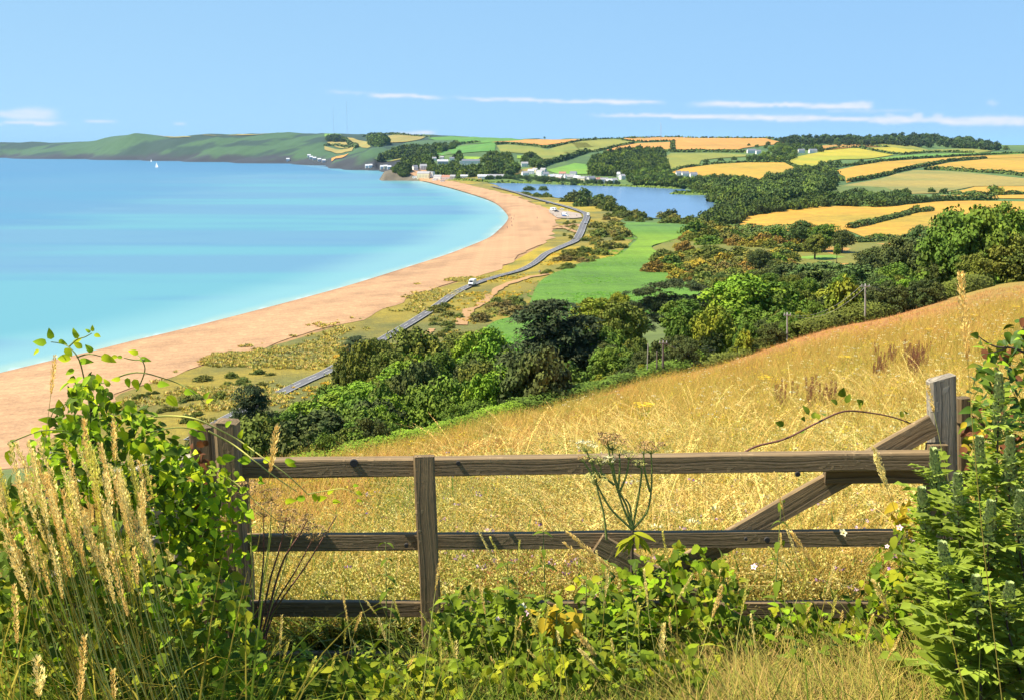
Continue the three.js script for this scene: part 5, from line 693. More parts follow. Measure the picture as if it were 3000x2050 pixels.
{ // roadside signs
  const sign = (label, px, py, D, w, h, m, base) => { const c = at(px, py, D), gy = H(c.x, c.z), t = thing('road_sign', label, 'sign', [c.x, gy, c.z], 0.25); for (const s of [-1, 1]) new MB().tube([V(s * w * 0.32, -0.2, -0.06), V(s * w * 0.32, c.y - gy + h / 2, -0.06)], 0.045, 6).build('post', mPoleP, t); new MB().box(w, h, 0.05, new THREE.Matrix4().setPosition(0, c.y - gy, 0)).build('border', mWhite, t); new MB().box(w - 0.12, h - 0.12, 0.03, new THREE.Matrix4().setPosition(0, c.y - gy, 0.025)).build('board', m, t); };
  const mTeal = pm(0.05, 0.28, 0.22), mBluS = pm(0.06, 0.22, 0.5);
  sign('teal direction sign beside the near end of the coast road', 896, 1113, 287, 1.6, 1.0, mTeal); sign('small blue sign between beach and road beyond the van', 1485, 787, 545, 1.2, 1.3, mBluS);
  const rs = (label, px, py, D) => { const c = at(px, py, D), gy = H(c.x, c.z), t = thing('warning_sign', label, 'sign', [c.x, gy, c.z], 0.3); new MB().tube([V(0, -0.2, 0), V(0, c.y - gy, 0)], 0.04, 6).build('post', mPoleP, t); const g = new THREE.CylinderGeometry(0.5, 0.5, 0.05, 3); g.rotateX(Math.PI / 2); g.translate(0, c.y - gy, 0.05); part('plate', g, mBlack, t); };
  rs('black-backed sign on a post left of the teal sign on the dune', 816, 1100, 292); rs('black-backed sign standing at the road edge over the teal sign', 892, 1104, 290); rs('thin roadside sign on the verge before the road bend', 1428, 826, 505);
  // sailing boats
  const boat = (label, px, py, D, k, heel) => { const c = at(px, py, D), t = thing('sailing_boat', label, 'sailing boat', [c.x, 0, c.z], -0.5); const hull = new THREE.Shape([[-4.5, 0], [-4.2, -0.6], [3.2, -0.6], [5, 0.3], [-4.5, 0.2]].map(p => new THREE.Vector2(p[0] * k, p[1] * k))), g = new THREE.ExtrudeGeometry(hull, { depth: 2 * k, bevelEnabled: true, bevelSize: 0.3 * k, bevelThickness: 0.5 * k, bevelSegments: 2 }); g.translate(0, 0.55 * k, -k); part('hull', g, mWhite, t); new MB().tube([V(0, 0, 0), V(heel * 12 * k, 13 * k, 0)], [0.12 * k, 0.07 * k], 6).build('mast', mSteel, t); const s = (n, pts) => { const mb = new MB(), P = pts.map(([x, y]) => V(x * k + heel * y * k, y * k, 0)); for (let i = 0; i < 9; i++) for (let j = 0; j < 5; j++) { const f = (a, b) => { const q = P[0].clone().lerp(P[1], a), w = P[2].clone().lerp(P[1], a); return q.lerp(w, b).add(V(0, 0, Math.sin(b * Math.PI) * 0.7 * k * (1 - a))); }, v = (a, b) => { const p = f(a, b); return mb.v(p.x, p.y, p.z); }; mb.quad(v(i / 9, j / 5), v(i / 9, (j + 1) / 5), v((i + 1) / 9, (j + 1) / 5), v((i + 1) / 9, j / 5)); } mb.build(n, new THREE.MeshStandardMaterial({ color: 0xf8f8f4, roughness: 0.8, side: THREE.DoubleSide }), t); }; s('mainsail', [[-0.1, 1.6], [-0.1, 12.6], [-4.2, 1.7]]); s('jib', [[0.2, 1], [0.1, 11], [4.2, 0.9]]); };
  boat('white sailing boat, larger of the two on the bay', 459, 489, 3910, 1.45, -0.12); boat('tiny white sailing boat far off beside the headland', 442, 473, 5800, 1.2, 0.05);
}
// ---------------------------------------------------------------- people
function personGeo(pose) { // one continuous body from tapered bones
  const res = 52, mc = new MarchingCubes(res, new THREE.MeshStandardMaterial(), false, false, 60000), J = pose, S = 2.0, sd = (p, a, b, r0, r1) => { const ab = b.clone().sub(a), t = clamp(p.clone().sub(a).dot(ab) / ab.lengthSq(), 0, 1); return p.distanceTo(a.clone().addScaledVector(ab, t)) - lerp(r0, r1, t); };
  for (let k = 0; k < res; k++) for (let j = 0; j < res; j++) for (let i = 0; i < res; i++) { const p = V((i / res - 0.5) * S, j / res * S - 0.06, (k / res - 0.5) * S); let d = 1e3; for (const [a, b, r0, r1] of J) { const q = sd(p, a, b, r0, r1), h = clamp(0.5 + 0.5 * (d - q) / 0.04, 0, 1); d = lerp(d, q, h) - 0.04 * h * (1 - h); } mc.field[i + j * res + k * res * res] = -d; }
  mc.isolation = 0; mc.update(); const n = mc.count, g = new THREE.BufferGeometry(), P = new Float32Array(mc.positionArray.slice(0, n * 3)); for (let k = 0; k < n; k++) { P[k * 3] = P[k * 3] * S / 2; P[k * 3 + 1] = (P[k * 3 + 1] + 1) / 2 * S - 0.06; P[k * 3 + 2] = P[k * 3 + 2] * S / 2; } g.setAttribute('position', new THREE.BufferAttribute(P, 3)); g.setAttribute('normal', new THREE.BufferAttribute(new Float32Array(mc.normalArray.slice(0, n * 3)), 3)); return g;
}
{
  const A = (x, y, z) => V(x, y, z), body = st => [[A(0, 1.62, 0.02), A(0, 1.7, 0.02), 0.095, 0.09], [A(0, 1.42, 0), A(0, 1.56, 0.01), 0.06, 0.055], [A(0, 1.0, 0), A(0, 1.36, 0), 0.15, 0.16], [A(-0.17, 1.4, 0), A(0.17, 1.4, 0), 0.07, 0.07], [A(0.2, 1.38, 0), A(0.27, 1.1, -0.05), 0.05, 0.04], [A(0.27, 1.1, -0.05), A(0.27, 0.86, 0.06), 0.04, 0.03], [A(-0.2, 1.38, 0), A(-0.27, 1.1, 0.02), 0.05, 0.04], [A(-0.27, 1.1, 0.02), A(-0.27, 0.86, 0.12), 0.04, 0.03], [A(0.09, 0.95, 0), A(0.1, 0.5, st * 0.5), 0.09, 0.06], [A(0.1, 0.5, st * 0.5), A(0.1, 0.06, st * 0.7 - 0.08), 0.06, 0.04], [A(-0.09, 0.95, 0), A(-0.1, 0.5, -st * 0.4), 0.09, 0.06], [A(-0.1, 0.5, -st * 0.4), A(-0.1, 0.06, -st - 0.04), 0.06, 0.04], [A(0.1, 0.05, st * 0.7 - 0.08), A(0.1, 0.04, st * 0.7 + 0.1), 0.045, 0.035], [A(-0.1, 0.05, -st - 0.04), A(-0.1, 0.04, -st + 0.14), 0.045, 0.035]];
  const walk = personGeo(body(0.2)), mSkin = pm(0.45, 0.28, 0.2), mRed = pm(0.4, 0.06, 0.05), mNavy = pm(0.04, 0.05, 0.1), mPale = pm(0.6, 0.55, 0.5), hairG = new THREE.SphereGeometry(0.105, 12, 8, 0, 6.3, 0, 1.7), mHair = pm(0.05, 0.035, 0.025);
  const shirtG = new MB(); { const ring = [[0.165, 0.98], [0.172, 1.1], [0.175, 1.3], [0.15, 1.42], [0.09, 1.48]], n = 14; ring.forEach(([q, y], k) => { for (let s = 0; s < n; s++) { const a = s / n * 6.2832; shirtG.v(Math.cos(a) * q * 1.15, y, Math.sin(a) * q); } if (k) for (let s = 0; s < n; s++) shirtG.quad((k - 1) * n + s, (k - 1) * n + (s + 1) % n, k * n + (s + 1) % n, k * n + s); }); } const sG = shirtG.geo();
  [[1500, 659, 'dark-clothed person standing farthest up the beach at the water bend', mNavy], [1494, 627, 'person walking at the far end of the group on the beach', mNavy], [1498, 637, 'person in the middle of the beach group near the water', mRed], [1506, 632, 'person on the landward side of the beach group', mNavy], [1505, 641, 'person bending of the path of the beach group, lower right', mNavy], [1498, 648, 'person nearest to us in the beach group', mRed], [1486, 664, 'person standing at the water edge below the group', mNavy], [1459, 678, 'lone person at the waterline of the near beach', mNavy], [1574, 640, 'lone person in the middle of the wide beach', mNavy], [1620, 632, 'person among the bushes at the sea end of the car park', mRed], [1631, 637, 'person in red at the beach edge of the car park', mRed], [1690, 636, 'dark-clothed person at the right end of the car park', mNavy], [1212, 990, 'walker in pale top on the dirt path above the wood', mPale], [1580, 803, 'walker in pale top at the end of the dirt path by the marsh', mPale], [1584, 803, 'second walker beside the one at the end of the dirt path', mRed]].forEach(([px, py, l, m], k) => { const w = W2(px, py, 2.3), c = coast(w[0], w[1]), y = H(w[0], w[1]) + Math.max(0.035, -w[1] * 0.00055); const t = thing('person', l, 'person', [w[0], y, w[1]], k * 1.7); part('body', walk, k % 3 === 1 ? mSkin : mNavy, t); part('shirt', sG, m, t); const h = part('hair', hairG, mHair, t); h.position.set(0, 1.69, 0); });
}
// ---------------------------------------------------------------- weathered wood
const woodTex = (() => { const W = 1024, Hh = 256, f = (i, j) => { const u = i / W, v = j / Hh, wv = 0.025 * Math.sin(u * 6.283 * 2) + 0.07 * (vnoise(u * 5, v * 2, 0) - 0.5) * sstep(0, 0.1, u) * sstep(1, 0.9, u); const k = Math.exp(-Math.pow((u - 0.37) * 14, 2) - Math.pow((v - 0.55) * 4, 2)); const g = vnoise((v + wv + k * 0.25) * 22, 3.3) * 0.55 + vnoise((v + wv * 1.1) * 64, 7.7) * 0.3 + vnoise(u * 40, v * 190) * 0.25; return g; }; const d = new Uint8Array(W * Hh * 4); for (let j = 0; j < Hh; j++) for (let i = 0; i < W; i++) { const u = i / W, v = j / Hh, g = f(i, j), crack = sstep(0.28, 0.16, g), q = (j * W + i) * 4, lich = sstep(0.72, 0.8, vnoise(u * 60, v * 11)) * sstep(0.5, 0.7, vnoise(u * 9 + 4, v * 3)) * 0.35, c = 0.2 + 0.95 * g + lich + 0.14 * (vnoise(u * 7, v * 2 + 9) - 0.5); d[q] = clamp(c * (1 - 0.6 * crack), 0, 1) * 255; d[q + 1] = clamp(c * 0.97 * (1 - 0.6 * crack), 0, 1) * 255; d[q + 2] = clamp(c * 0.9 * (1 - 0.55 * crack), 0, 1) * 255; d[q + 3] = 255; } const t = new THREE.DataTexture(d, W, Hh); t.wrapS = t.wrapT = THREE.RepeatWrapping; t.magFilter = THREE.LinearFilter; t.needsUpdate = true; t.repeat.set(1 / 1.1, 1 / 0.16); return t; })();
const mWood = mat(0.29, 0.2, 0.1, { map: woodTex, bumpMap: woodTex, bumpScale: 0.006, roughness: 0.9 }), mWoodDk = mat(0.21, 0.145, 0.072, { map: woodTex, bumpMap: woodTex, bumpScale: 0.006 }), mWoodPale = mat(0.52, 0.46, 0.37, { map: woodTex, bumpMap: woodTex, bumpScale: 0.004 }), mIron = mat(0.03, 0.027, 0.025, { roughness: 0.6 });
function bar(name, a, b, h, d, m, parent, ch = 0.006, seed = 1) { // a beam from a to b with slightly wandering, worn edges
  const o = parent === scene ? V() : parent.position, x = b.clone().sub(a), L = x.length(); x.normalize(); const z = V(0, 0, 1).addScaledVector(x, -x.z).normalize(), y = V().crossVectors(z, x), n = Math.max(2, Math.round(L / 0.09)), mb = new MB(), prof8 = [[-1, -1, 1], [-1, 1, 1], [1, -1, 0], [1, 1, 0]];
  const ring = []; const cs = (u, k) => { const wob_ = 0.004 * (fbm(u * 3 + seed * 7, k * 2.1, 3) - 0.5) * 2; return wob_; };
  const P = [[-h / 2 + ch, d / 2], [h / 2 - ch, d / 2], [h / 2, d / 2 - ch], [h / 2, -d / 2 + ch], [h / 2 - ch, -d / 2], [-h / 2 + ch, -d / 2], [-h / 2, -d / 2 + ch], [-h / 2, d / 2 - ch]];
  for (let f = 0; f < 8; f++) { const p0 = P[f], p1 = P[(f + 1) % 8], prev = []; for (let i = 0; i <= n; i++) { const u = i / n * L, q = (p, k) => { const e = cs(u, k), c = a.clone().addScaledVector(x, u).addScaledVector(y, p[0] * (1 + e / h * 2)).addScaledVector(z, p[1] * (1 + e / d)).sub(o); return c; }, A = q(p0, Math.floor(f / 2)), B = q(p1, Math.floor((f + 1) / 2) % 4), v0 = (f % 2 ? 0.3 : 0) + p0[0] + p0[1] * 0.7 + seed * 0.31, v1 = (f % 2 ? 0.3 : 0) + p1[0] + p1[1] * 0.7 + seed * 0.31; const ia = mb.v(A.x, A.y, A.z, u + seed * 0.37, v0), ib = mb.v(B.x, B.y, B.z, u + seed * 0.37, v1); if (i) mb.quad(prev[0], ia, ib, prev[1]); prev[0] = ia; prev[1] = ib; } }
  for (const e of [0, n]) { const c = a.clone().addScaledVector(x, e / n * L).sub(o), ic = mb.v(c.x, c.y, c.z, 0.1, 0.1), vs = P.map(p => { const q = c.clone().addScaledVector(y, p[0]).addScaledVector(z, p[1]); return mb.v(q.x, q.y, q.z, p[1], p[0]); }); for (let k = 0; k < 8; k++) e ? mb.tri(ic, vs[(k + 1) % 8], vs[k]) : mb.tri(ic, vs[k], vs[(k + 1) % 8]); }
  return mb.build(name, m, parent);
}
const GD = 4.65;
{ // the field gate
  const base = at(1700, 1600, GD), gate = thing('field_gate', 'weathered wooden field gate across the foreground, overgrown with weeds', 'gate', [base.x, H(base.x, base.z), base.z]);
  bar('top_rail', at(636, 1371, GD), at(2725, 1347, GD), 0.079, 0.065, mWood, gate, 0.005, 1);
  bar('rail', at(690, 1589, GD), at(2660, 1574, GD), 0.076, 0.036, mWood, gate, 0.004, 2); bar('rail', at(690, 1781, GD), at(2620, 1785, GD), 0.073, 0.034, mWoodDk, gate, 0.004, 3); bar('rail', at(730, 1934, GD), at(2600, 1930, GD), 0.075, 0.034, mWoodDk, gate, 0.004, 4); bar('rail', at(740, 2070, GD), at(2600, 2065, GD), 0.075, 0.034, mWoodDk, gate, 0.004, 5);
  bar('upright', at(1275, 2080, GD - 0.06), at(1242, 1335, GD - 0.06), 0.088, 0.04, mWood, gate, 0.006, 6);
  bar('stile', at(735, 2090, GD + 0.05), at(694, 1345, GD + 0.05), 0.085, 0.06, mWood, gate, 0.006, 7);
  bar('stile', at(2705, 2080, GD + 0.06), at(2745, 1300, GD + 0.06), 0.085, 0.06, mWood, gate, 0.006, 8);
  bar('brace', at(1925, 1700, GD + 0.075), at(2735, 1243, GD + 0.075), 0.098, 0.032, mWood, gate, 0.004, 9); bar('brace', at(1752, 1590, GD - 0.035), at(2160, 1830, GD - 0.035), 0.095, 0.032, mWood, gate, 0.004, 10);
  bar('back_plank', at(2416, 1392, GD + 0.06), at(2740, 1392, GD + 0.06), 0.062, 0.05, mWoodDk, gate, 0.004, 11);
  const bolt = (px, py, r, n, m) => { const p = at(px, py, GD - 0.036).sub(gate.position), g = new THREE.CylinderGeometry(r, r * 1.1, 0.012, 12); g.rotateX(Math.PI / 2); g.translate(p.x, p.y, p.z); const q = mat(0.03, 0.027, 0.025, { vertexColors: false }); part(n, g, q, gate); };
  bolt(1036, 1356, 0.017, 'knot', 0); bolt(1342, 1356, 0.009, 'bolt', 0); bolt(2338, 1388, 0.011, 'bolt', 0); bolt(2248, 1581, 0.012, 'bolt', 0); bolt(2186, 1578, 0.007, 'bolt', 0); bolt(1190, 1597, 0.009, 'bolt', 0);
}
function post(name, label, a, b, w, d, m, seed, slant = 0.02, extra) { const t = thing(name, label, 'post', [a.x, a.y, a.z]), p = bar('shaft', a, b, w, d, m, t, 0.012, seed), P = p.geometry.attributes.position; const top = b.y - a.y; for (let k = 0; k < P.count; k++) if (P.getY(k) > top - 0.06) P.setY(k, P.getY(k) + slant * (P.getX(k) - (b.x - a.x)) / w * 2 - 0.012 * Math.pow((P.getX(k) - (b.x - a.x)) / w * 2, 2)); p.geometry.computeVertexNormals(); return t; }
post('gate_post', 'weathered square post at the left end of the gate', at(722, 2150, GD - 0.06), at(664, 1228, GD - 0.06), 0.094, 0.1, mWood, 21, -0.004);
post('old_post', 'older dark post with dead leaves left of the gate post', at(650, 2150, GD + 0.12), at(590, 1246, GD + 0.12), 0.1, 0.1, mWoodDk, 22, 0.01);
post('gate_post', 'grey rectangular post standing up at the right end of the gate', at(2775, 2100, 4.82), at(2759, 1100, 4.82), 0.118, 0.07, mat(0.38, 0.33, 0.26, { map: woodTex, bumpMap: woodTex, bumpScale: 0.006 }), 23, 0.012);
{ const a = at(2822, 1232, 4.95), t = thing('latch_block', 'short black wooden block behind the right gate post', 'wooden block', [a.x, a.y, a.z]); bar('block', at(2822, 1234, 4.95), at(2822, 1164, 4.95), 0.06, 0.06, mWoodDk, t, 0.012, 24); const c = at(2822, 1390, 4.97); bar('shaft', at(2822, 2100, 4.99), at(2822, 1236, 4.97), 0.05, 0.05, mWoodDk, t, 0.008, 25); }
{ // side fence falling away at the left
  const a = at(160, 1700, 4.1), t = thing('side_fence', 'sun-bleached broken rail fence left of the gate, half hidden by leaves', 'fence', [a.x, H(a.x, a.z), a.z]);
  bar('rail', at(150, 1436, 4.15), at(585, 1340, 4.78), 0.04, 0.05, mWoodPale, t, 0.004, 31); bar('rail', at(150, 1622, 4.15), at(590, 1468, 4.78), 0.085, 0.03, mWoodPale, t, 0.004, 32); bar('rail', at(150, 1740, 4.15), at(590, 1515, 4.78), 0.04, 0.035, mWoodPale, t, 0.004, 33);
  bar('pale', at(528, 1720, 4.7), at(524, 1440, 4.7), 0.05, 0.02, mWoodPale, t, 0.004, 34); bar('pale', at(432, 1760, 4.56), at(428, 1470, 4.56), 0.05, 0.02, mWood, t, 0.004, 35);
  const c = at(160, 1326, 4.12), rp = thing('round_post', 'round fence post with a cut top behind the golden grasses at the left', 'post', [c.x, H(c.x, c.z), c.z]), L = c.y - rp.position.y; const mb = new MB(); mb.tube([V(0, -0.3, 0), V(0, L * 0.5, 0), V(0, L - 0.01, 0), V(0, L, 0)], [0.05, 0.048, 0.046, 0.038], 18); mb.build('shaft', mat(0.30, 0.26, 0.2, { map: woodTex, bumpMap: woodTex, bumpScale: 0.003 }), rp);
}
// ---------------------------------------------------------------- leaves and stems close to us
function ovate(w, o = {}) { const { curl = 0.25, fold = 0.22, teeth = 0, heart = 0, rows = 6 } = o, mb = new MB(), ribs = [], L = [], R = []; for (let k = 0; k <= rows; k++) { const t = k / rows, s = Math.pow(Math.sin(Math.PI * Math.pow(t, heart ? 0.55 : 0.8)), 0.85) * w / 2 * (teeth && k % 2 ? 1 - teeth : 1), z = -curl * t * t, y = t * (1 - 0.15 * curl * t); ribs.push(mb.v(0, y, z, 0.5, t)); L.push(mb.v(-s, y - (heart && k < 2 ? 0.08 : 0), z + fold * s, 0, t)); R.push(mb.v(s, y - (heart && k < 2 ? 0.08 : 0), z + fold * s, 1, t)); if (k) { mb.quad(ribs[k - 1], ribs[k], L[k], L[k - 1]); mb.quad(ribs[k - 1], R[k - 1], R[k], ribs[k]); } } return mb.geo(); }
const LG = { oval: [ovate(0.62, { heart: 1 }), ovate(0.56, { curl: 0.45, heart: 1 }), ovate(0.66, { curl: 0.1, fold: 0.4 })], nettle: [ovate(0.5, { teeth: 0.2, rows: 9, curl: 0.5 }), ovate(0.46, { teeth: 0.2, rows: 9, curl: 0.3 })], bramble: [ovate(0.68, { teeth: 0.14, rows: 9, curl: 0.25 })], lance: [ovate(0.22, { curl: 0.35 })], };
const trefoil = (() => { const g = LG.bramble[0], q = (a, s, y) => { const c = g.clone(); c.applyMatrix4(new THREE.Matrix4().makeRotationZ(a).scale(V(s, s, s))); c.translate(0, y, 0); return c; }; const r = mergeGeometries([q(0, 0.75, 0.3), q(1.25, 0.6, 0.28), q(-1.25, 0.6, 0.28)]); return r; })();
const fl = { vine: leafMat(0.27, 0.42, 0.008), vineY: leafMat(0.46, 0.54, 0.008), vineD: leafMat(0.085, 0.14, 0.008, 0.25), nettle: leafMat(0.22, 0.29, 0.009), nettle2: leafMat(0.33, 0.34, 0.010), bramble: leafMat(0.13, 0.185, 0.007, 0.35), brambleL: leafMat(0.22, 0.25, 0.010), autumn: leafMat(0.50, 0.36, 0.02), rust: leafMat(0.17, 0.06, 0.02), mug: leafMat(0.26, 0.335, 0.025, 0.35), mugTop: mat(0.36, 0.43, 0.15), stem: mat(0.16, 0.20, 0.04), stemY: mat(0.50, 0.48, 0.11), stemDk: mat(0.065, 0.045, 0.03), cane: mat(0.16, 0.07, 0.045), straw: leafMat(0.95, 0.78, 0.30, 0.3), strawD: leafMat(0.90, 0.66, 0.22, 0.3), strawG: leafMat(0.76, 0.68, 0.14, 0.35), blade: leafMat(0.15, 0.21, 0.012, 0.4), bladeY: leafMat(0.42, 0.34, 0.04, 0.4), umbelW: mat(0.80, 0.72, 0.42), umbelDry: mat(0.48, 0.30, 0.11), umbelY: mat(0.62, 0.56, 0.17), ivy: leafMat(0.06, 0.115, 0.010, 0.15, 0.5), pink: mat(0.75, 0.5, 0.55) };
const LQ = new THREE.Matrix4();
function setLeaf(m, pos, dir, nrm, size) { const y = dir.clone().normalize(), z = nrm.clone().addScaledVector(y, -nrm.dot(y)).normalize(), x = V().crossVectors(y, z); LQ.makeBasis(x, y, z); m.position.copy(pos); m.quaternion.setFromRotationMatrix(LQ); m.scale.setScalar(size); return m; }
const leafInto = (mb, g, pos, dir, nrm, size) => { const y = dir.clone().normalize(), z = nrm.clone().addScaledVector(y, -nrm.dot(y)).normalize(), x = V().crossVectors(y, z); mb.add(g, new THREE.Matrix4().makeBasis(x.multiplyScalar(size), y.multiplyScalar(size), z.multiplyScalar(size)).setPosition(pos)); };
const rv = (r, s = 1) => V((r() - 0.5) * 2 * s, (r() - 0.5) * 2 * s, (r() - 0.5) * 2 * s);
const pick = (r, a) => a[Math.floor(r() * a.length)];
const curveOf = (pts, n = 14) => new THREE.CatmullRomCurve3(pts, false, 'centripetal').getPoints(n);
// a mass of leaves filling a patch of the view at its real depth: the leaves that show most are parts of their own
function leafMass(name, label, cat, poly, D0, D1, n, nParts, size, geos, mats, seed, o = {}) {
  const r = rng(seed); let x0 = 1e9, x1 = -1e9, y0 = 1e9, y1 = -1e9, cx = 0, cy = 0; for (const p of poly) { x0 = Math.min(x0, p[0]); x1 = Math.max(x1, p[0]); y0 = Math.min(y0, p[1]); y1 = Math.max(y1, p[1]); cx += p[0] / poly.length; cy += p[1] / poly.length; }
  const c = at(cx, y1, (D0 + D1) / 2), t = thing(name, label, cat, [c.x, H(c.x, c.z), c.z]), buckets = mats.map(() => new MB()); let k = 0, tries = 0;
  while (k < n && tries++ < n * 12) {
    const px = lerp(x0, x1, r()), py = lerp(y0, y1, r()); if (!inside(poly, px + (r() - 0.5) * 40, py + (r() - 0.5) * 40)) continue;
    const isPart = k >= n - nParts, D = isPart ? lerp(D0, D1, r() * 0.35) : lerp(D0, D1, r()), p = at(px, py, D); if (p.y < H(p.x, p.z) + 0.01) continue; k++;
    const d = rv(r).add(V(0, o.up ?? -0.2, 0.3)), nn = rv(r, 0.8).add(V(0, 0.9, 0.5)), s = size * (0.55 + 0.8 * r()), mi = Math.floor(Math.pow(r(), o.bias || 1) * mats.length), g = pick(r, geos), q = p.sub(t.position);
    if (isPart) setLeaf(part('leaf', g, mats[mi], t), q, d, nn, s); else { const b = 0.75 + 0.5 * r(); buckets[mi].col = [b, b, b]; leafInto(buckets[mi], g, q, d, nn, s); }
  }
  buckets.forEach((b, i) => { if (b.i.length) { const q = b.build('foliage', mats[i], t); q.userData.kind = 'stuff'; } });
  return t;
}
function stemTube(t, pts, r0, r1, m, name = 'stem', sides = 5) { const c = curveOf(pts.map(p => p.clone().sub(t.position)), Math.max(8, pts.length * 5)); const mb = new MB(); mb.tube(c, c.map((_, k) => lerp(r0, r1, k / (c.length - 1))), sides); return mb.build(name, m, t); }
// ---------------------------------------------------------------- climber over the left fence
{
  const r = rng(301), vine = leafMass('climbing_vine', 'bright green climbing vine rising above the left fence posts', 'vine', [[150, 1250], [190, 1180], [225, 1090], [260, 1080], [300, 1150], [360, 1180], [440, 1215], [520, 1290], [590, 1370], [640, 1470], [650, 1600], [560, 1640], [430, 1560], [300, 1480], [160, 1450], [90, 1390], [90, 1300]], 3.75, 4.25, 1500, 200, 0.043, LG.oval, [fl.vineD, fl.vineD, fl.vine, fl.vine, fl.vineY], 302);
  const shoot = (pts, D, leaves, m = fl.stem, w = 0.0032) => { stemTube(vine, pts.map(([x, y], k) => at(x, y, D + 0.03 * Math.sin(k * 2))), w, w * 0.5, m); for (const [x, y, s = 1, a] of leaves) { const p = at(x, y, D + (r() - 0.5) * 0.08).sub(vine.position), an = a ?? r() * 6.28; setLeaf(part('leaf', pick(r, LG.oval), r() < 0.55 ? fl.vineY : fl.vine, vine), p, V(Math.cos(an), Math.sin(an), 0.15), V((r() - 0.5) * 0.8, 0.5 + 0.4 * r(), 0.9), 0.045 * s); } };
  shoot([[262, 1200], [245, 1110], [226, 1046], [200, 1016], [170, 1005], [148, 1002]], 3.9, [[148, 992, 0.9, 1.6], [132, 1006, 1.1, 2.9], [112, 1026, 0.7, 3.6], [172, 998, 0.7, -0.4], [188, 1020, 0.9, -0.8], [207, 1052, 1.1, 3], [232, 1060, 1.1, 0.2], [215, 1085, 0.9, 3.4]]);
  shoot([[200, 1016], [222, 996], [250, 986], [268, 976]], 3.9, [[226, 990, 0.8, 2], [222, 984, 0.7, 1.9], [262, 974, 0.5, 2.3], [270, 970, 0.5, 1.5], [274, 980, 0.6, -0.3], [215, 1008, 0.8, 0.7]]);
  shoot([[224, 1046], [250, 1038], [272, 1038], [296, 1044]], 3.9, [[268, 1030, 0.8, 2.2], [298, 1044, 1.2, -0.3], [240, 1020, 0.8, 2.5]]);
  shoot([[330, 1110], [372, 1095], [420, 1092], [470, 1105], [520, 1122], [560, 1145], [600, 1182]], 4.05, [[372, 1108, 0.9, -1.5], [392, 1112, 1, -1.2], [424, 1124, 0.9, -0.8], [462, 1126, 1, 0.1], [487, 1160, 1.3, -0.7], [540, 1148, 1.1, 0.1], [598, 1166, 0.7, 1], [604, 1178, 0.7, 0.6], [350, 1112, 0.8, 3]]);
  shoot([[398, 1145], [412, 1118], [423, 1075], [412, 1050], [402, 1040]], 4.05, [[402, 1036, 0.9, 2.7], [410, 1052, 0.9, 0], [344, 1046, 0.6, 3.1], [318, 1130, 0.8, 2]]); shoot([[423, 1053], [390, 1054], [362, 1048]], 4.05, [[358, 1047, 0.5, 3]]);
  shoot([[420, 1222], [500, 1218], [570, 1226], [630, 1252], [700, 1290], [770, 1340], [840, 1390], [905, 1450]], 4.15, [[560, 1240, 1.4, -0.3], [575, 1268, 1, -0.6], [700, 1282, 0.8, 1.2], [716, 1300, 0.8, -1], [735, 1350, 1.2, 3], [770, 1352, 1, 0.4], [835, 1350, 0.9, 0.1], [842, 1352, 0.9, -0.5], [920, 1446, 0.8, -1.4], [895, 1460, 0.9, 3.1], [930, 1462, 0.9, 0.3], [975, 1468, 0.7, 0], [960, 1445, 0.6, 0.6], [1035, 1421, 0.5, 0], [1045, 1465, 0.5, 0]], fl.stemY, 0.0042);
  shoot([[610, 1262], [680, 1300], [740, 1345], [800, 1392], [870, 1440]], 4.12, [[660, 1250, 0.8, 0.8], [762, 1395, 0.6, -1.4], [756, 1412, 0.6, 0]], fl.stemY, 0.004); shoot([[900, 1447], [960, 1436], [1010, 1432], [1050, 1450]], 4.15, [[1045, 1440, 0.6, -0.5]], fl.stemY, 0.0022);
  shoot([[420, 1270], [470, 1258], [530, 1252], [560, 1256]], 4, [[548, 1242, 1.1, 0], [556, 1262, 1, -0.4], [470, 1290, 1.2, -1], [490, 1330, 1.1, -1]]); shoot([[600, 1360], [690, 1415], [760, 1480], [830, 1540]], 4.2, [[640, 1390, 0.9, 0.2], [700, 1440, 1, 0.4], [836, 1470, 1, 0.3]], fl.stemY, 0.003);
  shoot([[20, 1300], [60, 1282], [130, 1260], [200, 1262]], 3.8, [[40, 1290, 1, -2], [28, 1320, 1.3, -1.6], [90, 1265, 0.9, 0.6]]);
  stemTube(vine, [at(300, 1900, 4), at(280, 1500, 4), at(268, 1250, 3.95), at(262, 1150, 3.92)], 0.012, 0.005, fl.stemDk, 'woody_stem');
  for (let k = 0; k < 34; k++) { const D = 4.05 + 0.3 * r(); setLeaf(part('dead_leaf', pick(r, LG.oval), fl.rust, vine), at(560 + 50 * r(), 1280 + 220 * r(), D).sub(vine.position), rv(r).add(V(0, -0.8, 0)), rv(r).add(V(0, 0.2, 0.8)), 0.03 + 0.02 * r()); }
}
leafMass('bramble_bush', 'green leafy bank of brambles and bindweed under the golden grasses at the left', 'bramble', [[-60, 1420], [120, 1450], [330, 1560], [520, 1650], [700, 1700], [760, 1900], [840, 2120], [-60, 2120]], 3.2, 4.3, 3600, 240, 0.045, [...LG.oval, ...LG.bramble, trefoil], [fl.vineD, fl.bramble, fl.vineD, fl.brambleL, fl.vine, fl.nettle2], 303, { bias: 1.4 });
leafMass('climbing_vine', 'leafy shoots hanging in front of the left gate post', 'vine', [[470, 1400], [560, 1330], [640, 1330], [690, 1420], [740, 1560], [720, 1700], [640, 1760], [540, 1700], [480, 1580]], 4.0, 4.5, 380, 130, 0.042, LG.oval, [fl.vine, fl.vine, fl.vineY, fl.nettle], 304);
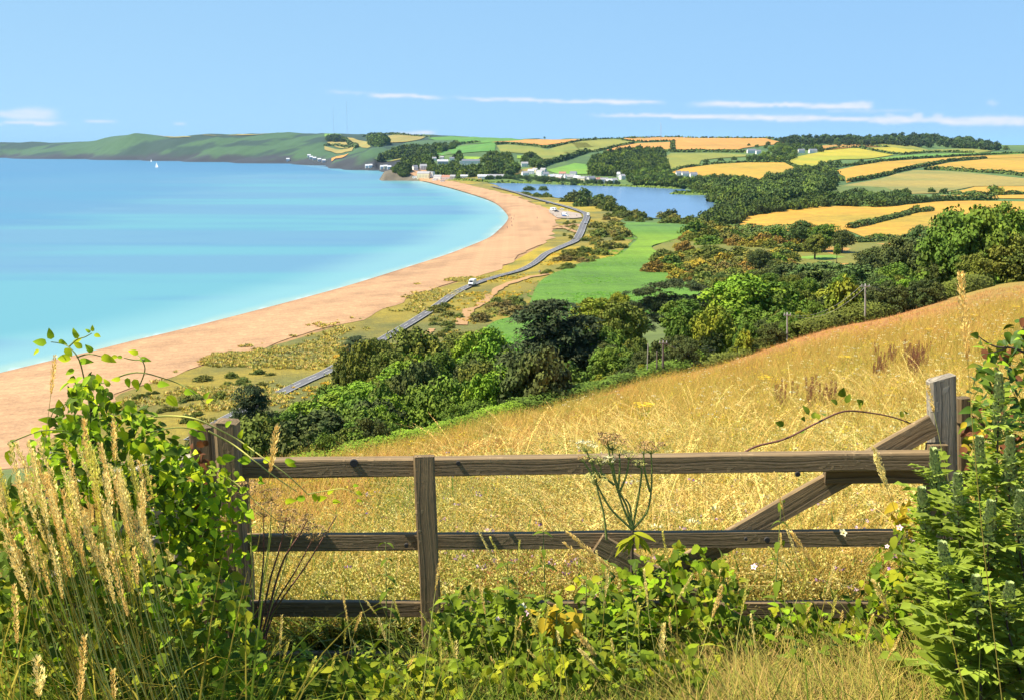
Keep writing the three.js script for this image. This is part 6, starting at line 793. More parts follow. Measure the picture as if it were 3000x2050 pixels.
leafMass('shrub', 'dark leafy shrub rising at the right edge behind the grey-green mugwort', 'shrub', [[2880, 1040], [2940, 980], [3000, 930], [3200, 900], [3420, 1000], [3420, 2100], [2760, 2100], [2830, 1700], [2850, 1400], [2840, 1250]], 4.5, 5.3, 3400, 220, 0.052, [...LG.oval, ...LG.bramble], [fl.ivy, fl.ivy, fl.vineD, fl.bramble, fl.brambleL, fl.rust], 305, { bias: 1.5 });
{ const r = rng(9), sh = thing('shrub_branch', 'thin dark branch with few leaves reaching left from the right-edge shrub', 'branch', at(3010, 1030, 4.6)); stemTube(sh, [at(3020, 1040, 4.6), at(2970, 1020, 4.6), at(2920, 1016, 4.6), at(2888, 1000, 4.6), at(2868, 985, 4.6)], 0.006, 0.002, fl.stemDk); stemTube(sh, [at(2950, 1020, 4.6), at(2925, 1028, 4.6), at(2895, 1036, 4.6)], 0.004, 0.002, fl.stemDk); for (const [x, y] of [[2868, 985], [2876, 998], [2895, 1010], [2884, 1022], [2910, 1035], [2932, 1008], [2955, 1035], [2970, 1000], [2985, 975], [2925, 1062], [2908, 1068], [2960, 1060], [2975, 1080]]) setLeaf(part('leaf', LG.oval[0], r() < 0.6 ? fl.bramble : fl.vine, sh), at(x, y, 4.55 + 0.1 * r()).sub(sh.position), rv(r).add(V(-0.3, -0.3, 0.2)), rv(r, 0.6).add(V(0, 0.7, 0.6)), 0.05); }
{ const r = rng(19), t = thing('bramble_shoot', 'long arching bramble shoot over the meadow right of the umbels', 'bramble', at(2180, 1330, 5.1)); stemTube(t, [at(2150, 1345, 5.1), at(2210, 1309, 5.1), at(2300, 1285, 5.1), at(2390, 1240, 5.1), at(2470, 1205, 5.15), at(2540, 1207, 5.2), at(2620, 1222, 5.2), at(2720, 1260, 5.2)], 0.006, 0.0035, fl.cane, 'cane'); for (const [x, y, s] of [[2465, 1150, 1.1], [2455, 1172, 0.8], [2480, 1168, 0.9], [2370, 1202, 1], [2382, 1214, 0.8], [2360, 1216, 0.7], [2416, 1206, 0.9], [2402, 1216, 0.8], [2298, 1232, 0.9], [2350, 1258, 0.8], [2530, 1172, 0.8], [2520, 1185, 0.7], [2470, 1305, 0.5], [2640, 1210, 0.8], [2655, 1200, 0.8]]) setLeaf(part('leaf', LG.bramble[0], r() < 0.7 ? fl.bramble : fl.brambleL, t), at(x, y + 12, 5.1 + 0.1 * r()).sub(t.position), rv(r, 0.8).add(V(0, 0.6, 0.1)), rv(r, 0.5).add(V(0, 0.5, 0.9)), 0.055 * s); }
// ---------------------------------------------------------------- umbels
function umbel(t, p, R, m, stemM, seed, dome = 0.25, rays = 16) { const r = rng(seed), mb = new MB(), st = new MB(), o = p.clone().sub(t.position); for (let k = 0; k < rays; k++) { const a = k / rays * 6.2832 * 2.4 + r(), q = R * Math.sqrt((k + 0.6) / rays), e = V(o.x + Math.cos(a) * q, o.y + R * (dome + 0.25) - dome * R * Math.pow(q / R, 2) * 1.2, o.z + Math.sin(a) * q); st.tube([V(o.x, o.y - R * 0.35, o.z), V(lerp(o.x, e.x, 0.6), lerp(o.y - R * 0.35, e.y, 0.45), lerp(o.z, e.z, 0.6)), e], [R * 0.022, R * 0.018, R * 0.015], 4, false); for (let j = 0; j < 16; j++) { const d = rv(r).setY(r() * 0.7).normalize(), s = R * 0.17; const b = 0.8 + 0.4 * r(); mb.col = [b, b, b * 0.95]; const f = V(e.x + d.x * s * r(), e.y + d.y * s * 0.7, e.z + d.z * s * r()); const l = R * (0.09 + 0.05 * r()); mb.leaf(f, d.clone().multiplyScalar(l), V().crossVectors(d, V(r(), r(), r())).normalize().multiplyScalar(l * 0.5), V(0, 1, 0), 0.1); } } const h = mb.build('flower_head', m, t); st.build('rays', stemM, h); return h; }
{
  const D = 4.42, node = at(1853, 1552, D), t = thing('hogweed_plant', 'tall seeding hogweed with many umbels fanning up in front of the top rail', 'wildflower', at(1855, 1990, D)); const S = (pts, w0 = 0.0055, w1 = 0.0032, m = fl.stem) => stemTube(t, pts.map(([x, y]) => at(x, y, D)), w0, w1, m);
  S([[1858, 2000], [1852, 1760], [1853, 1552]], 0.009, 0.007, fl.stemDk);
  const list = [[[[1853, 1552], [1790, 1490], [1760, 1440], [1745, 1408]], 0.04, 'umbelY'], [[[1778, 1580], [1768, 1500], [1752, 1440], [1747, 1405]], 0, ''], [[[1853, 1552], [1835, 1480], [1805, 1420], [1787, 1352]], 0.03, 'umbelW'], [[[1853, 1552], [1832, 1500], [1812, 1440], [1798, 1370], [1794, 1304]], 0.05, 'umbelDry'], [[[1812, 1440], [1790, 1350], [1782, 1310], [1780, 1290]], 0.045, 'umbelDry'], [[[1800, 1420], [1765, 1390], [1759, 1358]], 0.024, 'umbelY'], [[[1745, 1405], [1737, 1375], [1735, 1350]], 0.03, 'umbelY'], [[[1745, 1405], [1722, 1370], [1706, 1346]], 0.02, 'umbelDry'], [[[1760, 1400], [1730, 1350], [1716, 1312]], 0.036, 'umbelW'], [[[1853, 1552], [1868, 1470], [1879, 1400], [1880, 1375], [1872, 1362]], 0.026, 'umbelY'], [[[1853, 1552], [1895, 1500], [1908, 1440], [1910, 1370], [1907, 1316]], 0.045, 'umbelDry'], [[[1905, 1440], [1888, 1370], [1886, 1320]], 0.03, 'umbelDry'], [[[1816, 1440], [1836, 1390], [1844, 1338]], 0.028, 'umbelY'], [[[1812, 1430], [1816, 1370], [1815, 1328]], 0.022, 'umbelY'], [[[1853, 1552], [1845, 1480], [1832, 1460]], 0, '']];
  list.forEach(([pts, R, m], k) => { S(pts); if (R) { const e = pts[pts.length - 1]; umbel(t, at(e[0], e[1], D), R * 1.3, fl[m], fl.stem, 400 + k, m === 'umbelDry' ? 0.1 : 0.3); } });
  const r = rng(8); for (let k = 0; k < 12; k++) { const a = r() * 6.28; setLeaf(part('leaf', LG.lance[0], fl.nettle2, t), at(1848 + 20 * r(), 1555 + 40 * r(), D - 0.03).sub(t.position), V(Math.cos(a), 0.2 - r(), 0.4), V(0, 1, 0.5), 0.06 + 0.05 * r()); }
}
{
  const D = 4.25, t = thing('hogweed_plant', 'brown dried hogweed with seed umbels right of the left gate post', 'wildflower', at(745, 2010, D));
  [[[[745, 2010], [800, 1800], [900, 1650], [985, 1510]], 0.01], [[[740, 2010], [770, 1850], [820, 1700], [862, 1555]], 0.075], [[[735, 2010], [750, 1830], [770, 1650], [772, 1500]], 0.06], [[[730, 2010], [740, 1800], [735, 1600], [728, 1440]], 0.065], [[[740, 2000], [800, 1780], [860, 1680], [920, 1570]], 0.06], [[[735, 2000], [760, 1760], [790, 1560], [795, 1455]], 0.05], [[[750, 1900], [790, 1700], [820, 1600], [838, 1515]], 0.05], [[[745, 1950], [700, 1780], [690, 1600], [660, 1520]], 0.035], [[[770, 1850], [830, 1640], [880, 1560], [900, 1520]], 0.03]].forEach(([pts, R], k) => { const d = D + 0.08 * Math.sin(k * 3); stemTube(t, pts.map(([x, y]) => at(x, y, d)), 0.005, 0.0022, k % 2 ? fl.stemY : fl.cane); const e = pts[3]; umbel(t, at(e[0], e[1], d), R, fl.umbelDry, fl.umbelDry, 450 + k, 0.35, 14); });
}
// ---------------------------------------------------------------- grass stems with golden seed heads
function grassStem(mbS, mbH, base, tip, bend, seed, head, hw, droop = 0.2) { const r = rng(seed), mid = base.clone().lerp(tip, 0.55).add(V(bend * 0.4, 0.03, 0)), pts = curveOf([base, mid, tip], 16); mbS.tube(pts, pts.map((_, k) => lerp(0.0022, 0.0009, k / 16)), 3, false); const L = base.distanceTo(tip), dir = pts[16].clone().sub(pts[14]).normalize(), n = Math.round(head * 900);
  for (let k = 0; k < n; k++) { const f = k / n, i = 1 - f * head / L, q = clamp(i * 16, 0, 15.99), c = pts[Math.floor(q)].clone().lerp(pts[Math.floor(q) + 1], q % 1), w = hw * Math.sin(Math.PI * Math.min(1, 0.12 + f * 0.88)) ; const a = r() * 6.28, out = V(Math.cos(a), 0, Math.sin(a)); const l = (0.007 + 0.007 * r()) * clamp(hw / 0.009, 0.75, 1.2), d = dir.clone().multiplyScalar(1).add(out.clone().multiplyScalar(0.45)).add(V(0, -droop * r(), 0)).normalize(); c.addScaledVector(out, w * r()); const b = 0.8 + 0.4 * r(); mbH.col = [b, b, b]; mbH.leaf(c, d.clone().multiplyScalar(l), V().crossVectors(d, out).normalize().multiplyScalar(l * 0.24), out, 0.2); } }
{
  const r = rng(600), one = (k, bx, tx, ty, D, bend, head, hw, m, label, group) => { const b = at(bx, 2120, D), tip = at(tx, ty, D + (r() - 0.5) * 0.3); b.y = H(b.x, b.z) - 0.02; const t = thing('grass_stem', label, 'grass', b, 0, group), s = new MB(), h = new MB(); grassStem(s, h, V(), tip.sub(b), bend, 600 + k, head, hw); s.build('stalk', r() < 0.5 ? fl.stemY : fl.bladeY, t); h.build('seed_head', m, t); };
  for (let k = 0; k < 105; k++) { const u = r(), tx = -40 + 460 * Math.pow(u, 0.9), ty = 1290 + 330 * r() + (u > 0.75 ? 30 : 0); { const m = pick(r, [fl.straw, fl.straw, fl.strawD, fl.strawG]), z = ['far left', 'left', 'middle', 'right'][clamp(Math.floor((tx + 40) / 115), 0, 3)], y = ['topmost', 'upper', 'middle', 'lower', 'lowest'][clamp(Math.floor((ty - 1290) / 72), 0, 4)]; one(k, tx + 240 + 240 * r() - tx * 0.3, tx, ty, 2.7 + 0.9 * r(), -0.06, 0.12 + 0.12 * r(), 0.0085, m, `${m === fl.strawD ? 'tawny' : m === fl.strawG ? 'greenish' : 'golden'} grass stem in the left thicket, ${z} part, ${y} tier of heads`, 'golden grass stems at the left'); } }
  [[85, 160, 1045, 3.3, -0.1, 'slender grass with a loose pale head against the sea at the left', 0.14, 0.008], [560, 812, 1250, 3.6, 0.1, 'grass head drooping right over the left end of the top rail', 0.2, 0.012], [330, 245, 1230, 3.2, -0.03, 'upright buff grass head beside the vine', 0.16, 0.011], [390, 330, 1240, 3.4, -0.02, 'second upright buff grass head beside the vine', 0.15, 0.01], [70, 40, 1715, 2.7, -0.02, 'thick pale grass spike at the left edge, lower half', 0.2, 0.008], [90, 245, 1870, 2.6, 0.05, 'thick tan grass spike leaning right at the lower left corner', 0.24, 0.009], [60, 110, 1930, 2.5, 0.02, 'fluffy buff grass head in the lower left corner', 0.13, 0.016], [320, 330, 1965, 2.8, 0, 'short tan grass spike at the bottom left', 0.12, 0.008], [2330, 1665, 1560, 4.1, -0.1, 'rust-tipped grass leaning left across the lower rails', 0.28, 0.013], [2300, 1655, 1590, 4.0, -0.1, 'paler grass below the rust-tipped one leaning left', 0.24, 0.009], [1960, 2115, 1718, 3.8, 0.03, 'pale bent grass head before the right part of the third rail', 0.16, 0.01], [2040, 1690, 1850, 3.7, -0.12, 'tan arching grass head low in the centre', 0.2, 0.012], [2060, 1700, 1905, 3.6, -0.1, 'second tan arching grass head low in the centre', 0.16, 0.01], [1900, 1945, 1830, 3.7, 0.02, 'loose golden grass head right of the arching pair', 0.18, 0.015], [1340, 1335, 1880, 3.8, 0, 'buff grass spike standing low left of centre', 0.12, 0.008], [1560, 1870, 1745, 4.3, 0.0, 'thin green grass before the third rail', 0.1, 0.006], [2420, 2270, 1385, 4.3, -0.02, 'green grass before the right brace', 0.2, 0.008], [3010, 2815, 800, 3.1, -0.05, 'tall pale grass plume rising at the right against the oaks', 0.3, 0.014], [2900, 2560, 1310, 4.2, -0.1, 'tan grass head arching left before the right post', 0.2, 0.012], [2880, 2565, 1335, 4.1, -0.08, 'second tan grass head arching left before the right post', 0.18, 0.012], [2960, 2720, 1130, 4.3, -0.08, 'straw grass head crossing the top of the right post', 0.14, 0.009], [2780, 2320, 1560, 4.0, -0.14, 'tan grass arching left before the right end of the second rail', 0.22, 0.011], [2840, 2560, 1700, 3.9, -0.1, 'golden grass arch at the right, above the bottom grasses', 0.2, 0.012]].forEach(([bx, tx, ty, D, bend, l, hd, hw], k) => one(200 + k, bx, tx, ty, D, bend, hd, hw, pick(r, [fl.straw, fl.strawD]), l));
  for (let k = 0; k < 90; k++) { const tx = 820 + 1850 * r(), ty = 1520 + 420 * Math.pow(r(), 0.7), m = pick(r, [fl.straw, fl.strawD, fl.strawG, fl.strawG]), D = 3.5 + 0.95 * r(); one(400 + k, tx + (r() - 0.4) * 420, tx, ty, D, (r() - 0.5) * 0.25, 0.06 + 0.12 * r(), 0.0028 + 0.003 * r(), m, `${m === fl.strawD ? 'tawny' : m === fl.strawG ? 'greenish' : 'golden'} grass stem before the gate, ${tx < 1240 ? 'left of the upright' : tx < 1600 ? 'right of the upright' : tx < 2100 ? 'before the crossing braces' : 'right of the braces'}, ${ty < 1680 ? 'tall' : ty < 1820 ? 'middling' : 'short'}, ${D < 3.8 ? 'front' : D < 4.15 ? 'middle' : 'back'}`, 'seeding grass stems before the gate'); }
  // blades between the stems
  const bl = new MB(), bl2 = new MB(); for (let k = 0; k < 1100; k++) { const left = r() < 0.4, D = 2.7 + 1.4 * r(), bx = left ? -60 + 800 * r() : 820 + 2200 * r(), b = at(bx, 2130, D), gap = Math.max(0, b.y - H(b.x, b.z)), L = gap * 1.1 + (left ? 0.25 + 0.4 * r() : 0.08 + 0.2 * r()), a = r() * 6.28, lean = V(Math.cos(a) * 0.35 - (left ? 0.2 : 0), 1, Math.sin(a) * 0.3), m = r() < 0.7 ? bl : bl2, w = 0.0022 + 0.0024 * r(); let prev = null; const dr = r() * 0.9; b.y -= gap + 0.02; const c = 0.7 + 0.6 * r(); m.col = [c, c, c]; for (let i = 0; i <= 6; i++) { const f = i / 6, p = b.clone().addScaledVector(lean, L * f).add(V(Math.cos(a) * dr * f * f * L, -dr * f * f * f * L * 0.8, 0)), ww = w * (1 - f * f) + 0.0004, q = [m.v(p.x - ww, p.y, p.z, 0, f), m.v(p.x, p.y - ww * 0.5, p.z + ww * 0.4, 0.5, f), m.v(p.x + ww, p.y, p.z, 1, f)]; if (prev) { m.quad(prev[0], q[0], q[1], prev[1]); m.quad(prev[1], q[1], q[2], prev[2]); } prev = q; } }
  stuff(bl.build('grass_blades', fl.blade), 'long green grass blades around the seed-headed stems', 'grass'); stuff(bl2.build('grass_blades', fl.bladeY), 'long yellowing grass blades around the seed-headed stems', 'grass');
}
// ---------------------------------------------------------------- nettles, brambles and mugwort in front of the gate
function nettleProto(seed, h, m) { const r = rng(seed), t = new THREE.Group(); t.name = 'nettle'; const mb = new MB(); mb.tube([V(0, -0.1, 0), V(0.01, h * 0.5, 0.01), V(0, h, 0)], [0.004, 0.0032, 0.0015], 5); mb.build('stem', fl.stem, t); const n = 9; for (let k = 0; k < n; k++) { const y = h * (0.2 + 0.8 * k / (n - 1)), s = 0.085 * (1.1 - 0.6 * k / n) * (0.8 + 0.4 * r()), a = k * 1.5708 + r() * 0.5; for (const q of [0, Math.PI]) setLeaf(part('leaf', pick(r, LG.nettle), m, t), V(0, y, 0), V(Math.cos(a + q), 0.25 - 0.4 * r(), Math.sin(a + q)), V(0, 1, 0.15), s); } return t; }
{
  const r = rng(700), protos = [nettleProto(1, 0.42, fl.nettle), nettleProto(2, 0.36, fl.nettle2), nettleProto(3, 0.5, fl.bramble), nettleProto(4, 0.3, fl.nettle)], spots = []; for (let k = 0; k < 74; k++) { const px = 820 + 1750 * Math.pow(r(), 0.9), D = 3.75 + 0.85 * r(); spots.push([px, D, r() * 6.28, 0.75 + 0.6 * r()]); }
  spots.forEach(([px, D, a, s], k) => { const p = at(px, 2000, D), y = H(p.x, p.z), i = k % 4, l = `${['green', 'pale green', 'tall dark green', 'low green'][i]} nettle ${px < 1150 ? 'left of the gate upright' : px < 1400 ? 'beside the gate upright' : px < 1750 ? 'left of the crossing braces' : px < 2150 ? 'under the crossing braces' : 'right of the braces'}, ${D > 4.35 ? 'against the rails' : D > 4.05 ? 'in the middle row' : 'in the front row'}`, g = 'nettles along the foot of the gate'; const c = copy(protos[i], 'nettle', l, [p.x, y, p.z], a, [s, s * (px > 1300 && px < 1900 ? 1.05 : px > 2120 && px < 2560 ? 0.6 : 0.9), s], g); c.userData.category = 'nettle'; });
  [[1500, 1690, 4.4, 'nettle standing before the second rail left of the hogweed', 0.62], [1592, 1560, 4.45, 'tall nettle crossing the second rail, left of the hogweed', 0.85], [2290, 1470, 4.4, 'nettle crossing the right brace', 0.95], [2760, 1320, 4.4, 'nettle in front of the right gate post', 1.15], [1130, 1590, 4.4, 'thin nettle-like weed with a green bud before the second rail', 0.8], [2650, 1500, 4.3, 'nettle left of the mugwort at the right', 0.9]].forEach(([px, py, D, l, h]) => { const tp = at(px, py, D), y = H(tp.x, tp.z), c = copy(protos[2], 'nettle', l, [tp.x, y, tp.z], r() * 6, [1, (tp.y - y) / 0.5, 1]); c.userData.category = 'nettle'; });
  leafMass('bramble_bush', 'brambles with trefoil leaves spreading under the V of the gate braces', 'bramble', [[1680, 1720], [1850, 1660], [2050, 1590], [2150, 1650], [2200, 1805], [2330, 1770], [2480, 1810], [2560, 1640], [2640, 1540], [2720, 1600], [2740, 1880], [2500, 1900], [2300, 1930], [2100, 1900], [1800, 1930]], 4.05, 4.75, 1300, 210, 0.05, [trefoil, ...LG.bramble], [fl.bramble, fl.vineD, fl.brambleL, fl.nettle, fl.nettle2, fl.vine], 710);
  leafMass('bramble_bush', 'dark brambles left of the V of the braces, before the third rail', 'bramble', [[1280, 1760], [1400, 1720], [1560, 1760], [1760, 1780], [1900, 1850], [1850, 2060], [1300, 2060], [1240, 1900]], 4.0, 4.6, 1100, 170, 0.05, [trefoil, ...LG.nettle, ...LG.bramble], [fl.vineD, fl.bramble, fl.bramble, fl.nettle], 711);
  leafMass('bramble_bush', 'mixed low brambles along the bottom of the picture, centre', 'bramble', [[780, 1960], [1000, 1930], [1300, 1940], [1700, 1900], [2000, 1900], [2080, 1980], [2100, 2120], [760, 2120]], 3.6, 4.4, 2000, 220, 0.047, [trefoil, ...LG.nettle, ...LG.oval], [fl.bramble, fl.nettle, fl.brambleL, fl.nettle2, fl.bramble], 712);
  leafMass('yellow_leaved_shoot', 'cluster of bright yellow leaves low in the centre before the third rail', 'weed', [[1570, 1800], [1620, 1780], [1700, 1775], [1700, 1850], [1620, 1890], [1580, 1850]], 3.9, 4.1, 40, 24, 0.065, LG.lance.concat(LG.oval), [fl.autumn, fl.autumn], 713); leafMass('yellow_leaved_shoot', 'yellow leaves low at the left beside the gate stile', 'weed', [[540, 1920], [620, 1900], [640, 1980], [560, 2000]], 3.7, 3.9, 26, 14, 0.05, LG.bramble, [fl.autumn], 714); leafMass('yellow_leaved_shoot', 'few orange leaves in the tangle left of the mugwort', 'weed', [[2600, 1480], [2680, 1460], [2700, 1540], [2640, 1560]], 4.2, 4.3, 16, 12, 0.05, LG.oval, [fl.autumn], 715); leafMass('yellow_leaved_shoot', 'orange and red leaves right of the right gate post', 'weed', [[2800, 1240], [2900, 1180], [2980, 1280], [2900, 1350], [2820, 1320]], 4.4, 4.6, 34, 18, 0.04, LG.oval, [fl.autumn, fl.rust], 716);
  // small white and pink blossoms of the brambles
  const blossom = (px, py, D, R, m, l) => { const p = at(px, py, D), t = thing('bramble_flower', l, 'flower', p), mb = new MB(); for (let k = 0; k < 5; k++) { const a = k * 1.2566; mb.leaf(V(Math.cos(a) * R * 0.15, Math.sin(a) * R * 0.15, 0), V(Math.cos(a) * R, Math.sin(a) * R, R * 0.25), V(-Math.sin(a) * R * 0.4, Math.cos(a) * R * 0.4, 0), V(0, 0, 1), 0.2); } mb.build('petals', m, t); const c = new THREE.IcosahedronGeometry(R * 0.28, 1); c.translate(0, 0, R * 0.12); part('centre', c, fl.umbelY, t); t.rotation.set(-0.8, 0.4 * Math.sin(px), 0); };
  [[1458, 1812, 'pink bramble blossom low left of centre, left of a pair'], [1540, 1796, 'pink bramble blossom low left of centre, right of a pair'], [1530, 1778, 'white bramble blossom above the pink pair'], [2540, 1525, 'white fluffy blossom before the right end of the second rail'], [2636, 1545, 'white blossom right of the fluffy one'], [2470, 1560, 'small white blossom before the second rail at the right'], [2600, 1600, 'white blossom under the second rail at the right'], [2670, 1585, 'last white blossom left of the mugwort'], [1190, 1955, 'pinkish blossom low at the fourth rail'], [1265, 1940, 'white blossom beside the fourth rail'], [2210, 1660, 'small pale blossom in the brambles under the braces']].forEach(([x, y, l], k) => blossom(x, y, 4.05 + 0.2 * (k % 2), 0.009 + 0.004 * (k % 3), k % 3 === 2 ? fl.umbelW : fl.pink, l));
  // mugwort
  const mug = (px, py, bx, D, label, seed) => { const q = rng(seed), tp = at(px, py, D), bp = at(bx, 2100, D), y = H(bp.x, bp.z), t = thing('mugwort', label, 'wildflower', [bp.x, y, bp.z]), top = tp.sub(t.position), pts = curveOf([V(0, -0.05, 0), top.clone().multiplyScalar(0.5).add(V(0.05 * (q() - 0.3), 0, 0.04)), top.clone().multiplyScalar(0.82).add(V(0.03 * (q() - 0.5), 0, 0)), top], 20), mb = new MB(), fo = new MB(), fs = new MB(); mb.tube(pts, pts.map((_, k) => lerp(0.006, 0.002, k / 20)), 6); mb.build('stem', fl.stemDk, t);
    for (let k = 0; k < 34; k++) { const f = 0.1 + 0.8 * (k + q()) / 34, i = f * 19.9, c = pts[Math.floor(i)].clone().lerp(pts[Math.floor(i) + 1], i % 1), a = k * 2.4, L = (0.15 * (1 - f) + 0.07) * (0.6 + 0.8 * q()), d = V(Math.cos(a), 0.1 + 0.9 * q(), Math.sin(a)).normalize(), nrm = V(0, 1, 0).addScaledVector(d, -d.y).normalize(), s = V().crossVectors(d, nrm); const b = 0.75 + 0.5 * q(); fo.col = [b, b, b]; for (let j = 0; j < 7; j++) { const g = j / 6, o = c.clone().addScaledVector(d, L * g * 0.8), sg = j % 2 ? 1 : -1, e = d.clone().addScaledVector(s, sg * (1.1 - 0.5 * g)).addScaledVector(nrm, -0.2 - 0.3 * q()).normalize(); fo.leaf(o, e.clone().multiplyScalar(L * (0.62 - 0.3 * g)), V().crossVectors(e, nrm).normalize().multiplyScalar(L * 0.11), nrm, 0.2); if (j % 2) { const e2 = d.clone().addScaledVector(s, -sg * 0.9).normalize(); fo.leaf(o, e2.multiplyScalar(L * 0.4), V().crossVectors(e2, nrm).normalize().multiplyScalar(L * 0.09), nrm, 0.2); } } }
    for (let k = 0; k < 520; k++) { const f = 0.66 + 0.36 * Math.pow(q(), 0.8), i = clamp(f, 0, 0.999) * 20, c = pts[Math.min(Math.floor(i), 19)].clone().lerp(pts[Math.min(Math.floor(i) + 1, 20)], i % 1), a = q() * 6.28, w = 0.05 * (1.05 - f) * 1.3 * q() + 0.004; const o = c.add(V(Math.cos(a) * w, w * 1.1, Math.sin(a) * w)), d = V(Math.cos(a) * 0.5, 1, Math.sin(a) * 0.5).normalize(), l = 0.012 + 0.006 * q(), b = 0.8 + 0.4 * q(); fs.col = [b, b, b]; fs.leaf(o, d.multiplyScalar(l), V(-Math.sin(a) * l * 0.4, 0, Math.cos(a) * l * 0.4), V(Math.cos(a), 0, Math.sin(a)), 0.3); }
    const fp = fo.build('foliage', fl.mug, t); fp.userData.kind = 'stuff'; fs.build('flower_spike', fl.mugTop, t); };
  mug(2928, 1106, 2900, 4.0, 'tallest grey-green mugwort spire at the right edge', 721); mug(2735, 1325, 2800, 3.9, 'grey-green mugwort spire right of the gate post foot, leftmost', 722); mug(2870, 1290, 2880, 3.85, 'mugwort between the leftmost and the tallest spire', 723); mug(2960, 1290, 2960, 3.8, 'mugwort with a leaning tip at the right edge', 724); mug(2805, 1400, 2835, 3.7, 'shorter dense mugwort in the middle of the right clump', 725); mug(2700, 1440, 2790, 3.8, 'mugwort leaning left over the second rail end', 726); mug(2905, 1480, 2920, 3.6, 'short mugwort in front at the lower right', 727); mug(2990, 1450, 3000, 3.6, 'short mugwort cut by the right frame edge', 728); mug(2760, 1600, 2810, 3.5, 'low bushy mugwort in front of the right clump', 729); mug(2860, 1700, 2880, 3.4, 'lowest bushy mugwort at the right bottom', 730); mug(2960, 1720, 2965, 3.4, 'low bushy mugwort in the lower right corner', 731);
}
// ---------------------------------------------------------------- meadow and verge grasses, flowers: nobody could count them
{
  const r = rng(800);
  const tuftG = (n, h, lean, w, seed, o = {}) => { const q = rng(seed), mb = new MB(); for (let k = 0; k < n; k++) { const a = q() * 6.28, x = (q() - 0.5) * 0.34, z = (q() - 0.5) * 0.34, L = h * (0.55 + 0.6 * q()), b = 0.75 + 0.5 * q(); mb.col = [b, b, b]; const l = lean * (0.4 + q()), dx = Math.cos(a) * l, dz = Math.sin(a) * l; let pr = null; for (let i = 0; i <= 3; i++) { const f = i / 3, ww = w * (1 - 0.85 * f), p = [x + dx * f * f * L, L * f * (1 - 0.25 * l * f * f), z + dz * f * f * L], c = [mb.v(p[0] - Math.sin(a) * ww, p[1], p[2] + Math.cos(a) * ww), mb.v(p[0] + Math.sin(a) * ww, p[1], p[2] - Math.cos(a) * ww)]; if (pr) mb.quad(pr[0], pr[1], c[1], c[0]); pr = c; } if (o.head) for (let j = 0; j < o.head; j++) { const f = 1 - 0.3 * q(), px = x + dx * f * f * L, py = L * f * (1 - 0.25 * l * f * f), pz = z + dz * f * f * L, d = rv(q).add(V(dx, 0.8, dz)).normalize().multiplyScalar(o.hl || 0.022); mb.leaf(V(px, py, pz), d, V(d.z * 0.3, 0, -d.x * 0.3).addScaledVector(V(0.3, 0, 0.2), d.length() * 0.5), V(0, 0, 1), 0.2); } } return mb.geo(); };
  const bloomG = (n, h, R, seed, petals = 7) => { const q = rng(seed), mb = new MB(); for (let k = 0; k < n; k++) { const x = (q() - 0.5) * 0.4, z = (q() - 0.5) * 0.4, y = h * (0.6 + 0.5 * q()); for (let j = 0; j < petals; j++) { const d = rv(q).setY(q() * 0.6).normalize(), l = R * (0.5 + 0.8 * q()); mb.leaf(V(x + d.x * R * 0.8, y + d.y * R * 0.6, z + d.z * R * 0.8), d.multiplyScalar(l), V(-d.z, 0.2, d.x).normalize().multiplyScalar(l * 0.4), V(0, 1, 0), 0.1); } } return mb.geo(); };
  const strew = (name, label, g, m, n, where, scale, cols, cat = 'grass') => { const im = new THREE.InstancedMesh(g, m, n), M = new THREE.Matrix4(), q = new THREE.Quaternion(), e = new THREE.Euler(), c = new THREE.Color(); let k = 0, tr = 0; while (k < n && tr++ < n * 10) { const p = where(r); if (!p) continue; const D = -p[1], s = scale(D) * (0.75 + 0.5 * r()); M.compose(V(p[0], H(p[0], p[1]) + 0.01, p[1]), q.setFromEuler(e.set((r() - 0.5) * 0.25, r() * 6.28, (r() - 0.5) * 0.25)), V(s * 1.1, s, s * 1.1)); im.setMatrixAt(k, M); const a = pick(r, cols), b = 0.8 + 0.4 * r(); c.setRGB(a[0] * b, a[1] * b, a[2] * b); im.setColorAt(k, c); k++; } im.count = k; im.name = numbered(name); scene.add(im); stuff(im, label, cat); };
  const edgePoly = [...edgeW, [60, -30], [14, -4.9], [-6, -4.9], [-26, -30]];
  const inMeadow = (D0, D1, keep = null) => q => { const D = D0 * Math.pow(D1 / D0, q()), x = (q() - 0.5) * 2 * (0.56 * D + 0.6); if (!inside(edgePoly, x, -D)) return null; return keep && !keep(x, D, q) ? null : [x, -D]; };
  const one = { vertexColors: true }, mG = leafMat(1, 1, 1, 0.3, 0.9);
  const right = (x, D) => sstep(0.0, 0.28, x / D + 0.1 * (fbm(x / 5, D / 5) - 0.5)), tall = (x, D) => Math.max(sstep(0.0, 0.3, x / D), sstep(16, 8, D));
  const tan = (x, D) => Math.max(sstep(-0.16, -0.02, x / D + 0.12 * (fbm(x / 2, D / 2) - 0.5)), sstep(7.5, 6, D)) * Math.max(sstep(-0.05, 0.12, x / D), sstep(16, 10, D)); const STRAW = [[0.56, 0.355, 0.065], [0.62, 0.42, 0.10], [0.44, 0.27, 0.05], [0.44, 0.36, 0.055], [0.30, 0.27, 0.04]], ORANGE = [[0.60, 0.315, 0.105], [0.64, 0.345, 0.12], [0.56, 0.285, 0.09]], LIME = [[0.42, 0.40, 0.05], [0.52, 0.45, 0.07], [0.26, 0.30, 0.03]], GREEN = [[0.11, 0.17, 0.015], [0.16, 0.21, 0.02], [0.22, 0.24, 0.025]];
  strew('meadow_grass', 'short tawny dry grass over the lower meadow', tuftG(14, 0.14, 0.5, 0.005, 1), mG, 42000, inMeadow(8, 120, (x, D) => !stripsW.some(s => inside(s, x, -D))), D => 0.75 + D / 90, ORANGE);
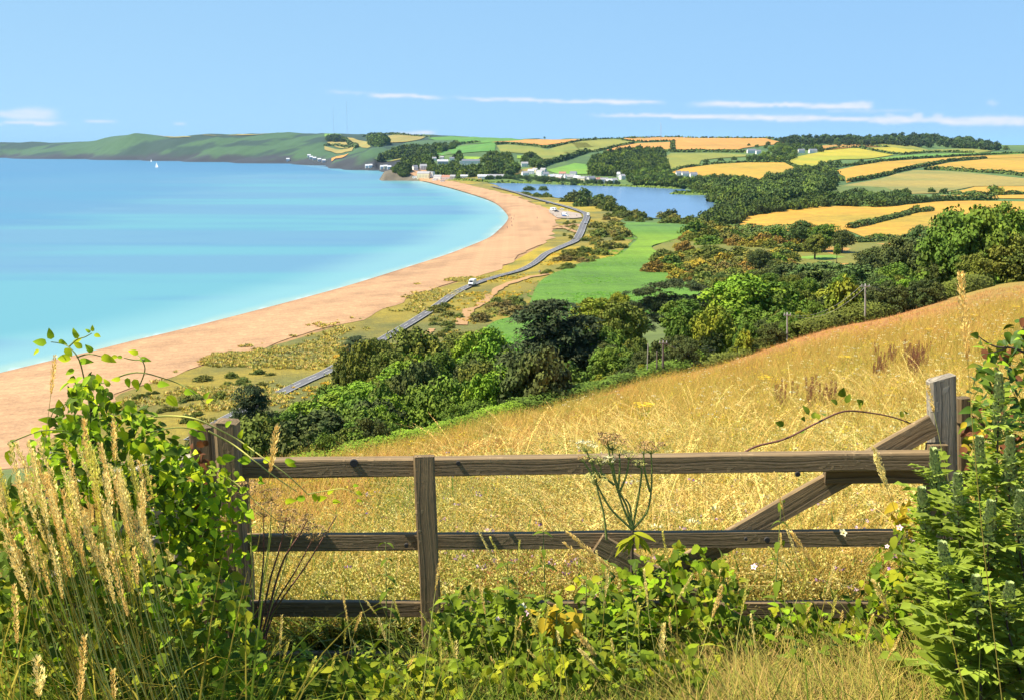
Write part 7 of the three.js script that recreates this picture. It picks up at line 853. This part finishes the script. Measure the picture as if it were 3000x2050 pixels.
  strew('meadow_grass', 'long straw-coloured grass with drooping heads on the upper meadow', tuftG(13, 0.55, 0.75, 0.0038, 2, { head: 6, hl: 0.012 }), mG, 19000, inMeadow(4.95, 75, (x, D, q) => q() < Math.max(tan(x, D) * sstep(16, 9, D) * 0.7 * sstep(0.4, 0.52, fbm(x * 1.1, D * 1.1)), 0.15 + 0.85 * right(x, D) * (D > 40 ? 0.6 : 1))), D => 0.75 + D / 90, STRAW);
  strew('meadow_grass', 'yellow-green grass of the meadow near the gate', tuftG(14, 0.5, 0.5, 0.004, 3, { head: 6, hl: 0.012 }), mG, 9000, inMeadow(4.9, 40, (x, D, q) => q() < (D < 13 ? tan(x, D) * 0.7 * sstep(0.6, 0.46, fbm(x * 1.1, D * 1.1)) : 0.5 * right(x, D))), D => 0.7 + D / 80, [...LIME, ...STRAW]);
  strew('meadow_grass', 'tall arching straw grass standing over the meadow by the gate', tuftG(9, 0.62, 1.25, 0.0045, 21, { head: 16, hl: 0.016 }), mG, 1500, inMeadow(5.2, 22, (x, D, q) => q() < tan(x, D) && fbm(x * 0.9 + 4, D * 0.9) > 0.46), D => 0.85 + D / 60, [[0.74, 0.54, 0.17], [0.66, 0.44, 0.12], [0.6, 0.5, 0.14]]);
  strew('meadow_flowers', 'frothy cream-yellow bedstraw behind the gate', bloomG(46, 0.40, 0.011, 5, 8), mat(1, 1, 1), 2600, inMeadow(4.95, 15, (x, D, q) => q() < tan(x, D) * (x / D < 0.12 && D < 11 ? 1 : 0.25)), D => 0.8 + D / 40, [[0.66, 0.58, 0.16], [0.7, 0.62, 0.22], [0.5, 0.47, 0.10]], 'wildflowers');
  strew('meadow_flowers', 'white flat flower heads scattered over the meadow', bloomG(3, 0.62, 0.024, 6, 16), mat(1, 1, 1), 520, inMeadow(6, 70, (x, D, q) => q() < right(x, D)), D => 0.7 + D / 110, [[0.8, 0.74, 0.36], [0.8, 0.76, 0.46]], 'wildflowers');
  strew('meadow_flowers', 'pink and mauve flowers behind the gate', bloomG(6, 0.42, 0.014, 7, 10), mat(1, 1, 1), 380, inMeadow(5, 13, (x, D, q) => x / D > -0.12), D => 0.9, [[0.6, 0.38, 0.5], [0.66, 0.48, 0.52], [0.42, 0.22, 0.5]], 'wildflowers');
  strew('meadow_flowers', 'yellow flowers scattered over the meadow', bloomG(8, 0.5, 0.025, 8, 9), mat(1, 1, 1), 900, inMeadow(7, 90, (x, D, q) => q() < 0.25 + 0.6 * right(x, D)), D => 0.7 + D / 110, [[0.7, 0.5, 0.02], [0.66, 0.55, 0.05]], 'wildflowers');
  strew('meadow_weeds', 'green leafy weeds behind the gate', tuftG(16, 0.34, 0.9, 0.012, 9), mG, 4200, inMeadow(4.9, 14, (x, D, q) => fbm(x * 1.3, D * 1.3) > 0.5 && (D < 7 || x / D > -0.12)), D => 1.0, [...GREEN, [0.1, 0.17, 0.02]], 'weeds');
  strew('meadow_weeds', 'rust-red sorrel behind the gate', bloomG(50, 0.36, 0.007, 10, 6), mat(1, 1, 1), 260, inMeadow(5, 9, (x, D, q) => x / D > -0.02 && x / D < 0.1), D => 1, [[0.42, 0.15, 0.05], [0.4, 0.2, 0.08]], 'weeds');
  const verge = (x0, x1, d0, d1) => q => { const D = lerp(d0, d1, q()), px = lerp(x0, x1, q()), p = at(px, 2000, D); return [p.x, p.z]; };
  strew('verge_grass', 'golden-green matted grass at the lower right before the gate', tuftG(16, 0.30, 0.9, 0.0035, 11), mG, 2800, verge(2020, 2860, 3.2, 4.1), D => 0.9, [[0.34, 0.30, 0.05], [0.42, 0.32, 0.07], [0.25, 0.26, 0.04], [0.46, 0.30, 0.09]]);
  const gTuft = tuftG(12, 0.34, 0.8, 0.004, 12), gC = [[0.15, 0.22, 0.02], [0.21, 0.24, 0.03], [0.34, 0.27, 0.06]]; strew('verge_grass', 'green grass mixed into the weeds before the gate', gTuft, mG, 1100, verge(1200, 2100, 3.3, 4.35), D => 0.75, gC); strew('verge_grass', 'green grass under the golden stems at the left', gTuft, mG, 600, verge(200, 740, 3.3, 4.35), D => 0.75, gC); strew('verge_grass', 'short grass before the lowest rail left of the upright', gTuft, mG, 700, verge(740, 1200, 3.3, 4.6), D => 0.3, gC);
  strew('verge_weeds', 'low green weeds covering the ground on our side of the gate', tuftG(14, 0.16, 1.1, 0.014, 13), mG, 2600, verge(-200, 3200, 1.6, 4.5), D => 1, GREEN, 'weeds');
}
{ // docks and ragwort of the meadow
  const dock = (() => { const q = rng(91), t = new THREE.Group(), st = new MB(), s = new MB(); for (let k = 0; k < 3; k++) { const a = k * 2.1, p = [V(0, 0, 0), V(Math.cos(a) * 0.05, 0.5, Math.sin(a) * 0.05), V(Math.cos(a) * 0.09, 0.95 - 0.12 * k, Math.sin(a) * 0.09)]; st.tube(p, [0.008, 0.006, 0.003], 5); for (let i = 0; i < 170; i++) { const f = 0.4 + 0.6 * q(), c = p[1].clone().lerp(p[2], (f - 0.4) / 0.6), d = rv(q).normalize(), l = 0.02; const b = 0.7 + 0.6 * q(); s.col = [b, b, b]; c.addScaledVector(d, 0.03 * (1.15 - f) + 0.008); s.leaf(c, d.multiplyScalar(l), V(d.z, 0.3, -d.x).normalize().multiplyScalar(l * 0.45), V(0, 1, 0), 0.2); } } st.build('stem', fl.cane, t); s.build('seed_spike', mat(0.24, 0.085, 0.035), t); return t; })();
  const rag = (() => { const q = rng(92), t = new THREE.Group(), st = new MB(), s = new MB(), l = new MB(); for (let k = 0; k < 9; k++) { const a = k * 2.4, e = V(Math.cos(a) * 0.16, 0.72 + 0.14 * q(), Math.sin(a) * 0.16); st.tube([V(0, 0, 0), V(e.x * 0.3, 0.4, e.z * 0.3), e], [0.006, 0.005, 0.003], 5); for (let i = 0; i < 50; i++) { const d = rv(q).setY(0.2 * q()); const o = e.clone().addScaledVector(d, 0.07); s.leaf(o, V(d.x, 0.2, d.z).normalize().multiplyScalar(0.024), V(-d.z, 0, d.x).normalize().multiplyScalar(0.011), V(0, 1, 0), 0.1); } for (let i = 0; i < 16; i++) { const f = q() * 0.8, d = rv(q).add(V(0, 0.2, 0)).normalize(); l.leaf(V(e.x * f * f, e.y * f, e.z * f * f), d.multiplyScalar(0.1), V(d.z, 0.1, -d.x).normalize().multiplyScalar(0.018), V(0, 1, 0), 0.2); } } st.build('stem', fl.stem, t); s.build('flowers', mat(0.72, 0.5, 0.02), t); l.build('leaves', fl.nettle2, t).userData.kind = 'stuff'; return t; })();
  const r = rng(93), put = (proto, name, cat, label, group, px, py, s) => { const p = hit(px, py, 5), c = copy(proto, name, label, p, r() * 6, [s, s, s], group); c.userData.category = cat; };
  const where = (x, x0, w, y, y0, h) => `${['left end', 'middle', 'right end'][clamp(Math.floor((x - x0) / w * 3), 0, 2)]}, ${['top', 'centre', 'bottom'][clamp(Math.floor((y - y0) / h * 3), 0, 2)]} of the patch`;
  for (let k = 0; k < 30; k++) { const x = 2555 + 165 * r(), y = 1060 + 95 * r(); put(dock, 'dock_plant', 'dock', `red-brown seeding dock in the right meadow patch, ${where(x, 2555, 165, y, 1060, 95)}`, 'docks in the right meadow', x, y, 0.6 + 0.4 * r()); }
  for (let k = 0; k < 26; k++) { const x = 2270 + 180 * r(), y = 1195 + 60 * r(); put(dock, 'dock_plant', 'dock', `red-brown dock left of the bramble shoot, ${where(x, 2270, 180, y, 1195, 60)}`, 'docks left of the bramble shoot', x, y, 0.5 + 0.3 * r()); }
  [[1885, 1290, 'ragwort clump with yellow heads above the hogweed'], [2470, 1110, 'ragwort clump on the open meadow left of the docks'], [2852, 965, 'ragwort clump high on the right meadow'], [2640, 950, 'far ragwort clump near the bramble bank'], [2975, 940, 'ragwort clump at the right frame edge'], [2130, 1090, 'ragwort at the lower hedge right of the grey pole'], [2240, 1180, 'ragwort on the open meadow left of centre right'], [2720, 1010, 'ragwort above the dock patch']].forEach(([x, y, l]) => put(rag, 'ragwort', 'wildflower', l, undefined, x, y, 0.8));
}
scene.traverse(o => { if (o.isMesh) { o.castShadow = true; o.receiveShadow = true; } });
renderer.render(scene, camera);
